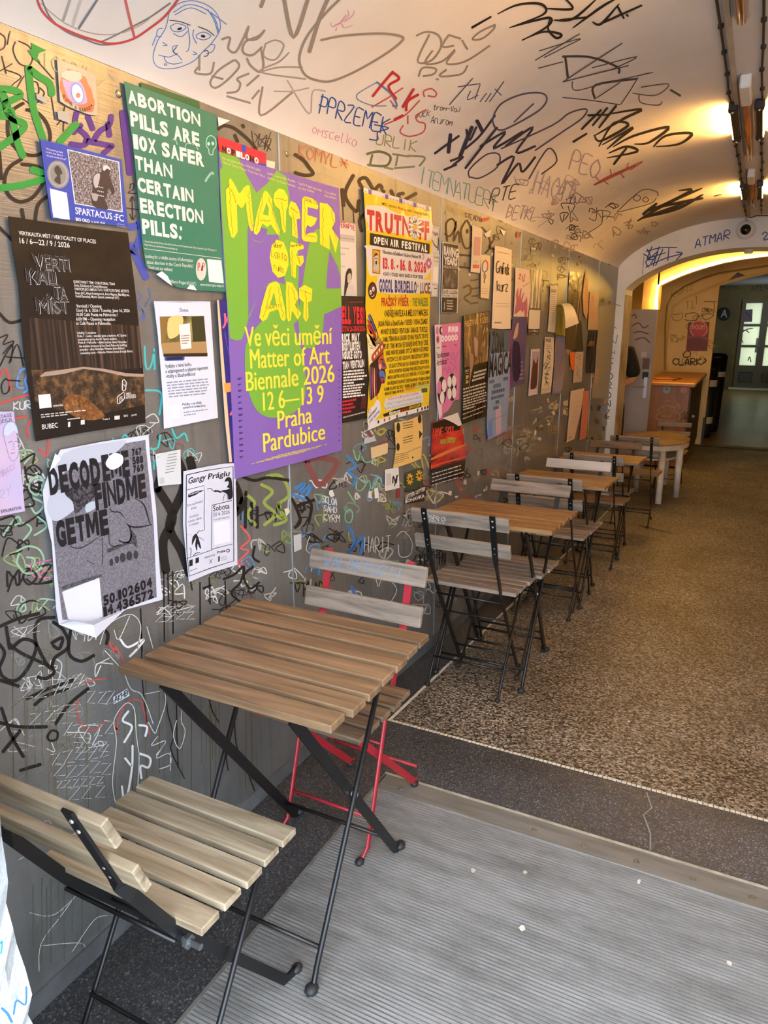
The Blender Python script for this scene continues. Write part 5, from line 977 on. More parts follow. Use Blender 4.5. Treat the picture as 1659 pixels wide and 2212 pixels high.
# -- more posters farther along the wall
V(450, 640, .30139)
s = poster([(1335, 905), (1430, 890), (1530, 850), (1538, 960), (1525, 1165), (1420, 1205), (1325, 1235), (1345, 1100)], 'd9b368', 'buff yellow sheet with black dots hanging below the yellow poster', 2); s.E(1362, 940, 13, 35, '2a2420', 2); s.E(1515, 880, 13, 32, '2a2420', 2); s.E(1360, 1080, 12, 28, '2a2420', 2); s.E(1465, 1155, 5, 8, '2a2420', 2); s.G([(1510, 960), (1535, 985), (1512, 1025)], '2a2420', 2)
s.M((1395, 915), (1475, 900), (0, 18), 3, 7, '6b5630', 2, 3); s.M((1395, 1020), (1470, 1000), (0, 18), 3, 7, '6b5630', 2, 6); s.L([(1335, 1135), (1420, 1120), (1525, 1075)], 3, '6b5630', 2); s.M((1332, 1160), (1440, 1130), (0, 14), 4, 4, '6b5630', 2, 9); s.flush()
for pts, c_, lab in (([(1165, 1085), (1288, 1050), (1285, 1125), (1170, 1165)], 'd3b98c', 'small cream paper label below the black and red poster'), ([(1120, 1015), (1190, 1005), (1205, 1035), (1118, 1060)], 'aeb4bc', 'torn grey scrap of tape below the black and red poster'), ([(868, 1395), (890, 1385), (905, 1430), (880, 1440), (866, 1420)], 'd8d6d0', 'small white torn scrap under the purple poster'), ([(1150, 1400), (1168, 1395), (1172, 1450), (1148, 1445)], 'd8d2c4', 'torn white scrap left of the pair above the red framed chair'), ([(1190, 1380), (1215, 1370), (1225, 1445), (1195, 1450)], 'e0dcd0', 'torn white scrap right of the pair above the red framed chair'), ([(1352, 1390), (1375, 1385), (1372, 1440), (1350, 1445)], '8c2434', 'small dark red sticker above the red framed chair'), ([(545, 1525), (575, 1515), (585, 1545), (560, 1575)], 'd8d0b8', 'cream torn scrap beside the steel seam')):
    s = poster(pts, c_, lab, 0, 'paper_scrap', 'paper', 'torn scraps on the wall'); s.flush()
s = poster([(1270, 1245), (1360, 1228), (1368, 1370), (1268, 1395)], 'd6d2cc', 'white square sticker with black monogram above the red framed chair', 1, 'sticker', 'sticker'); s.L([(1270, 1245), (1360, 1228), (1368, 1370), (1268, 1395)], 6, 'e8e4de', 1, False, True); s.L([(1322, 1340), (1326, 1290), (1345, 1340), (1352, 1285)], 9, '1c1a1a', 2); s.L([(1335, 1360), (1345, 1310), (1360, 1280)], 7, '1c1a1a', 2); s.G([(1275, 1275), (1308, 1268), (1312, 1350), (1278, 1358)], 'bdb8b2', 2); s.flush()
s = poster([(1412, 1270), (1535, 1225), (1540, 1360), (1420, 1400)], '35402a', 'sticker with two yellow sunflowers above the grey chair', 1, 'sticker', 'sticker')
for q in ((1445, 1310), (1512, 1285)):
    for k in range(9): a_ = k*.698; s.L([q, (q[0]+22*math.cos(a_), q[1]+38*math.sin(a_))], 9, 'd9a92c', 2, False)
    s.E(q[0], q[1], 9, 13, '5a3a1c', 3)
s.flush()
s = poster([(1412, 1450), (1558, 1375), (1560, 1420), (1545, 1470), (1405, 1490)], '26262a', 'torn black and white letter sticker below the sunflowers', 0, 'sticker', 'sticker'); s.T('LETTER', (1415, 1455), (1480, 1425), 28, c='e2ded8', bold=.03); s.T('LETTER', (1487, 1420), (1555, 1390), 26, c='e2ded8', bold=.03); s.T('BOHAVKA', (1412, 1483), (1550, 1440), 24, c='e2ded8', bold=.03); s.flush()
V(900, 420, .26522)
s = poster([(215, 390), (345, 415), (340, 700), (330, 965), (200, 960), (208, 700)], '1d1a1c', 'narrow black and white rave poster with a face, beside the yellow poster', 2)
s.L([(215, 390), (345, 415), (330, 965), (200, 960)], 6, 'cfcac6', 2, False, True); s.T('RAVING', (222, 490), (338, 515), 72, c='d6d2ce', bold=.05); s.T('YEARS', (222, 565), (332, 580), 62, c='d6d2ce', bold=.05); s.T('SPECIAL NYL EDITION', (220, 600), (335, 608), 22, c='d6d2ce'); s.G([(215, 612), (338, 618), (335, 765), (212, 762)], nmat([(0.4, '1b1719'), (0.55, '544a4c'), (0.68, '8a7c7c')], (22, 22, 22), 4, .5), 2); s.G([(213, 770), (333, 775), (330, 840), (208, 838)], 'cfcac6', 2); s.T('DATE 12.6.2026', (215, 808), (332, 812), 30, c='1b1719', bold=.03, lay=3); s.T('VENUE: MULTI, PRAGUE', (212, 832), (330, 836), 16, c='1b1719', lay=3, bold=.01); s.M((245, 870), (300, 872), (0, 22), 4, 10, 'b7b1ad', 2, 4); s.L([(225, 940), (228, 880)], 6, 'b7b1ad', 2, False); s.flush()
V(930, 680, .12658)
s = poster([(72, 175), (180, 165), (520, 130), (505, 700), (490, 1440), (400, 1465), (300, 1640), (215, 1690), (205, 1790), (150, 1790), (110, 1500), (85, 800)], 'ca6f9f', 'pink poster with black and white circles, torn at the bottom', 3)
s.G([(72, 175), (182, 165), (190, 800), (195, 1700), (150, 1790), (110, 1500), (85, 800)], 'd6c6c4', 1); s.E(115, 270, 24, 75, 'ca6f9f', 2); s.E(175, 270, 24, 70, '1b1719', 2); s.E(190, 265, 14, 42, 'd6c6c4', 3); s.E(125, 420, 26, 70, 'b0507f', 2); s.E(122, 420, 10, 26, '1b1719', 3)
for k in range(3): s.G([(300+k*60, 200), (350+k*60, 192), (352+k*60, 300), (330+k*60, 280), (302+k*60, 315)], 'e6d4dc', 3)
for k in range(5): s.E(205+k*58, 410-k*6, 30, 58, 'e6d4dc', 3, 0, 7); s.E(205+k*58, 412-k*6, 10, 18, 'ca6f9f', 4)
s.T('Vandkunsten', (102, 745), (315, 700), 105, 90, c='1f1618', bold=.015); s.T('Architects', (104, 872), (278, 830), 110, 95, c='1f1618', bold=.015); s.T('DK', (282, 775), (308, 770), 35, c='1f1618'); s.M((108, 575), (155, 570), (0, 0), 1, 16, '1f1618', 3, 2); s.M((205, 550), (270, 545), (0, 0), 1, 16, '7a3a5c', 3, 2); s.M((402, 525), (450, 520), (0, 0), 1, 16, '4a2a3c', 3, 2)
s.E(195, 1290, 78, 240, '1b1719', 3, 0, 24); s.E(150, 1235, 36, 115, 'ca6f9f', 4); s.E(233, 1210, 38, 112, 'dcd2ce', 4); s.E(200, 1415, 38, 110, 'dcd2ce', 4); s.E(368, 1235, 76, 235, '1b1719', 3, 0, 24)
for q in ((325, 1145), (402, 1130), (325, 1345), (403, 1330)): s.E(q[0], q[1], 36, 98, 'dcd2ce', 4)
for pts in ([(330, 640), (360, 740), (395, 640), (430, 760), (460, 640)], [(330, 790), (400, 860), (420, 780), (350, 760)], [(210, 900), (225, 960), (260, 900), (290, 1010), (320, 880), (360, 1000), (420, 880), (450, 960)]): s.L(pts, 6, '8a4a78', 3)
s.flush()
s = poster([(205, 1765), (300, 1730), (465, 1670), (535, 1875), (480, 1900), (400, 1850), (300, 1800)], 'd6cec6', 'white torn flap of paper under the pink poster', 5, 'paper_scrap', 'paper'); s.flush()
s = poster([(555, 20), (800, -30), (1010, -60), (1005, 250), (985, 800), (965, 1400), (945, 1740), (760, 1790), (540, 1870), (545, 1400), (565, 900)], '1a1310', 'glossy black poster with slanted white text in crumpled plastic', 2, rough=.12)
s.G([(570, 10), (1005, -50), (980, 790), (580, 900)], nmat([(0.35, '2b1c0e'), (0.5, '6b4c24'), (0.62, 'a98545'), (0.75, 'd8bd7a')], (10, 26, 10), 6, .12, dist=1.2, bump=.006, coat=1), 1); s.T('FESTIVAL VIZEU', (585, 205), (1000, 120), 95, 90, c='c9a85a', lay=2); s.G([(745, 380), (810, 450), (800, 640), (770, 720), (750, 600)], 'a98a7a', 2, True); s.G([(670, 700), (710, 660), (735, 740), (720, 900), (680, 1080), (660, 1300), (650, 1340), (670, 1000)], '9c7a68', 2, True)
s.T('16.1', (595, 985), (650, 970), 45, c='e2d8b8'); s.L([(605, 1005), (650, 997)], 5, 'e2d8b8', 2, False); s.T('20', (600, 1095), (648, 1080), 55, c='e2d890', bold=.02); s.T('26', (600, 1175), (645, 1160), 55, c='e2d890', bold=.02)
s.M((745, 1010), (972, 945), (-18, 65), 3, 34, 'b9b4ae', 2, 3, .9); s.M((560, 1285), (970, 1170), (-2, 58), 3, 26, 'b9b4ae', 2, 4, .9); s.M((560, 1450), (968, 1330), (-2, 46), 5, 22, 'b9b4ae', 2, 5, .9); s.M((550, 1710), (950, 1560), (-2, 75), 2, 16, 'b9b4ae', 2, 6, .9); s.flush()
s = poster([(1030, 280), (1370, 255), (1385, 640), (1375, 1000), (1340, 1400), (1300, 1980), (1140, 2060), (985, 2140), (960, 1900), (980, 1300), (1000, 800)], '7f93b4', 'pale blue poster with stretched black capitals', 3, rough=.4)
s.G([(1030, 280), (1370, 255), (1385, 620), (1250, 640), (1010, 660)], '45566a', 1); s.T('ZONA', (1040, 660), (1255, 620), 380, 330, c='12141a', bold=.03); s.T('MAGICA', (995, 1060), (1380, 970), 380, 350, c='0f1116', bold=.03)
for a, b_, h in (((1005, 1180), (1130, 1155), 60), ((1240, 1130), (1345, 1105), 60), ((1070, 1260), (1285, 1215), 70), ((1045, 1360), (1280, 1300), 60), ((1035, 1455), (1290, 1385), 50), ((1110, 1525), (1200, 1500), 60), ((1070, 1630), (1235, 1580), 55)): s.M(a, b_, (0, 0), 1, h, '4a5a78', 2, int(a[0]))
s.L([(1000, 1810), (1295, 1700)], 5, '26303f', 2, False); s.G([(985, 2140), (985, 1850), (1050, 1800), (1060, 2100)], '5b7fc0', 1); s.G([(1120, 2065), (1110, 1560), (1200, 1540), (1210, 2020)], 'b8a0b4', 1); s.L([(968, 2125), (1300, 1955)], 12, 'b86aa8', 2, False); s.flush()
V(900, 780, .26522)
s = poster([(128, 500), (250, 470), (365, 525), (385, 620), (402, 760), (385, 930), (260, 980), (112, 1015), (118, 800)], nmat([(0.35, '3a0d0c'), (0.5, 'b3241d'), (0.65, 'd2412a')], (9, 3, 9), 4, .25), 'dark red poster with glowing orange streaks above the grey chair', 2, rough=.2)
s.G([(114, 880), (400, 800), (386, 930), (260, 980), (112, 1015)], '161012', 1); s.G([(130, 505), (250, 472), (360, 525), (350, 560), (130, 600)], '1a0f10', 1); HT(s, 'HAVE SOUL', (138, 612), (312, 590), 62, 7, 'd8453a', 3, .2); s.T('RIDE OR DIE', (190, 672), (312, 662), 34, c='7fae3a', bold=.05, it=.2); s.L([(120, 800), (250, 740), (400, 680)], 26, 'd8742c', 2, taper=True); s.L([(118, 860), (250, 820), (400, 780)], 12, 'e0552c', 2, taper=True); s.G([(235, 625), (310, 620), (290, 640)], 'e08a2c', 3); s.M((125, 925), (390, 845), (0, 30), 4, 8, 'c9bfb8', 2, 4); s.flush()
V(900, 420, .26522)
s = poster([(455, 250), (535, 280), (528, 450), (515, 642), (440, 630), (450, 450)], 'cdbfae', 'tall narrow pale sticker with red dots', 2, 'sticker', 'sticker'); s.G([(470, 345), (522, 350), (515, 500), (462, 495)], 'b98f86', 2); s.M((465, 545), (515, 548), (0, 12), 2, 4, '8a7f74', 2, 3); [s.G([(460+k*18, 570+k), (474+k*18, 572+k), (472+k*18, 602), (457+k*18, 600)], 'c2352f', 2) for k in range(3)]; s.flush()
s = poster([(525, 490), (600, 500), (597, 700), (588, 850), (522, 840)], 'd2c2a0', 'cream sheet with a blue and red ring shaped figure', 2); s.L([(535, 600), (540, 560), (560, 540), (578, 560), (576, 610), (555, 632), (538, 620)], 9, '4a5a9c', 2, True, True); s.L([(560, 535), (578, 560), (578, 600)], 9, 'b23a44', 3); s.L([(552, 640), (548, 670), (556, 690), (562, 665), (552, 640)], 7, '5a4a8c', 2); s.L([(550, 695), (553, 720)], 9, '5a4a8c', 2); s.M((530, 770), (588, 772), (0, 20), 3, 4, '8a7a60', 2, 3); s.flush()
s = poster([(638, 420), (705, 430), (775, 452), (770, 750), (765, 1095), (690, 1098), (612, 1090), (625, 760)], 'd6c9b8', 'white sheet with large black brush handwriting', 3)
s.L([(672, 545), (655, 555), (648, 600), (658, 640), (672, 620), (672, 605), (660, 605)], 9, K_, 2)
HT(s, 'rafický', (678, 640), (765, 655), 85, 8, K_, 2, .2, seed=4); HT(s, 'kurz', (655, 785), (742, 790), 78, 8, K_, 2, .2, seed=5); s.M((655, 470), (760, 490), (0, 0), 1, 6, '8a7f74', 2, 2); s.M((645, 890), (765, 892), (0, 22), 2, 4, '8a7f74', 2, 5); s.M((635, 1050), (740, 1052), (0, 0), 1, 12, '55504a', 2, 8); s.flush()
V(1100, 560, .14467)
def P(pts, c_, lab, z=2, **k): return poster(pts, c_, lab, z, **k)
s = P([(95, 122), (200, 140), (308, 160), (315, 500), (290, 860), (65, 855), (90, 400)], 'cdb9b4', 'white sheet with a dark pink open hand and red script'); s.G([(80, 820), (105, 640), (100, 520), (120, 460), (135, 430), (140, 570), (165, 450), (185, 440), (175, 590), (215, 490), (215, 540), (190, 640), (235, 620), (260, 560), (270, 640), (265, 850), (230, 850), (220, 760), (195, 800), (170, 760)], 'a04a72', 2, True); s.L([(150, 240), (170, 215), (165, 260), (145, 280), (170, 305)], 12, 'a8324a', 2); s.L([(195, 240), (210, 340), (235, 220)], 12, 'a8324a', 2); s.L([(205, 410), (295, 355)], 9, 'a8324a', 2); s.flush()
s = P([(50, 880), (270, 870), (245, 1400), (222, 1855), (120, 1890), (10, 1940), (20, 1400)], '5f4f78', 'purple glossy poster with a dark bottle shaped figure', 3, rough=.2); s.G([(60, 1260), (100, 1220), (150, 1270), (170, 1450), (165, 1700), (110, 1830), (60, 1760), (45, 1500)], '2f2148', 2, True); s.G([(60, 1180), (110, 980), (140, 960), (120, 1150)], 'c9a890', 2, True); s.G([(20, 1060), (40, 1060), (20, 1900), (5, 1900)], '9c2a78', 1); s.M((150, 1560), (215, 1540), (0, 60), 5, 22, '9c8cb4', 2, 3); s.flush()
s = P([(320, 150), (400, 160), (490, 165), (488, 600), (440, 1120), (290, 1130), (270, 900), (310, 600)], nmat([(0.4, '3a3028'), (0.52, '8c8278'), (0.6, 'cfc6be')], (9, 22, 5), 4, .35), 'white sheet with brown smeared brush marks'); s.G([(300, 760), (465, 765), (450, 1040), (285, 1040)], 'cfc6be', 2); s.L([(320, 740), (465, 745)], 22, '4a4038', 3, False); s.L([(300, 1050), (435, 1050)], 10, '2a2420', 3, False); s.L([(300, 1120), (360, 1095), (430, 1115)], 22, '2a2420', 3); s.flush()
s = P([(615, 392), (718, 398), (705, 800), (682, 1100), (575, 1080), (600, 800)], 'd0c6bb', 'narrow white page of small print'); s.T('Jakou cestou', (625, 465), (705, 470), 22, c='2a2420', bold=.03); s.T('kritika', (625, 492), (695, 496), 22, c='2a2420', bold=.03); s.M((622, 530), (705, 532), (-2, 30), 16, 8, '8a8078', 2, 3); s.flush()
s = P([(705, 675), (840, 690), (838, 1140), (690, 1130)], '9a8a2c', 'yellow sheet curling forward to show its white back', 3)
a_, b_ = [on_x(px(q), .012) for q in ((745, 670), (850, 640))]
def cp(q, x): return on_x(px(q), x)
ringA = [cp((745, 668), .012), cp((790, 640), .05), cp((840, 700), .085), cp((838, 1035), .10)]; ringB = [cp((850, 660), .012), cp((930, 640), .05), cp((985, 720), .085), cp((1040, 955), .10)]
vs = []; n_ = 8
def bez(R_, t): return R_[0]*(1-t)**3 + R_[1]*3*t*(1-t)**2 + R_[2]*3*t*t*(1-t) + R_[3]*t**3
for i in range(n_+1): vs += [bez(ringA, i/n_), bez(ringB, i/n_)]
link('curled_flap', vs, [(2*i, 2*i+1, 2*i+3, 2*i+2) for i in range(n_)], mat('cfc6c0', .5), s.parent, True); s.flush()
s = P([(905, 180), (1050, 200), (1060, 700), (1000, 1360), (840, 1330), (860, 700)], '5c4a2e', 'tall brown poster with pale vertical lines', 1, rough=.25); s.M((915, 250), (990, 262), (0, 26), 2, 14, 'a8977a', 2, 3); s.M((930, 380), (985, 390), (-2, 32), 3, 12, 'a8977a', 2, 6); s.M((970, 510), (1025, 515), (-2, 24), 14, 8, '8f7d5e', 2, 8); s.L([(1045, 540), (1010, 960), (985, 1320)], 9, 'c9a06a', 2); s.flush()
s = P([(1060, 900), (1085, 980), (1108, 1370), (975, 1385), (1010, 1000)], '17110d', 'black tapering poster corner below the brown poster', 2); s.flush()
s = P([(1148, 165), (1170, 300), (1188, 500), (1180, 760), (1150, 900), (1110, 800), (1095, 560), (1120, 320)], 'b3835a', 'pointed tan cut out shaped like a blade', 2, name='cutout', cat='decoration'); [s.E(1150, 420+k*40, 5, 9, '5a3018', 2, 0, 8) for k in range(4)]; s.flush()
s = P([(1205, 485), (1335, 480), (1325, 1060), (1175, 1050)], 'b59a86', 'pale tan narrow sheet near the end wall'); s.G([(1215, 515), (1272, 515), (1260, 900), (1195, 895)], 'b98a74', 2); s.L([(1225, 580), (1245, 560), (1255, 600), (1235, 640)], 8, '9c5a48', 3); s.flush()
s = P([(1195, 1060), (1330, 1055), (1300, 1300), (1280, 1700), (1150, 1700), (1170, 1300)], '1c1512', 'dark photo poster below the pale tan sheet', 1, rough=.25); s.G([(1200, 1220), (1280, 1220), (1275, 1300), (1165, 1300)], '8a5f3a', 2); s.flush()
s = P([(325, 1345), (460, 1335), (420, 2015), (285, 2045), (310, 1700)], 'c3b6c0', 'white framed photo strip with dark red figures'); s.G([(345, 1380), (450, 1380), (410, 1930), (310, 1950)], '9c8fa0', 1); s.G([(350, 1590), (365, 1490), (400, 1560), (430, 1450), (425, 1700), (405, 1900), (320, 1930), (335, 1700)], '45181c', 2, True); s.flush()
s = P([(535, 1160), (670, 1165), (660, 1600), (615, 1985), (475, 2015), (510, 1600)], 'd2c5b4', 'white page with ink line drawings'); s.T('PIXLER', (545, 1235), (622, 1240), 50, c='2a2420', bold=.03); s.M((548, 1280), (640, 1285), (0, 28), 3, 8, '77706a', 2, 3); s.M((490, 1950), (605, 1920), (0, 24), 3, 6, '55504a', 2, 5)
r4 = random.Random(6)
for k in range(12): x0, y0 = 560+r4.uniform(-20, 40), 1400+k*42; s.L([(x0+r4.uniform(-40, 40), y0+r4.uniform(-40, 40)) for _ in range(5)], 7, '2a2420', 2)
s.flush()
s = P([(690, 1150), (835, 1150), (830, 1600), (790, 2000), (640, 2020), (670, 1650)], nmat([(0.35, '5a6a98'), (0.55, '8a7a88'), (0.7, 'b48a74')], (3, 3, 5), 3, .3), 'blue and rose poster with white text lines at its foot', rough=.25); s.M((690, 1830), (815, 1810), (-4, 34), 5, 10, 'cfd4e0', 2, 3); s.L([(710, 1770), (730, 1800), (750, 1770), (790, 1790)], 7, 'cfd4e0', 2); s.flush()
s = P([(905, 1390), (980, 1385), (975, 1660), (940, 1650), (915, 1560)], 'd8641f', 'bright orange curved paper strip', 3, name='paper_strip', cat='paper'); s.flush()
s = P([(990, 1385), (1110, 1380), (1080, 1830), (950, 1850)], 'b8a79a', 'pinkish page covered with small ink figures'); [s.L([(1010+r4.uniform(-20, 70), 1420+k*30), (1010+r4.uniform(-20, 70), 1440+k*30)], 6, '4a3a38', 2, False) for k in range(13)]; s.flush()
V(900, 780, .26522)
s = P([(1255, 245), (1365, 220), (1340, 400), (1285, 635), (1220, 665), (1240, 450)], 'd3bfae', 'pale paper sheet hanging loose near the floor end of the wall', 3); s.M((1280, 300), (1340, 285), (-3, 40), 6, 4, 'b39a88', 2, 3); s.M((1235, 630), (1285, 610), (0, 0), 1, 7, '8a7a6c', 2, 4); s.flush()
s = P([(1358, 248), (1405, 240), (1398, 450), (1375, 628), (1325, 645), (1345, 450)], 'cf7a60', 'salmon pink paper sheet beside the pale hanging one', 4); s.flush()
V(1100, 560, .14467)
s = P([(1340, 700), (1590, 705), (1560, 1100), (1500, 1700), (1440, 2074), (1230, 2074), (1300, 1400)], '9a937e', 'faded greenish sheet at the far end of the steel wall', 0); s.flush()
s = P([(1285, 1625), (1340, 1615), (1325, 1835), (1270, 1850)], 'b09a80', 'small tan note on the faded greenish sheet', 2, name='note', cat='note'); s.flush()
# small stickers near the top edge
V(900, 420, .26522)
for pts, c_, lab in (([(550, 320), (610, 285), (595, 345), (570, 350)], 'cfc9c0', 'torn white scrap left of the handwriting sheet'), ([(680, 280), (725, 300), (710, 340)], 'd6d6d6', 'torn white scrap with red beside it above the handwriting sheet'), ([(935, 430), (972, 438), (970, 485), (935, 480)], 'c9c3b6', 'small pale name sticker right of the steel seam'), ([(1190, 540), (1220, 545), (1218, 585), (1188, 580)], 'b9b3a6', 'small pale name sticker nearer the end wall'), ([(815, 300), (840, 305), (835, 355), (812, 350)], 'a84a48', 'torn red and white scrap under the vault'), ([(530, 195), (592, 185), (590, 210), (532, 225)], 'b8403c', 'small red sticker under the vault')):
    s = poster(pts, c_, lab, 0, 'paper_scrap', 'paper', 'torn scraps on the wall')
    if 'name sticker' in lab: q = pts; s.T('KENS', (q[0][0]+3, q[3][1]-8), (q[1][0]-3, q[2][1]-8), 26, c='1f1b18', bold=.03)
    s.flush()
V(0, 60, .16878)
for pts, lab in (([(470, 840), (600, 905), (585, 970), (470, 905)], 'small pale strip of tape on the gold lit steel'), ([(735, 1060), (890, 1080), (900, 1225), (750, 1170)], 'small pale square of paper below the scalloped sticker')):
    s = poster(pts, 'b9ad9c', lab, 0, 'paper_scrap', 'paper', 'torn scraps on the wall'); s.flush()
V(450, 240, .30139)
s = poster([(68, 42), (155, 68), (75, 110)], 'd9d4d4', 'white torn corner of paper above the red strip', 0, 'paper_scrap', 'paper', 'torn scraps on the wall'); s.flush()
s = poster([(415, 350), (478, 365), (475, 412), (418, 398)], 'd9cfb8', 'cream scrap at the right end of the red strip', 2, 'paper_scrap', 'paper', 'torn scraps on the wall'); s.flush()
V(0, 1300, N_)
s = poster([(725, 610), (815, 555), (830, 600), (730, 655)], 'c9cbd0', 'small white sticker with a black scribbled tag under the near table', 0, 'sticker', 'sticker'); HT(s, 'AKHB', (735, 645), (818, 595), 38, 5, '1c1a1a', 2, .5); s.flush()
V(640, 1050, .36166)
s = poster([(-15, 295), (30, 285), (32, 375), (-12, 395)], 'b8b8b8', 'small grey rounded sticker left of the red framed chair', 0, 'sticker', 'sticker'); s.flush()
# ================================================================== marker and spray tags (real strokes lying on the surfaces)
def tg(fn, parent, off=.0006): return Surf(fn, parent, off, 'graffiti_tag', .55)
def strokes(s, lst, w, c, lay=1, **k):
    for p_ in lst: s.L(p_, w, c, lay, **k)
def C(): return tg(on_vault, ceil)
V(0, 0, N_)
s = C(); s.L([(235, -10), (270, 70), (350, 150), (480, 215), (600, 255), (720, 280), (850, 250), (960, 180), (1060, 100), (1145, -10)], 15, 'c0494a', 3); s.L([(800, -10), (830, 120), (862, 245)], 17, 'c0605e', 2); s.flush()
s = C(); s.L([(265, -10), (320, 110), (420, 200), (540, 250), (640, 285), (740, 282)], 11, '75706f', 1); s.L([(1090, 20), (960, 110), (830, 180), (700, 245), (640, 270)], 11, '7b7574', 1); s.L([(260, 20), (420, 150), (600, 215), (760, 215), (900, 160), (1000, 80)], 7, 'a79b8c', 1); s.L([(450, -5), (405, 130)], 17, 'a39a90', 1); s.L([(520, -5), (465, 170)], 16, 'bab1aa', 1); s.L([(625, -5), (505, 180)], 15, '76717c', 1); s.flush()
s = C(); bl = '4a78c4'
s.L([(1085, 70), (1060, 180), (1010, 260), (980, 360), (1000, 420), (1060, 440), (1150, 430), (1240, 390), (1300, 330), (1360, 270), (1408, 190), (1400, 110), (1340, 40), (1240, 5), (1150, 20), (1100, 60)], 5, bl)
strokes(s, [[(1090, 170), (1130, 150), (1190, 170), (1160, 200), (1110, 200), (1090, 170)], [(1255, 225), (1300, 205), (1350, 230), (1310, 255), (1265, 245), (1255, 225)], [(1240, 190), (1235, 230), (1260, 280)], [(1200, 160), (1215, 260), (1205, 320), (1190, 330)], [(1140, 290), (1105, 300), (1112, 335), (1140, 345)], [(1015, 352), (1080, 365), (1130, 350), (1165, 385)], [(1050, 365), (1065, 395), (1110, 410), (1165, 400)], [(1110, 80), (1200, 30), (1300, 50), (1370, 110), (1400, 200)], [(1120, 95), (1220, 50), (1320, 90)], [(1330, 60), (1370, 130), (1395, 210)], [(1350, 80), (1450, 155)], [(1040, 180), (1010, 190), (1005, 230), (1035, 235)], [(1000, 230), (975, 290)], [(1345, 285), (1375, 290), (1360, 330), (1320, 345)], [(1110, 215), (1160, 235), (1200, 200)], [(1060, 405), (1068, 415), (1055, 418), (1052, 408)], [(1040, 270), (1070, 290), (1045, 292)], [(1235, 330), (1262, 345), (1235, 350)]], 5, bl)
s.E(1150, 184, 16, 8, '1f1f38', 2, -.3); s.E(1300, 232, 15, 9, '1f1f38', 2, .2); strokes(s, [[(1085, 130), (1150, 138), (1220, 162)], [(1270, 170), (1330, 195), (1372, 228)], [(1130, 300), (1110, 330), (1130, 345)], [(1300, 330), (1330, 325), (1330, 355), (1305, 360)]], 5, '2a2a3c', 2); s.flush()
V(400, 0, .36166); br = '96877a'
s = C(); strokes(s, [[(220, 235), (268, 225), (258, 290), (300, 312), (340, 245), (380, 158)], [(378, 165), (368, 230), (430, 232), (476, 178), (440, 215), (360, 250), (345, 310), (400, 330), (458, 282)], [(455, 300), (468, 390), (445, 430), (390, 390), (370, 350)]], 14, br); strokes(s, [[(480, 265), (470, 335), (540, 355), (590, 272), (540, 240), (480, 262)], [(620, 315), (560, 370), (450, 430), (720, 472)], [(450, 430), (560, 402), (700, 402)]], 10, 'a3968a'); s.flush()
s = C(); strokes(s, [[(80, 400), (60, 435), (150, 440), (172, 372)], [(85, 330), (85, 420)], [(290, 360), (200, 420), (150, 490), (180, 525), (250, 480), (322, 400), (300, 358)], [(160, 455), (225, 472)], [(380, 440), (312, 470), (330, 500), (310, 545), (250, 555)], [(440, 450), (370, 512)], [(250, 575), (388, 615)], [(400, 590), (442, 540)], [(462, 520), (452, 690), (640, 552)]], 13, br); strokes(s, [[(610, 480), (740, 680), (762, 545), (838, 545)], [(530, 545), (640, 545), (738, 525)]], 9, 'b0a59b'); s.flush()
s = C(); strokes(s, [[(590, -10), (648, 222), (735, -10)], [(855, -10), (800, 120), (742, 310)], [(472, -10), (452, 40)]], 24, '94867a'); s.L([(930, -10), (840, 80), (740, 200), (692, 300), (685, 380), (720, 450), (790, 480), (870, 485), (990, 440), (1120, 370), (1230, 300), (1300, 240), (1285, 215), (1180, 200), (1040, 205), (920, 217), (812, 240)], 14, '94867a'); s.flush()
s = C(); strokes(s, [[(870, 135), (880, 160), (930, 140), (950, 165), (1000, 152)], [(930, 135), (975, 95), (972, 60)], [(950, 130), (1000, 95), (1012, 65)], [(890, 152), (930, 130), (960, 90)], [(905, 165), (900, 185)]], 5, 'd391ac'); s.flush()
s = C(); strokes(s, [[(1242, 428), (1180, 500), (1120, 575)], [(1240, 432), (1278, 470), (1215, 515), (1260, 590)], [(1365, 532), (1300, 640)], [(1392, 565), (1330, 605), (1320, 660)], [(1300, 690), (1250, 715)]], 16, 'bf2c31', 2); strokes(s, [[(1300, 525), (1210, 585), (1115, 640)], [(1225, 600), (1262, 650)], [(1400, 600), (1310, 690), (1190, 745)], [(1330, 690), (1330, 740)], [(1440, 655), (1380, 690), (1390, 725), (1432, 740), (1420, 790), (1340, 815), (1285, 790), (1302, 750)], [(1430, 578), (1425, 545), (1470, 530), (1500, 555), (1490, 578), (1450, 572)]], 9, 'c95a58', 1); s.flush()
s = C(); s.L([(1150, 490), (1060, 540), (1025, 570), (1040, 600), (1120, 630), (1200, 632)], 6, '6a86b4'); s.L([(1145, 490), (1230, 560), (1265, 630), (1240, 632)], 11, '5a78ae'); s.flush()
s = C(); HT(s, '$PRZEMEK', (792, 668), (1205, 800), 95, 8, '34549a', 1, .3, .22, 4); s.L([(1130, 745), (1215, 765), (1150, 790), (1150, 835), (1100, 832)], 8, '34549a'); s.flush()
s = C(); HT(s, 'omscelka', (756, 795), (1020, 875), 55, 4.5, 'cf8d99', 1, .3, .2, 5); s.flush()
s = C(); HT(s, 'tram-vaj', (1480, 655), (1640, 670), 30, 4, '5c5858', 1, .3, .2, 6); HT(s, 'guck', (1372, 705), (1460, 690), 40, 4, '5c5858', 1, .3, .2, 7); HT(s, 'Angram', (1468, 735), (1592, 752), 42, 4, '5c5858', 1, .3, .2, 8); s.flush()
s = C(); HT(s, 'URLIK', (1140, 862), (1375, 905), 62, 8, 'a59f72', 1, .2, .15, 3); s.flush()
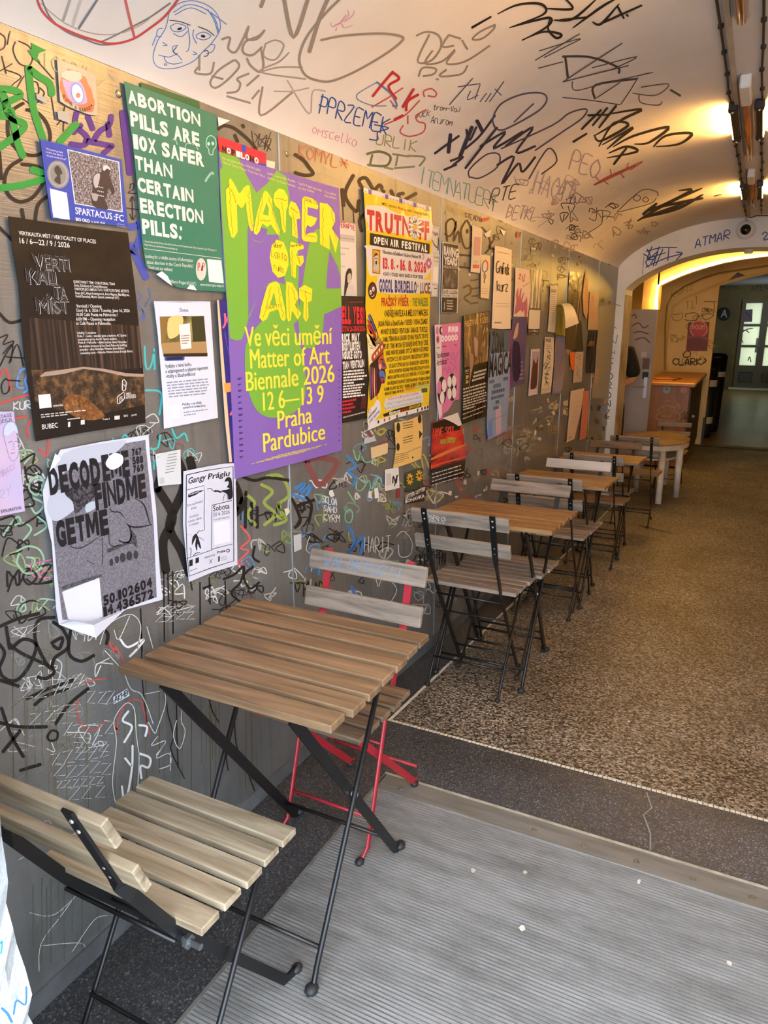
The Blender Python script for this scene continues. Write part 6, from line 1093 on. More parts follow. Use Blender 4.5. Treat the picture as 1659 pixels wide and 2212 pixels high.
s = C(); s.L([(1085, 920), (1160, 905), (1225, 935), (1200, 990), (1090, 985)], 15, '74784c'); s.L([(1118, 925), (1105, 980)], 13, '74784c'); strokes(s, [[(1240, 920), (1335, 935)], [(1270, 930), (1258, 990)], [(1190, 1000), (1240, 1010)], [(1330, 930), (1430, 940), (1400, 990)], [(1250, 1005), (1370, 995)]], 12, '8c8f66'); s.flush()
V(900, 0, .4575)
s = C(); HT(s, 'ITEMNATUERT', (10, 860), (375, 1000), 75, 4.5, '86aa9c', 1, .4, .15, 9, gap=1.05); s.flush()
s = C(); dl_ = '93867a'; strokes(s, [[(60, 165), (5, 288), (70, 285), (115, 222), (105, 168), (50, 150), (0, 168)], [(152, 165), (122, 220), (175, 216)], [(152, 165), (208, 182)], [(215, 190), (240, 232)], [(370, 117), (300, 150), (265, 185), (310, 182), (360, 142), (371, 118)], [(75, 240), (40, 300), (120, 290), (180, 235)], [(180, 242), (142, 300), (230, 290), (345, 216)], [(10, 360), (30, 320), (90, 325), (80, 350), (30, 360)], [(140, 330), (110, 360), (210, 350), (240, 310)], [(95, 372), (102, 376)]], 9, dl_); s.flush()
bk = '171415'
s = C(); strokes(s, [[(262, 130), (350, 80)], [(385, 65), (470, 25), (560, 15), (606, 32), (595, 70), (440, 130)], [(440, 130), (560, 97), (632, 85), (618, 125), (500, 190)], [(500, 188), (600, 150), (682, 162), (660, 180), (622, 140), (628, 88)], [(620, 40), (735, 42), (700, -8)], [(650, 95), (740, 88), (850, -5)], [(740, 130), (870, 35), (940, -5)], [(680, 95), (800, 82)], [(832, 105), (872, 112), (955, 20)], [(885, 105), (1062, 26)], [(950, 32), (978, 86)], [(992, 70), (998, 76)]], 13, bk, taper=True); s.flush()
s = C(); strokes(s, [[(560, 285), (770, 160)], [(580, 240), (772, 182), (700, 222), (602, 272)], [(575, 322), (690, 292)], [(690, 387), (970, 205)], [(690, 387), (1000, 310)], [(735, 385), (752, 427), (900, 390), (1115, 342)], [(850, 462), (960, 390)], [(1045, 367), (1000, 440), (965, 492)], [(690, 460), (830, 475), (960, 495)], [(1060, 412), (1190, 397), (1130, 450), (1020, 440)], [(1050, 450), (1060, 485), (1140, 497), (1160, 480)], [(830, 320), (1040, 268), (920, 330)]], 5, '55504f'); strokes(s, [[(690, 267), (820, 270), (945, 315), (955, 345)], [(702, 270), (715, 370)], [(842, 466), (845, 402), (1040, 372)], [(1245, 452), (1200, 425)]], 11, '474342'); s.flush()
s = C(); strokes(s, [[(195, 410), (300, 395)], [(265, 370), (155, 495)], [(255, 430), (240, 470), (290, 450)], [(300, 400), (275, 470)], [(330, 440), (300, 480)], [(352, 440), (325, 480)], [(412, 385), (345, 480)], [(370, 420), (400, 450)]], 5, '5c586e'); s.flush()
s = C(); s.L([(370, 600), (360, 560), (400, 490), (500, 445), (590, 440), (615, 470), (580, 520), (480, 580), (400, 615), (365, 595)], 8, '57526e'); s.L([(460, 577), (552, 490)], 7, '57526e'); s.flush()
s = C(); pk = '2f2b45'; strokes(s, [[(160, 635), (150, 720)], [(285, 570), (312, 622)], [(205, 740), (262, 600)]], 18, pk); strokes(s, [[(85, 725), (200, 642)], [(235, 612), (250, 662), (282, 600)], [(370, 545), (300, 640), (230, 702)], [(230, 795), (380, 602)], [(300, 692), (420, 622), (362, 702), (500, 622)], [(160, 760), (220, 740), (170, 782), (190, 776), (130, 802)], [(420, 690), (550, 600), (470, 720), (560, 690)], [(380, 780), (460, 740), (402, 870), (480, 772), (500, 812), (560, 742)]], 11, pk); strokes(s, [[(250, 840), (250, 800), (330, 730), (390, 730), (380, 790), (300, 840), (255, 836)], [(400, 702), (640, 592), (720, 535), (802, 515), (780, 560), (690, 622), (560, 710)], [(530, 845), (620, 702), (662, 760), (590, 822)]], 7, '4a465e'); s.flush()
s = C(); strokes(s, [[(810, 545), (900, 542)], [(870, 520), (780, 610)], [(900, 510), (832, 592)], [(942, 500), (862, 602)], [(900, 540), (1062, 516), (980, 560), (842, 640)], [(840, 640), (872, 665), (1000, 592), (930, 582), (862, 690)], [(880, 682), (1022, 602), (960, 652), (902, 702)], [(740, 670), (802, 632)], [(930, 692), (1030, 640), (1192, 600), (1100, 672), (1030, 680)], [(1120, 692), (1180, 640), (1300, 630), (1240, 680), (1132, 692)], [(910, 722), (990, 692), (1042, 715), (902, 745)], [(932, 775), (990, 702)]], 13, bk, taper=True); s.flush()
s = C(); s.L([(840, 872), (920, 832), (1030, 782)], 16, 'b3565a', taper=True); strokes(s, [[(980, 800), (1068, 762), (1010, 802)], [(880, 850), (905, 870)], [(860, 850), (845, 835)], [(920, 830), (915, 800)], [(960, 815), (980, 840)], [(990, 800), (1000, 770)]], 5, 'b3565a'); s.flush()
s = C(); HT(s, 'PEO', (718, 800), (850, 842), 85, 6, 'a596b4', 1, .3, .3, 2); HT(s, 'HAOTA', (548, 905), (735, 965), 95, 6, 'b1a6bc', 1, .3, .3, 3); s.flush()
s = C(); HT(s, 'RTE', (345, 958), (465, 935), 65, 6, '635e5a', 1, .3, .3, 4); HT(s, 'BETKL', (420, 1030), (560, 1040), 60, 5, 'a79da8', 1, .3, .3, 5); s.flush()
s = C(); strokes(s, [[(945, 1002), (1060, 900), (1132, 905), (1140, 925)], [(950, 1002), (1100, 962), (1132, 935)], [(1022, 935), (1040, 920), (1058, 935), (1040, 950), (1022, 937)], [(1066, 942), (1082, 930), (1096, 944), (1080, 955), (1066, 944)], [(812, 1098), (870, 1060), (882, 1022), (932, 1026)], [(815, 1030), (845, 1040), (850, 980)]], 4, '6b6561'); s.flush()
s = C(); strokes(s, [[(1045, 1042), (1180, 962), (1345, 890)], [(1080, 1002), (1200, 952), (1300, 897), (1240, 900)], [(1060, 1032), (1150, 1002), (1260, 960)], [(1100, 1022), (1240, 982), (1350, 920)], [(1120, 982), (1350, 936)], [(1070, 1012), (1132, 962)]], 15, '1c1513', taper=True); s.L([(1405, 926), (1440, 918)], 4, '1c1513'); s.flush()
r6 = random.Random(21)
def scrib(fn, parent, box, n, cols, size, w, seed, asp=1.0):
    r_ = random.Random(seed); x0, y0, x1, y1 = box; s = {}
    for i in range(n):
        c_ = r_.choice(cols); sf = s.setdefault(c_, tg(fn, parent, .0005))
        cx, cy = r_.uniform(x0, x1), r_.uniform(y0, y1); sz = size*r_.uniform(.5, 1.4); m_ = r_.randint(4, 7); a0 = r_.uniform(0, 6.28); pts = []
        for k in range(m_): a0 += r_.uniform(1.2, 2.9); pts.append((cx + sz*math.cos(a0)*r_.uniform(.4, 1)+k*sz*.18, cy + asp*sz*math.sin(a0)*r_.uniform(.4, 1)))
        sf.L(pts, w*r_.uniform(.7, 1.4), c_, 1, n=4)
    for q in s.values(): q.flush()
V(0, 0, 1)
scrib(on_vault, ceil, (1180, 400, 1330, 540), 26, ['7d746e', '9a8f88', 'a88', '6b625e'][:2] + ['b9a0a0', '5c5450'], 13, 2, 31)
scrib(on_vault, ceil, (1060, 380, 1250, 480), 14, ['a89ca4', '9a9088'], 16, 2, 32)
scrib(on_vault, ceil, (1350, 470, 1420, 510), 6, ['8a8078'], 10, 1.6, 33)
# ---- end wall, jamb, back room
EW = lambda: tg(ypl(YE), wend)
V(1259, 420, .26212)
s = EW(); HT(s, 'ATMAR', (925, 440), (1205, 362), 72, 9, '2b3f95', 1, .2, .1, 4); strokes(s, [[(520, 470), (640, 440), (775, 438)], [(530, 450), (560, 520), (500, 490)], [(570, 430), (530, 540), (620, 470), (560, 570)], [(630, 430), (580, 590)], [(660, 450), (600, 585)], [(520, 600), (600, 560), (700, 520), (820, 487), (770, 475)], [(820, 487), (770, 540)], [(710, 440), (700, 545)], [(525, 530), (680, 480)], [(540, 600), (520, 550), (590, 530)]], 9, '2b3f95'); s.L([(1478, 330), (1500, 310), (1520, 325), (1490, 375), (1530, 365)], 9, '2b3f95'); s.L([(490, 660), (505, 500)], 4, '3a4a90'); s.flush()
s = EW()
for i, (ch, q) in enumerate(zip('TORONTO', [(228, 1445), (222, 1525), (214, 1600), (208, 1680), (204, 1750), (198, 1830), (192, 1900)])): HT(s, ch if i < 5 else 'ZTH'[i-5], (q[0]-14, q[1]), (q[0]+22, q[1]), 54, 7, '33332f', 1, .1)
strokes(s, [[(270, 905), (310, 920)], [(255, 1090), (280, 1105)], [(245, 1200), (270, 1225), (285, 1160)], [(240, 1300), (262, 1310), (258, 1290)], [(235, 1350), (255, 1355)]], 5, '3a3a3a'); s.flush()
s = tg(ypl(Y2), wb); HT(s, 'CLARK', (745, 1405), (975, 1405), 52, 10, '241d16', 1, .2); s.L([(980, 1400), (1015, 1370), (1000, 1350)], 10, '241d16'); s.L([(825, 1320), (855, 1290), (885, 1300), (880, 1335), (840, 1340), (825, 1320)], 9, '241d16'); strokes(s, [[(735, 985), (760, 990), (790, 985), (820, 978), (820, 1020), (790, 1038), (750, 1035), (735, 1010), (735, 985)]], 4, '5a4a30'); HT(s, 'TIT', (850, 950), (950, 900), 60, 4, '6b5a38', 1); HT(s, 'CHRAS', (985, 970), (1090, 975), 32, 5, '2a2218', 1); strokes(s, [[(1000, 882), (1105, 885)], [(1080, 890), (1085, 935)], [(980, 985), (1080, 990), (1010, 1035), (980, 985)], [(845, 1010), (850, 985), (880, 980), (910, 975), (945, 985), (955, 1010), (930, 1035), (870, 1040), (840, 1030)]], 6, '2a2218'); HT(s, 'KWNZ', (730, 855), (910, 780), 40, 4, 'a8894c', 1); s.flush()
V(0, 0, 1); scrib(ypl(Y2), wb, (1448, 660, 1530, 780), 14, ['9c8450', '8a7444', 'b09858'], 9, 1.3, 41)
V(1259, 420, .26212)
s = poster([(870, 1055), (1045, 1050), (1025, 1290), (850, 1290)], '6b2433', 'dark red poster with a pink circle on the cream wall', 0, fn=ypl(Y2), base=.008); s.E(955, 1110, 75, 72, 'd8908a', 1); s.E(955, 1110, 64, 62, 'b8384a', 2); HT(s, 'BOOM', (905, 1110), (1000, 1112), 36, 6, 'e0a8a0', 3, .3); s.L([(865, 1180), (950, 1170), (1030, 1190)], 20, '8c4a4a', 2); s.flush()
s = poster([(1108+54*(1+math.cos(k*math.pi/12)), 985+56*math.sin(k*math.pi/12)) for k in range(24)], '12130f', 'round black sticker with a pale A on the olive end wall', 0, 'sticker', 'sticker', fn=ypl(YF), base=.02, th=.01); s.T('A', (1135, 1012), (1190, 1012), 62, c='a39f88', bold=.02); s.flush()
s = tg(ypl(YF), wf, .01); HT(s, 'AIMC', (1140, 780), (1300, 775), 38, 6, '3a3a2c', 1); HT(s, 'ATEK', (1390, 800), (1530, 780), 40, 6, '3a3a2c', 1); s.flush()
# scribbles on the door panes
s = Surf(ypl(YF), bpy.data.objects['door_1'], .012, 'pane_scribble'); V(1459, 560, .13559)
V(1259, 420, .26212); s.G([(1340, 950), (1400, 945), (1395, 1050), (1330, 1050)], '6d5f6c', 1); s.L([(1345, 970), (1395, 1030)], 6, '3a343c', 2); strokes(s, [[(1300, 1100), (1330, 1120), (1360, 1110), (1400, 1105)], [(1310, 1140), (1340, 1120), (1370, 1140)], [(1300, 1180), (1320, 1220)], [(1360, 1370), (1375, 1340), (1385, 1380)]], 8, '3a3a3c', 2); s.flush()
for m_ in [o for o in bpy.data.objects if o.name.startswith('pane_scribble')]: m_.matrix_parent_inverse = m_.parent.matrix_basis.inverted() if hasattr(m_.parent, 'matrix_basis') else Matrix()
# cabinet drawing
s = tg(ypl(cy+.05), cab, .004); V(1290, 700, .18987); strokes(s, [[(680, 1080), (670, 1040), (720, 1010), (690, 980), (740, 940), (800, 925), (850, 950), (890, 940), (880, 990), (930, 1020), (940, 1070), (900, 1095), (760, 1095), (680, 1080)], [(740, 1030), (760, 1060), (780, 1035), (810, 1065), (840, 1035)], [(770, 880), (830, 870)], [(900, 890), (930, 970)], [(950, 960), (920, 900)]], 9, 'c9a06a'); s.E(790, 745, 45, 50, '9fa9a0', 1); s.E(985, 750, 40, 40, 'c98a70', 1); s.L([(775, 735), (800, 750), (790, 720)], 7, '2a2a28', 2); strokes(s, [[(960, 1040), (1000, 1000), (1040, 1040), (980, 1080)], [(950, 1080), (1030, 1020)], [(990, 1000), (1010, 1090)]], 8, '2a1c10', 2); s.flush()
for o in cab.children:
    if o.name.startswith('graffiti'): o.matrix_parent_inverse = Matrix.Translation(-cab.location)
s = tg(ypl(YD), dl, .003); V(1259, 420, .26212); strokes(s, [[(410, 1080), (460, 1060), (500, 1100), (540, 1080)], [(420, 1140), (470, 1130), (540, 1150)], [(430, 1200), (500, 1180), (550, 1220)], [(405, 1000), (430, 990), (440, 1020)]], 10, '7a3a34'); s.flush()
for o in dl.children:
    if o.name.startswith('graffiti'): o.matrix_parent_inverse = Matrix.Translation(-dl.location)
# ---- steel wall
Wl = lambda off=.0006: tg(wall_fn, wall, off)
V(0, 0, N_); dbk = '231a17'
s = Wl(); strokes(s, [[(170, 702), (240, 720), (300, 790), (322, 880), (290, 960), (220, 995), (130, 970), (62, 890), (50, 790), (60, 700), (40, 620), (-10, 550)], [(150, 660), (100, 690), (60, 720)]], 22, dbk); strokes(s, [[(140, 1018), (62, 1070), (30, 1150), (50, 1240), (120, 1290), (200, 1270), (260, 1200), (285, 1130), (250, 1070), (140, 1050)], [(-5, 960), (8, 1145)], [(320, 1245), (245, 1310), (225, 1420)], [(140, 1340), (150, 1400)]], 24, dbk); s.flush()
s = Wl(); strokes(s, [[(100, 268), (85, 320), (120, 400), (180, 422), (208, 380), (190, 300), (120, 262)], [(-5, 210), (32, 240), (30, 300), (-5, 325)], [(60, 215), (48, 285)], [(65, 200), (66, 208)], [(200, 345), (345, 508)], [(12, 360), (40, 470)], [(-5, 458), (78, 408)], [(35, 445), (136, 490), (75, 562), (190, 665)], [(155, 485), (110, 560)], [(170, 570), (245, 600), (240, 530), (200, 520)], [(255, 560), (285, 600), (235, 660)], [(325, 590), (352, 765)], [(415, 685), (410, 710)], [(408, 780), (405, 840)], [(390, 770), (365, 800)]], 7, '352722'); s.flush()
s = Wl(.0009); gn = '2c9238'; strokes(s, [[(-10, 565), (90, 578), (130, 612), (40, 660), (-10, 705)], [(20, 600), (62, 740), (150, 790), (135, 840), (-10, 950)], [(70, 700), (110, 900), (148, 1000)], [(182, 430), (200, 600), (222, 722), (280, 900)], [(190, 440), (250, 488), (318, 535), (332, 605)], [(490, 792), (380, 910)], [(-10, 1205), (150, 1182), (292, 1140)], [(205, 1085), (290, 1112)], [(-10, 740), (60, 745)]], 46, gn); s.G([(200, 272), (250, 300), (300, 322), (250, 340), (240, 370), (265, 400), (215, 380), (178, 320), (205, 315)], gn, 1); s.flush()
s = Wl(.0007); pu = '552a80'; strokes(s, [[(492, 720), (484, 800), (560, 880), (535, 930), (450, 920)], [(562, 742), (595, 828)], [(545, 900), (620, 915), (722, 935)], [(600, 900), (640, 840), (700, 800), (712, 740)], [(690, 790), (702, 870)], [(715, 935), (660, 985)], [(470, 850), (520, 800)]], 36, pu); s.L([(785, 715), (800, 850), (820, 1000), (832, 1110)], 42, pu); s.flush()
s = Wl(); HT(s, 'IOMYL', (262, 425), (610, 540), 95, 8, 'b9a878', 1, .2, 0, 3); strokes(s, [[(700, 470), (740, 520)], [(630, 545), (690, 500), (770, 495)]], 9, 'b4a888'); s.flush()
s = Wl(); strokes(s, [[(845, 1262), (850, 1402)], [(832, 1290), (846, 1258), (862, 1288)], [(832, 1372), (850, 1405), (868, 1378)], [(805, 1330), (886, 1342)], [(832, 1180), (856, 1176), (852, 1212), (820, 1232), (872, 1240)], [(835, 1180), (832, 1210)]], 6, '1c1a1a'); s.flush()
V(0, 440, N_); s = Wl(); strokes(s, [[(835, 262), (870, 330), (900, 400), (935, 475)], [(890, 120), (905, 200), (850, 320)], [(830, 150), (880, 140)]], 46, '454fa4'); strokes(s, [[(890, 560), (905, 600), (880, 640), (920, 700), (890, 750), (930, 720), (900, 660)], [(950, 540), (960, 600), (930, 660)]], 6, '4a62b0'); s.flush()
s = Wl(); strokes(s, [[(-5, 1110), (40, 1062), (72, 1200)], [(-5, 1282), (150, 1230), (190, 1225)], [(95, 1372), (180, 1360)], [(185, 1500), (172, 1440), (200, 1380)], [(250, 1570), (300, 1610), (310, 1500)], [(530, 1560), (545, 1600)]], 13, 'c24a42'); s.flush()
s = Wl(); strokes(s, [[(-5, 700), (60, 760), (140, 745)], [(-5, 150), (60, 215), (75, 235)]], 20, dbk); strokes(s, [[(-5, 860), (50, 840), (20, 900), (90, 880), (40, 960), (0, 1040)], [(20, 960), (80, 900), (70, 1010)], [(60, 1020), (110, 900), (150, 1040)], [(40, 980), (170, 990)], [(35, 1120), (10, 1160), (20, 1215), (55, 1200), (60, 1140), (35, 1120)], [(60, 1130), (130, 1135)]], 9, '1d1918'); s.flush()
s = Wl(); HT(s, 'KUR', (88, 1320), (195, 1308), 48, 9, 'c9c9c9', 1, .2); s.flush()
s = Wl(); strokes(s, [[(120, 1085), (145, 1060), (185, 1065), (160, 1130), (175, 1190), (150, 1210)], [(115, 1100), (110, 1170), (150, 1180)]], 12, '5a8fd0'); s.flush()
s = Wl(); te = '46b0ac'; strokes(s, [[(925, 915), (935, 1050), (965, 1040), (985, 950)], [(985, 930), (990, 1060)], [(930, 1195), (1030, 1210), (1020, 1350)], [(720, 1500), (745, 1550), (800, 1480), (830, 1530)], [(1100, 1440), (1130, 1500), (1180, 1470), (1200, 1520)], [(960, 1570), (1010, 1560), (1025, 1480)], [(990, 1640), (985, 1700)]], 13, te); s.flush()
V(0, 900, N_); s = Wl(); strokes(s, [[(1120, 240), (1180, 430), (1085, 690), (1160, 860), (1215, 1010)], [(1015, 470), (1105, 640), (1045, 800), (1062, 990)], [(1000, 470), (1060, 300)], [(1500, 470), (1540, 560), (1500, 620)], [(1230, 330), (1215, 270)]], 56, '14110f'); strokes(s, [[(1048, 990), (1052, 1440)], [(1075, 1000), (1078, 1200)], [(1105, 990), (1108, 1390)], [(1280, 1060), (1282, 1330)], [(1340, 1030), (1345, 1200)], [(1440, 1050), (1448, 1230)], [(1212, 1010), (1230, 1110)], [(900, 1230), (910, 1500)]], 9, '14110f'); s.flush()
s = Wl(); strokes(s, [[(1430, 1040), (1500, 1010), (1560, 960), (1540, 1060), (1480, 1130), (1560, 1200)], [(1300, 1100), (1350, 1080)], [(1620, 960), (1560, 1020), (1600, 1100), (1659, 1060)], [(1630, 830), (1620, 900), (1659, 930)]], 15, '17130f'); s.flush()
s = Wl(); pg = '93b79a'; strokes(s, [[(190, 420), (240, 380), (280, 420), (240, 500), (190, 470), (190, 420)], [(210, 520), (280, 560), (230, 620), (190, 560)], [(110, 860), (180, 830), (250, 850), (280, 920), (240, 990), (160, 1000), (110, 940), (120, 880)], [(170, 900), (220, 910), (210, 960), (170, 950)], [(80, 700), (150, 680), (200, 720), (150, 790)], [(20, 760), (110, 640), (140, 700)], [(240, 640), (300, 700), (220, 760)]], 13, pg); s.flush()
s = Wl(); strokes(s, [[(130, 290), (190, 250), (220, 240), (210, 300)], [(160, 320), (180, 420), (260, 460)], [(0, 660), (90, 640), (60, 740), (0, 720)], [(100, 660), (130, 700), (260, 620)], [(50, 1120), (90, 1020), (110, 1080), (150, 1030)], [(160, 580), (220, 560), (180, 470), (260, 480)], [(170, 1040), (220, 1070), (330, 1060)], [(150, 440), (260, 490)], [(0, 700), (90, 700)]], 13, '1f1a18'); HT(s, 'MOZ', (50, 1090), (330, 1050), 100, 14, '1d1918', 1, .3); s.flush()
s = Wl(); strokes(s, [[(190, 945), (240, 935), (330, 915)], [(200, 950), (215, 1020), (330, 1030)], [(240, 980), (260, 1010), (290, 960)], [(300, 990), (340, 980)]], 8, 'd0689c'); strokes(s, [[(1540, 700), (1600, 780), (1540, 840), (1590, 860), (1520, 930)], [(1490, 950), (1560, 940)]], 13, 'c25a58'); s.flush()
# near, low part of the wall
V(0, 1300, N_)
s = Wl(); strokes(s, [[(350, 100), (245, 120), (228, 250), (320, 425), (350, 360), (440, 285), (405, 180), (340, 130)], [(75, 300), (150, 240), (232, 280), (182, 420), (100, 505), (20, 480), (-5, 420)], [(-5, 270), (30, 330), (-5, 420)], [(60, 270), (140, 330), (340, 430), (300, 490), (240, 480)], [(452, 180), (442, 330), (520, 380), (602, 342)], [(585, 205), (640, 170), (690, 205), (682, 270)], [(330, 265), (400, 230), (380, 300), (340, 280)], [(-5, 500), (120, 540)]], 22, '191513'); s.flush()
s = Wl(); strokes(s, [[(170, 622), (300, 560), (470, 502)], [(222, 660), (300, 600), (440, 560)], [(10, 680), (70, 850), (150, 992)], [(-5, 772), (120, 800), (300, 800)], [(20, 960), (110, 850), (130, 820)], [(355, 782), (440, 660), (565, 555)], [(130, 1080), (260, 1040)], [(-5, 160), (110, 110), (250, 75)], [(40, 160), (62, 300)]], 22, '191513'); s.L([(305, 860), (330, 825), (368, 835), (362, 880), (318, 888), (303, 862)], 15, '191513'); s.flush()
wh = 'cfcfcc'
s = Wl(.0009)
for i, (a, b_, t, h) in enumerate((((340, 605), (540, 535), 'ZZZZ', 70), ((560, 655), (745, 645), 'ZZZ', 75), ((400, 865), (720, 850), 'ZZZZZ', 80), ((200, 790), (345, 760), 'ZZ', 70), ((330, 1040), (700, 980), 'ZZZZZ', 75), ((350, 1120), (710, 1100), 'ZZZZZ', 75), ((360, 1200), (660, 1160), 'ZZZZZZ', 45), ((450, 1260), (670, 1240), 'ZZZ', 80), ((140, 620), (300, 610), 'ZZ', 60), ((480, 960), (690, 960), 'ZZZ', 60), ((380, 560), (520, 520), 'ZZ', 55), ((330, 720), (520, 700), 'ZZ', 50), ((80, 230), (260, 190), 'ZZ', 50), ((1000, 130), (1240, 110), 'ZZZZ', 45), ((1020, 80), (1240, 60), 'ZZZZ', 40))): HT(s, t, a, b_, h, 4, wh, 1, .9, .0, i, False, 1.22)
s.flush()
s = Wl(.0009); strokes(s, [[(740, 1290), (720, 1150), (745, 900), (730, 760), (790, 662), (832, 650), (862, 700), (872, 850), (890, 1000), (880, 1200)], [(1050, 560), (1060, 650), (1010, 800), (990, 840), (950, 770)], [(800, 470), (840, 560), (910, 600), (980, 780)], [(930, 590), (1020, 572)], [(1010, 860), (970, 920), (1060, 890), (1000, 980)], [(1060, 900), (1000, 1000), (1080, 970), (1090, 1040), (1020, 1070)], [(1170, 640), (1160, 760), (1185, 830), (1150, 940), (1110, 860), (1130, 760)], [(1090, 960), (1090, 1080)], [(640, 270), (690, 150), (830, 80), (900, 150), (880, 300)], [(730, 180), (760, 240), (830, 90)], [(940, 160), (980, 300)], [(670, 310), (760, 410)], [(450, 100), (560, 90)], [(290, 1470), (310, 1560), (400, 1530), (390, 1450)], [(360, 1640), (130, 1600)], [(260, 1340), (330, 1420)], [(620, 400), (700, 360)], [(240, 1440), (300, 1400)], [(120, 1650), (200, 1600), (150, 1560)], [(300, 940), (350, 960), (330, 900)], [(1120, 60), (1230, 30)], [(1000, 70), (1080, 20)]], 5, wh); strokes(s, [[(822, 700), (785, 760), (845, 800), (795, 900)], [(848, 920), (845, 1060), (820, 1220)], [(800, 1000), (840, 1050)], [(780, 1180), (790, 1270)], [(770, 240), (820, 290), (920, 240), (880, 300), (830, 350)], [(890, 790), (940, 800), (930, 860)], [(890, 970), (960, 1000), (950, 1060), (900, 1050), (905, 1130)]], 14, 'dcdcda'); s.flush()
s = Wl(); strokes(s, [[(500, 620), (492, 700), (530, 800), (600, 820), (680, 762)], [(745, 840), (765, 720), (830, 632), (900, 640), (930, 740), (958, 850)], [(540, 520), (600, 500), (680, 490)], [(690, 250), (740, 330), (720, 270)], [(720, 280), (770, 330), (790, 390)], [(760, 830), (720, 780)]], 9, 'b34a42'); s.flush()
s = Wl(); strokes(s, [[(905, 200), (910, 480), (925, 640), (940, 770)], [(1060, 550), (1072, 700), (1110, 860), (1095, 950), (1180, 1130)], [(1340, 630), (1360, 700), (1400, 770)], [(1500, 720), (1510, 900), (1550, 1020)], [(1590, 1100), (1640, 1240)], [(1130, 560), (1132, 840), (1140, 1060)], [(1440, 940), (1460, 1080)]], 8, '14110f'); s.flush()
r8 = random.Random(77)
s = Wl(); [s.L([(x_, r8.uniform(300, 700)), (x_+r8.uniform(-4, 4), r8.uniform(700, 1000)), (x_+r8.uniform(-8, 8), r8.uniform(1000, 1400))], r8.uniform(3, 6), r8.choice(['6b6040', '5c5238', '6f6652']), 1) for x_ in [r8.uniform(40, 1640) for _ in range(34)]]; s.flush()
V(0, 1600, .42194)
s = Wl(); strokes(s, [[(200, 1180), (210, 1040), (310, 900), (390, 790)], [(150, 880), (280, 890), (440, 740)], [(370, 1080), (480, 920), (550, 895)], [(210, 1050), (400, 1035), (440, 1060)]], 3.5, 'c4c4c0'); [s.L([(x_, r8.uniform(700, 800)), (x_+r8.uniform(-5, 5), r8.uniform(900, 1150))], 6, r8.choice(['4f5a50', '5c5840', '52564c']), 1) for x_ in (170, 215, 240, 262, 300, 330, 370, 420)]; s.flush()
# mid wall under the posters
V(450, 640, .30139)
s = Wl(); strokes(s, [[(420, 1290), (520, 1290), (580, 1420), (500, 1500), (560, 1600), (470, 1640)], [(270, 1420), (330, 1480), (280, 1560), (340, 1640)], [(380, 1350), (460, 1400), (400, 1480), (480, 1560), (400, 1640)], [(500, 1480), (530, 1590), (470, 1560)]], 24, '8a9a48'); s.flush()
s = Wl(); strokes(s, [[(240, 1290), (330, 1320), (430, 1300), (580, 1320)], [(200, 1330), (240, 1440), (200, 1540)], [(270, 1400), (265, 1659)], [(310, 1480), (312, 1640)], [(350, 1510), (352, 1659)], [(600, 1450), (660, 1600), (620, 1659)], [(700, 1440), (740, 1500), (720, 1620)], [(640, 1500), (760, 1460)]], 22, '17130f'); s.flush()
s = Wl(); strokes(s, [[(620, 1380), (690, 1340), (650, 1420), (740, 1350), (700, 1430)], [(990, 1140), (1060, 1220), (1000, 1250), (1060, 1310), (1030, 1360)], [(600, 1420), (700, 1460)]], 20, '3a78b8'); s.flush()
s = Wl(); strokes(s, [[(700, 1180), (800, 1160), (920, 1190), (860, 1300), (790, 1350), (740, 1260), (700, 1180)]], 40, '7a4444'); s.flush()
s = Wl(); strokes(s, [[(1040, 1100), (1070, 1180), (1110, 1040), (1090, 1120)], [(1100, 1150), (1130, 1190), (1210, 1170)], [(1070, 1300), (1060, 1380), (1100, 1390), (1150, 1320), (1170, 1380), (1220, 1300), (1240, 1330)], [(980, 1560), (1010, 1530), (1035, 1560), (1020, 1620), (985, 1610), (980, 1560)], [(1000, 1400), (1050, 1480)]], 9, '6fb38c'); s.flush()
s = Wl(.0009); HT(s, 'SKLOA', (820, 1480), (920, 1500), 50, 5, wh, 1, .4); HT(s, 'SAHO', (830, 1545), (920, 1555), 45, 5, wh, 1, .4); HT(s, 'KYRM', (830, 1610), (940, 1620), 50, 5, wh, 1, .4); HT(s, 'MEL', (940, 1370), (1000, 1360), 30, 5, '1d1918', 1); s.flush()
V(640, 1050, .36166)
s = Wl(); HT(s, 'HLADI', (45, 660), (190, 640), 80, 9, '1a1614', 1, .4); HT(s, 'KRITIN', (740, 480), (890, 470), 70, 8, '1f1a18', 1, .4); s.flush()
s = Wl(); strokes(s, [[(310, 240), (350, 330), (300, 420), (400, 300), (380, 420)], [(340, 450), (420, 530)], [(330, 600), (380, 720)]], 18, '3a70b4'); s.flush()
s = Wl(.0009); HT(s, 'HARIT', (410, 400), (560, 390), 90, 4, wh, 1, .5); strokes(s, [[(600, 300), (640, 270), (690, 330), (680, 410), (620, 420), (610, 350)], [(470, 520), (490, 600), (510, 540)], [(560, 560), (600, 620), (560, 700)], [(640, 520), (600, 560)], [(80, 300), (60, 380), (100, 420), (90, 510)]], 4, wh); s.flush()
V(450, 240, .30139)
s = Wl(); strokes(s, [[(70, 130), (110, 105), (180, 120), (260, 180), (320, 240), (345, 280)], [(190, 170), (210, 220)], [(245, 100), (255, 115)]], 24, dbk); strokes(s, [[(310, 140), (330, 230), (370, 160), (360, 250), (420, 170), (400, 280), (450, 150)], [(330, 160), (450, 280)], [(340, 260), (440, 240)], [(380, 200), (450, 200), (420, 290)]], 5, '2a2422'); s.flush()
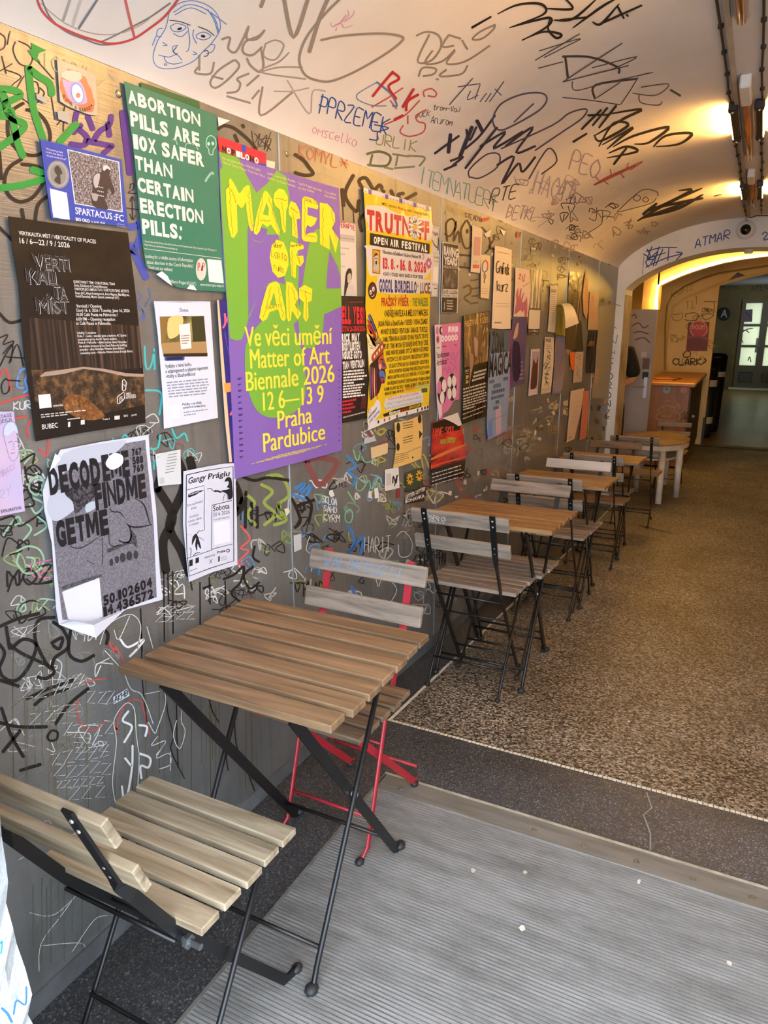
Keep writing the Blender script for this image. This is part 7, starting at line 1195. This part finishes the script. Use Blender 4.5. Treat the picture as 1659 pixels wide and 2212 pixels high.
s = Wl(); HT(s, 'KOMYL*', (650, 320), (980, 420), 85, 7, 'b56048', 1, .3, .1, 4); s.flush()
s = Wl(); strokes(s, [[(620, 310), (680, 350), (720, 400), (750, 450), (690, 460), (620, 440)], [(960, 560), (970, 680)], [(1040, 460), (980, 600), (1060, 720), (1080, 640)], [(1110, 560), (1080, 500), (1130, 480), (1180, 560)], [(1100, 860), (1085, 780), (1130, 730)], [(1200, 560), (1230, 530), (1260, 580)], [(1310, 570), (1330, 620)], [(1400, 640), (1490, 590)], [(1380, 640), (1360, 600), (1400, 590)], [(900, 560), (920, 620)]], 26, '261c16'); strokes(s, [[(965, 690), (968, 780)], [(1040, 720), (1045, 800)], [(1085, 700), (1085, 780)]], 7, '261c16'); s.flush()
V(900, 420, .26522)
s = Wl(); strokes(s, [[(250, 380), (240, 240), (290, 200), (320, 260), (270, 340), (230, 320)], [(320, 220), (300, 380), (340, 300), (350, 390)], [(400, 215), (360, 300), (390, 430), (440, 420), (450, 300), (410, 210)], [(530, 270), (580, 330), (600, 420), (560, 480)], [(620, 380), (590, 430), (640, 450)], [(340, 490), (440, 500)], [(350, 590), (430, 600)]], 16, '3a2a1a'); s.E(412, 300, 12, 20, '3a2a1a', 1); s.flush()
s = Wl(); HT(s, 'VALDA', (250, 140), (390, 190), 55, 5, 'a88a4c', 1); HT(s, 'STEADY', (395, 190), (520, 225), 40, 6, '4a4038', 1); s.flush()
s = Wl(); strokes(s, [[(380, 760), (430, 740), (440, 800), (390, 840), (430, 880)], [(460, 700), (500, 690)], [(450, 770), (510, 760)], [(450, 830), (500, 825)], [(440, 890), (500, 880)]], 14, '5c4420'); s.flush()
V(0, 0, 1)
grey = ['8f8b84', '6b665f', 'a39e94', '2a2522', 'b5b0a8']
scrib(wall_fn, wall, (985, 925, 1120, 1110), 46, grey + ['9c4a48', '7a7f88'], 13, 2.2, 51)
scrib(wall_fn, wall, (1100, 860, 1230, 1020), 30, grey + ['a8977a', '8a7a58'], 11, 2, 52)
scrib(wall_fn, wall, (1060, 470, 1290, 640), 34, ['5c5040', '7a6a50', '4a3f30', '8f7f60'], 10, 1.6, 53)
scrib(wall_fn, wall, (745, 900, 960, 1080), 40, ['8fae9c', '1f1b18', 'c4c4c0', '6f8fb0', '9a9a94', '8a4a48', 'a9a24a'], 16, 2.4, 54)
scrib(wall_fn, wall, (520, 1020, 940, 1290), 70, ['c4c4c0', '1c1816', '1c1816', '7f8f4a', 'a8a8a4', '5a82b0', '7a9a80'], 17, 2.4, 55)
scrib(wall_fn, wall, (340, 1230, 560, 1330), 34, ['cfcfcc', 'cfcfcc', '6f6a50', '1c1816'], 15, 2.0, 56)
scrib(wall_fn, wall, (0, 950, 110, 1330), 26, ['1c1816', '9ab89e', 'c4c4c0', '1c1816', '8f9f6a'], 26, 3.2, 57)
scrib(wall_fn, wall, (0, 1330, 260, 1640), 30, ['c9c9c6', '6a654c', 'c9c9c6', '8a8a84'], 22, 1.8, 58)
scrib(wall_fn, wall, (280, 900, 420, 1010), 16, ['1c1816', '46b0ac', 'c4c4c0', '8a4a48'], 18, 2.4, 59)
scrib(wall_fn, wall, (1050, 1080, 1200, 1200), 14, ['5a544c', '7a746a'], 12, 1.6, 60)
scrib(wall_fn, wall, (860, 1100, 960, 1330), 18, ['1c1816', '8a8680', 'b5b0a8'], 16, 2.0, 61)
# torn bits of paper and tape, too small to pick apart
def bits(box, n, cols, size, seed):
    r_ = random.Random(seed); x0, y0, x1, y1 = box; s = Surf(wall_fn, wall, .0012, 'torn_bits', .6)
    for i in range(n):
        cx, cy_ = r_.uniform(x0, x1), r_.uniform(y0, y1); a0 = r_.uniform(-.6, .6); w_, h_ = size*r_.uniform(.3, 1), size*r_.uniform(.4, 1.6)
        s.G([(cx+r_.uniform(.7, 1.2)*(u*w_*math.cos(a0)-v*h_*math.sin(a0)), cy_+r_.uniform(.7, 1.2)*(u*w_*math.sin(a0)+v*h_*math.cos(a0))) for u, v in ((-1, -1), (1, -1), (1, 1), (-1, 1))], r_.choice(cols), i % 3)
    s.flush()
bits((1140, 870, 1235, 960), 26, ['c9c2b4', '8a7a60', 'a89c88', '5a4a38'], 3.5, 71)
bits((1180, 640, 1320, 880), 40, ['6b5638', '8f7a50', 'b8a888', '3a2c1c', 'c9a060'], 5, 72)
bits((960, 440, 1120, 700), 26, ['b8b0a0', '8a7a58', 'd6d0c4', '6f5c38'], 4, 73)
bits((1120, 500, 1330, 580), 20, ['c4bcae', '7a6c54', '4a3f30'], 3, 74)
bits((1260, 880, 1325, 950), 14, ['5a4a38', '8a7a60', '3a3028'], 5, 75)
bits((740, 640, 800, 900), 8, ['c4bcae', 'd6d6d6'], 4, 76)
bits((970, 1000, 1060, 1090), 14, ['b8b4ae', '9c4a48', 'd0ccc6'], 4, 77)
# tags scratched on chair slats, in the slat's own frame
class SlatSurf(Surf):
    def __init__(s, o, face): Surf.__init__(s, None, o, 0, 'scratched_tag', .6); s.face = face
    def put(s, pts, faces, c, lay): s.mb(c, lay).add([(-p[0]*s.face*1e-3, s.face*.0083, -p[1]*1e-3) for p in pts], faces)
def slats_of(t, key): return sorted([o for o in t.children if o.name.startswith(key)], key=lambda o: -o.location.z)
V(0, 0, 1)
s = SlatSurf(slats_of(R, 'back_slat')[0], 1); HT(s, 'WALOKSUCII', (-140, 16), (120, 14), 30, 2.2, '5a86b4', 1, .4, .1, 3); s.flush()
s = SlatSurf(slats_of(B, 'back_slat')[0], -1); HT(s, 'PAPRIS', (-125, 8), (-50, 10), 18, 2.0, 'cfc9c0', 1, .5, 0, 5); HT(s, 'HALLG', (-118, 20), (-58, 20), 12, 1.6, 'cfc9c0', 1, .5, 0, 6); s.flush()
# jamb marks
s = tg(lambda p, off: on_x(p, .518+off), wj, .001); V(0, 1600, .42194); s.L([(10, 1370), (40, 1400), (60, 1440)], 14, '3a6fc0'); s.L([(70, 1400), (85, 1330), (130, 1350), (135, 1260)], 10, '3a6fc0'); s.L([(0, 1040), (12, 1030), (5, 1090)], 9, '3a8fb0'); s.flush()
# small litter on the floor
r9 = random.Random(15)
for k, p_ in enumerate([(1128, 2006), (1134, 1884), (1380, 1905), (1230, 1265), (1290, 1280), (1371, 1166), (1358, 1559), (1023, 1880), (1575, 2080)]):
    y_ = 2; q = on_z(p_, 0)
    for _ in range(30): q = on_z(p_, fz(q.y)+.0015)
    n_ = 6; vs = [(q.x+.006*r9.uniform(.6, 1.4)*math.cos(6.28*i/n_), q.y+.009*r9.uniform(.6, 1.4)*math.sin(6.28*i/n_), q.z+r9.uniform(0, .0015)) for i in range(n_)]
    o = link('paper_bit', vs, [tuple(range(n_))], mat(['d6d2c6', 'b8b4a8', 'c9c4b8'][k % 3], .8))
    tag(o, 'small pale bit of litter ' + ['on the ribbed slab at the lower middle', 'on the ribbed slab near the edge bar', 'lying beside the screwed edge bar', 'on the brown floor right of the third table legs', 'on the brown floor beyond the third table', 'on the brown floor near the fourth table', 'on the brown floor near the mosaic line', 'on the ribbed slab in front of the red framed chair', 'on the ribbed slab near the right edge'][k], 'litter', 'bits of litter on the floor')
V(0, 0, 1)
s = Surf(lambda p, off: on_z(p, -.237+off), floor, .002, 'floor_joint'); s.L([(1380, 1135), (1450, 1152), (1659, 1199)], 3, '2b2622', 1, False); s.flush()
s = Surf(lambda p, off: on_z(p, off), floor, .0008, 'floor_crack'); s.L([(1397, 1712), (1408, 1745), (1390, 1760), (1405, 1800), (1405, 1836)], 3, '8a8a86', 1, False); s.flush()
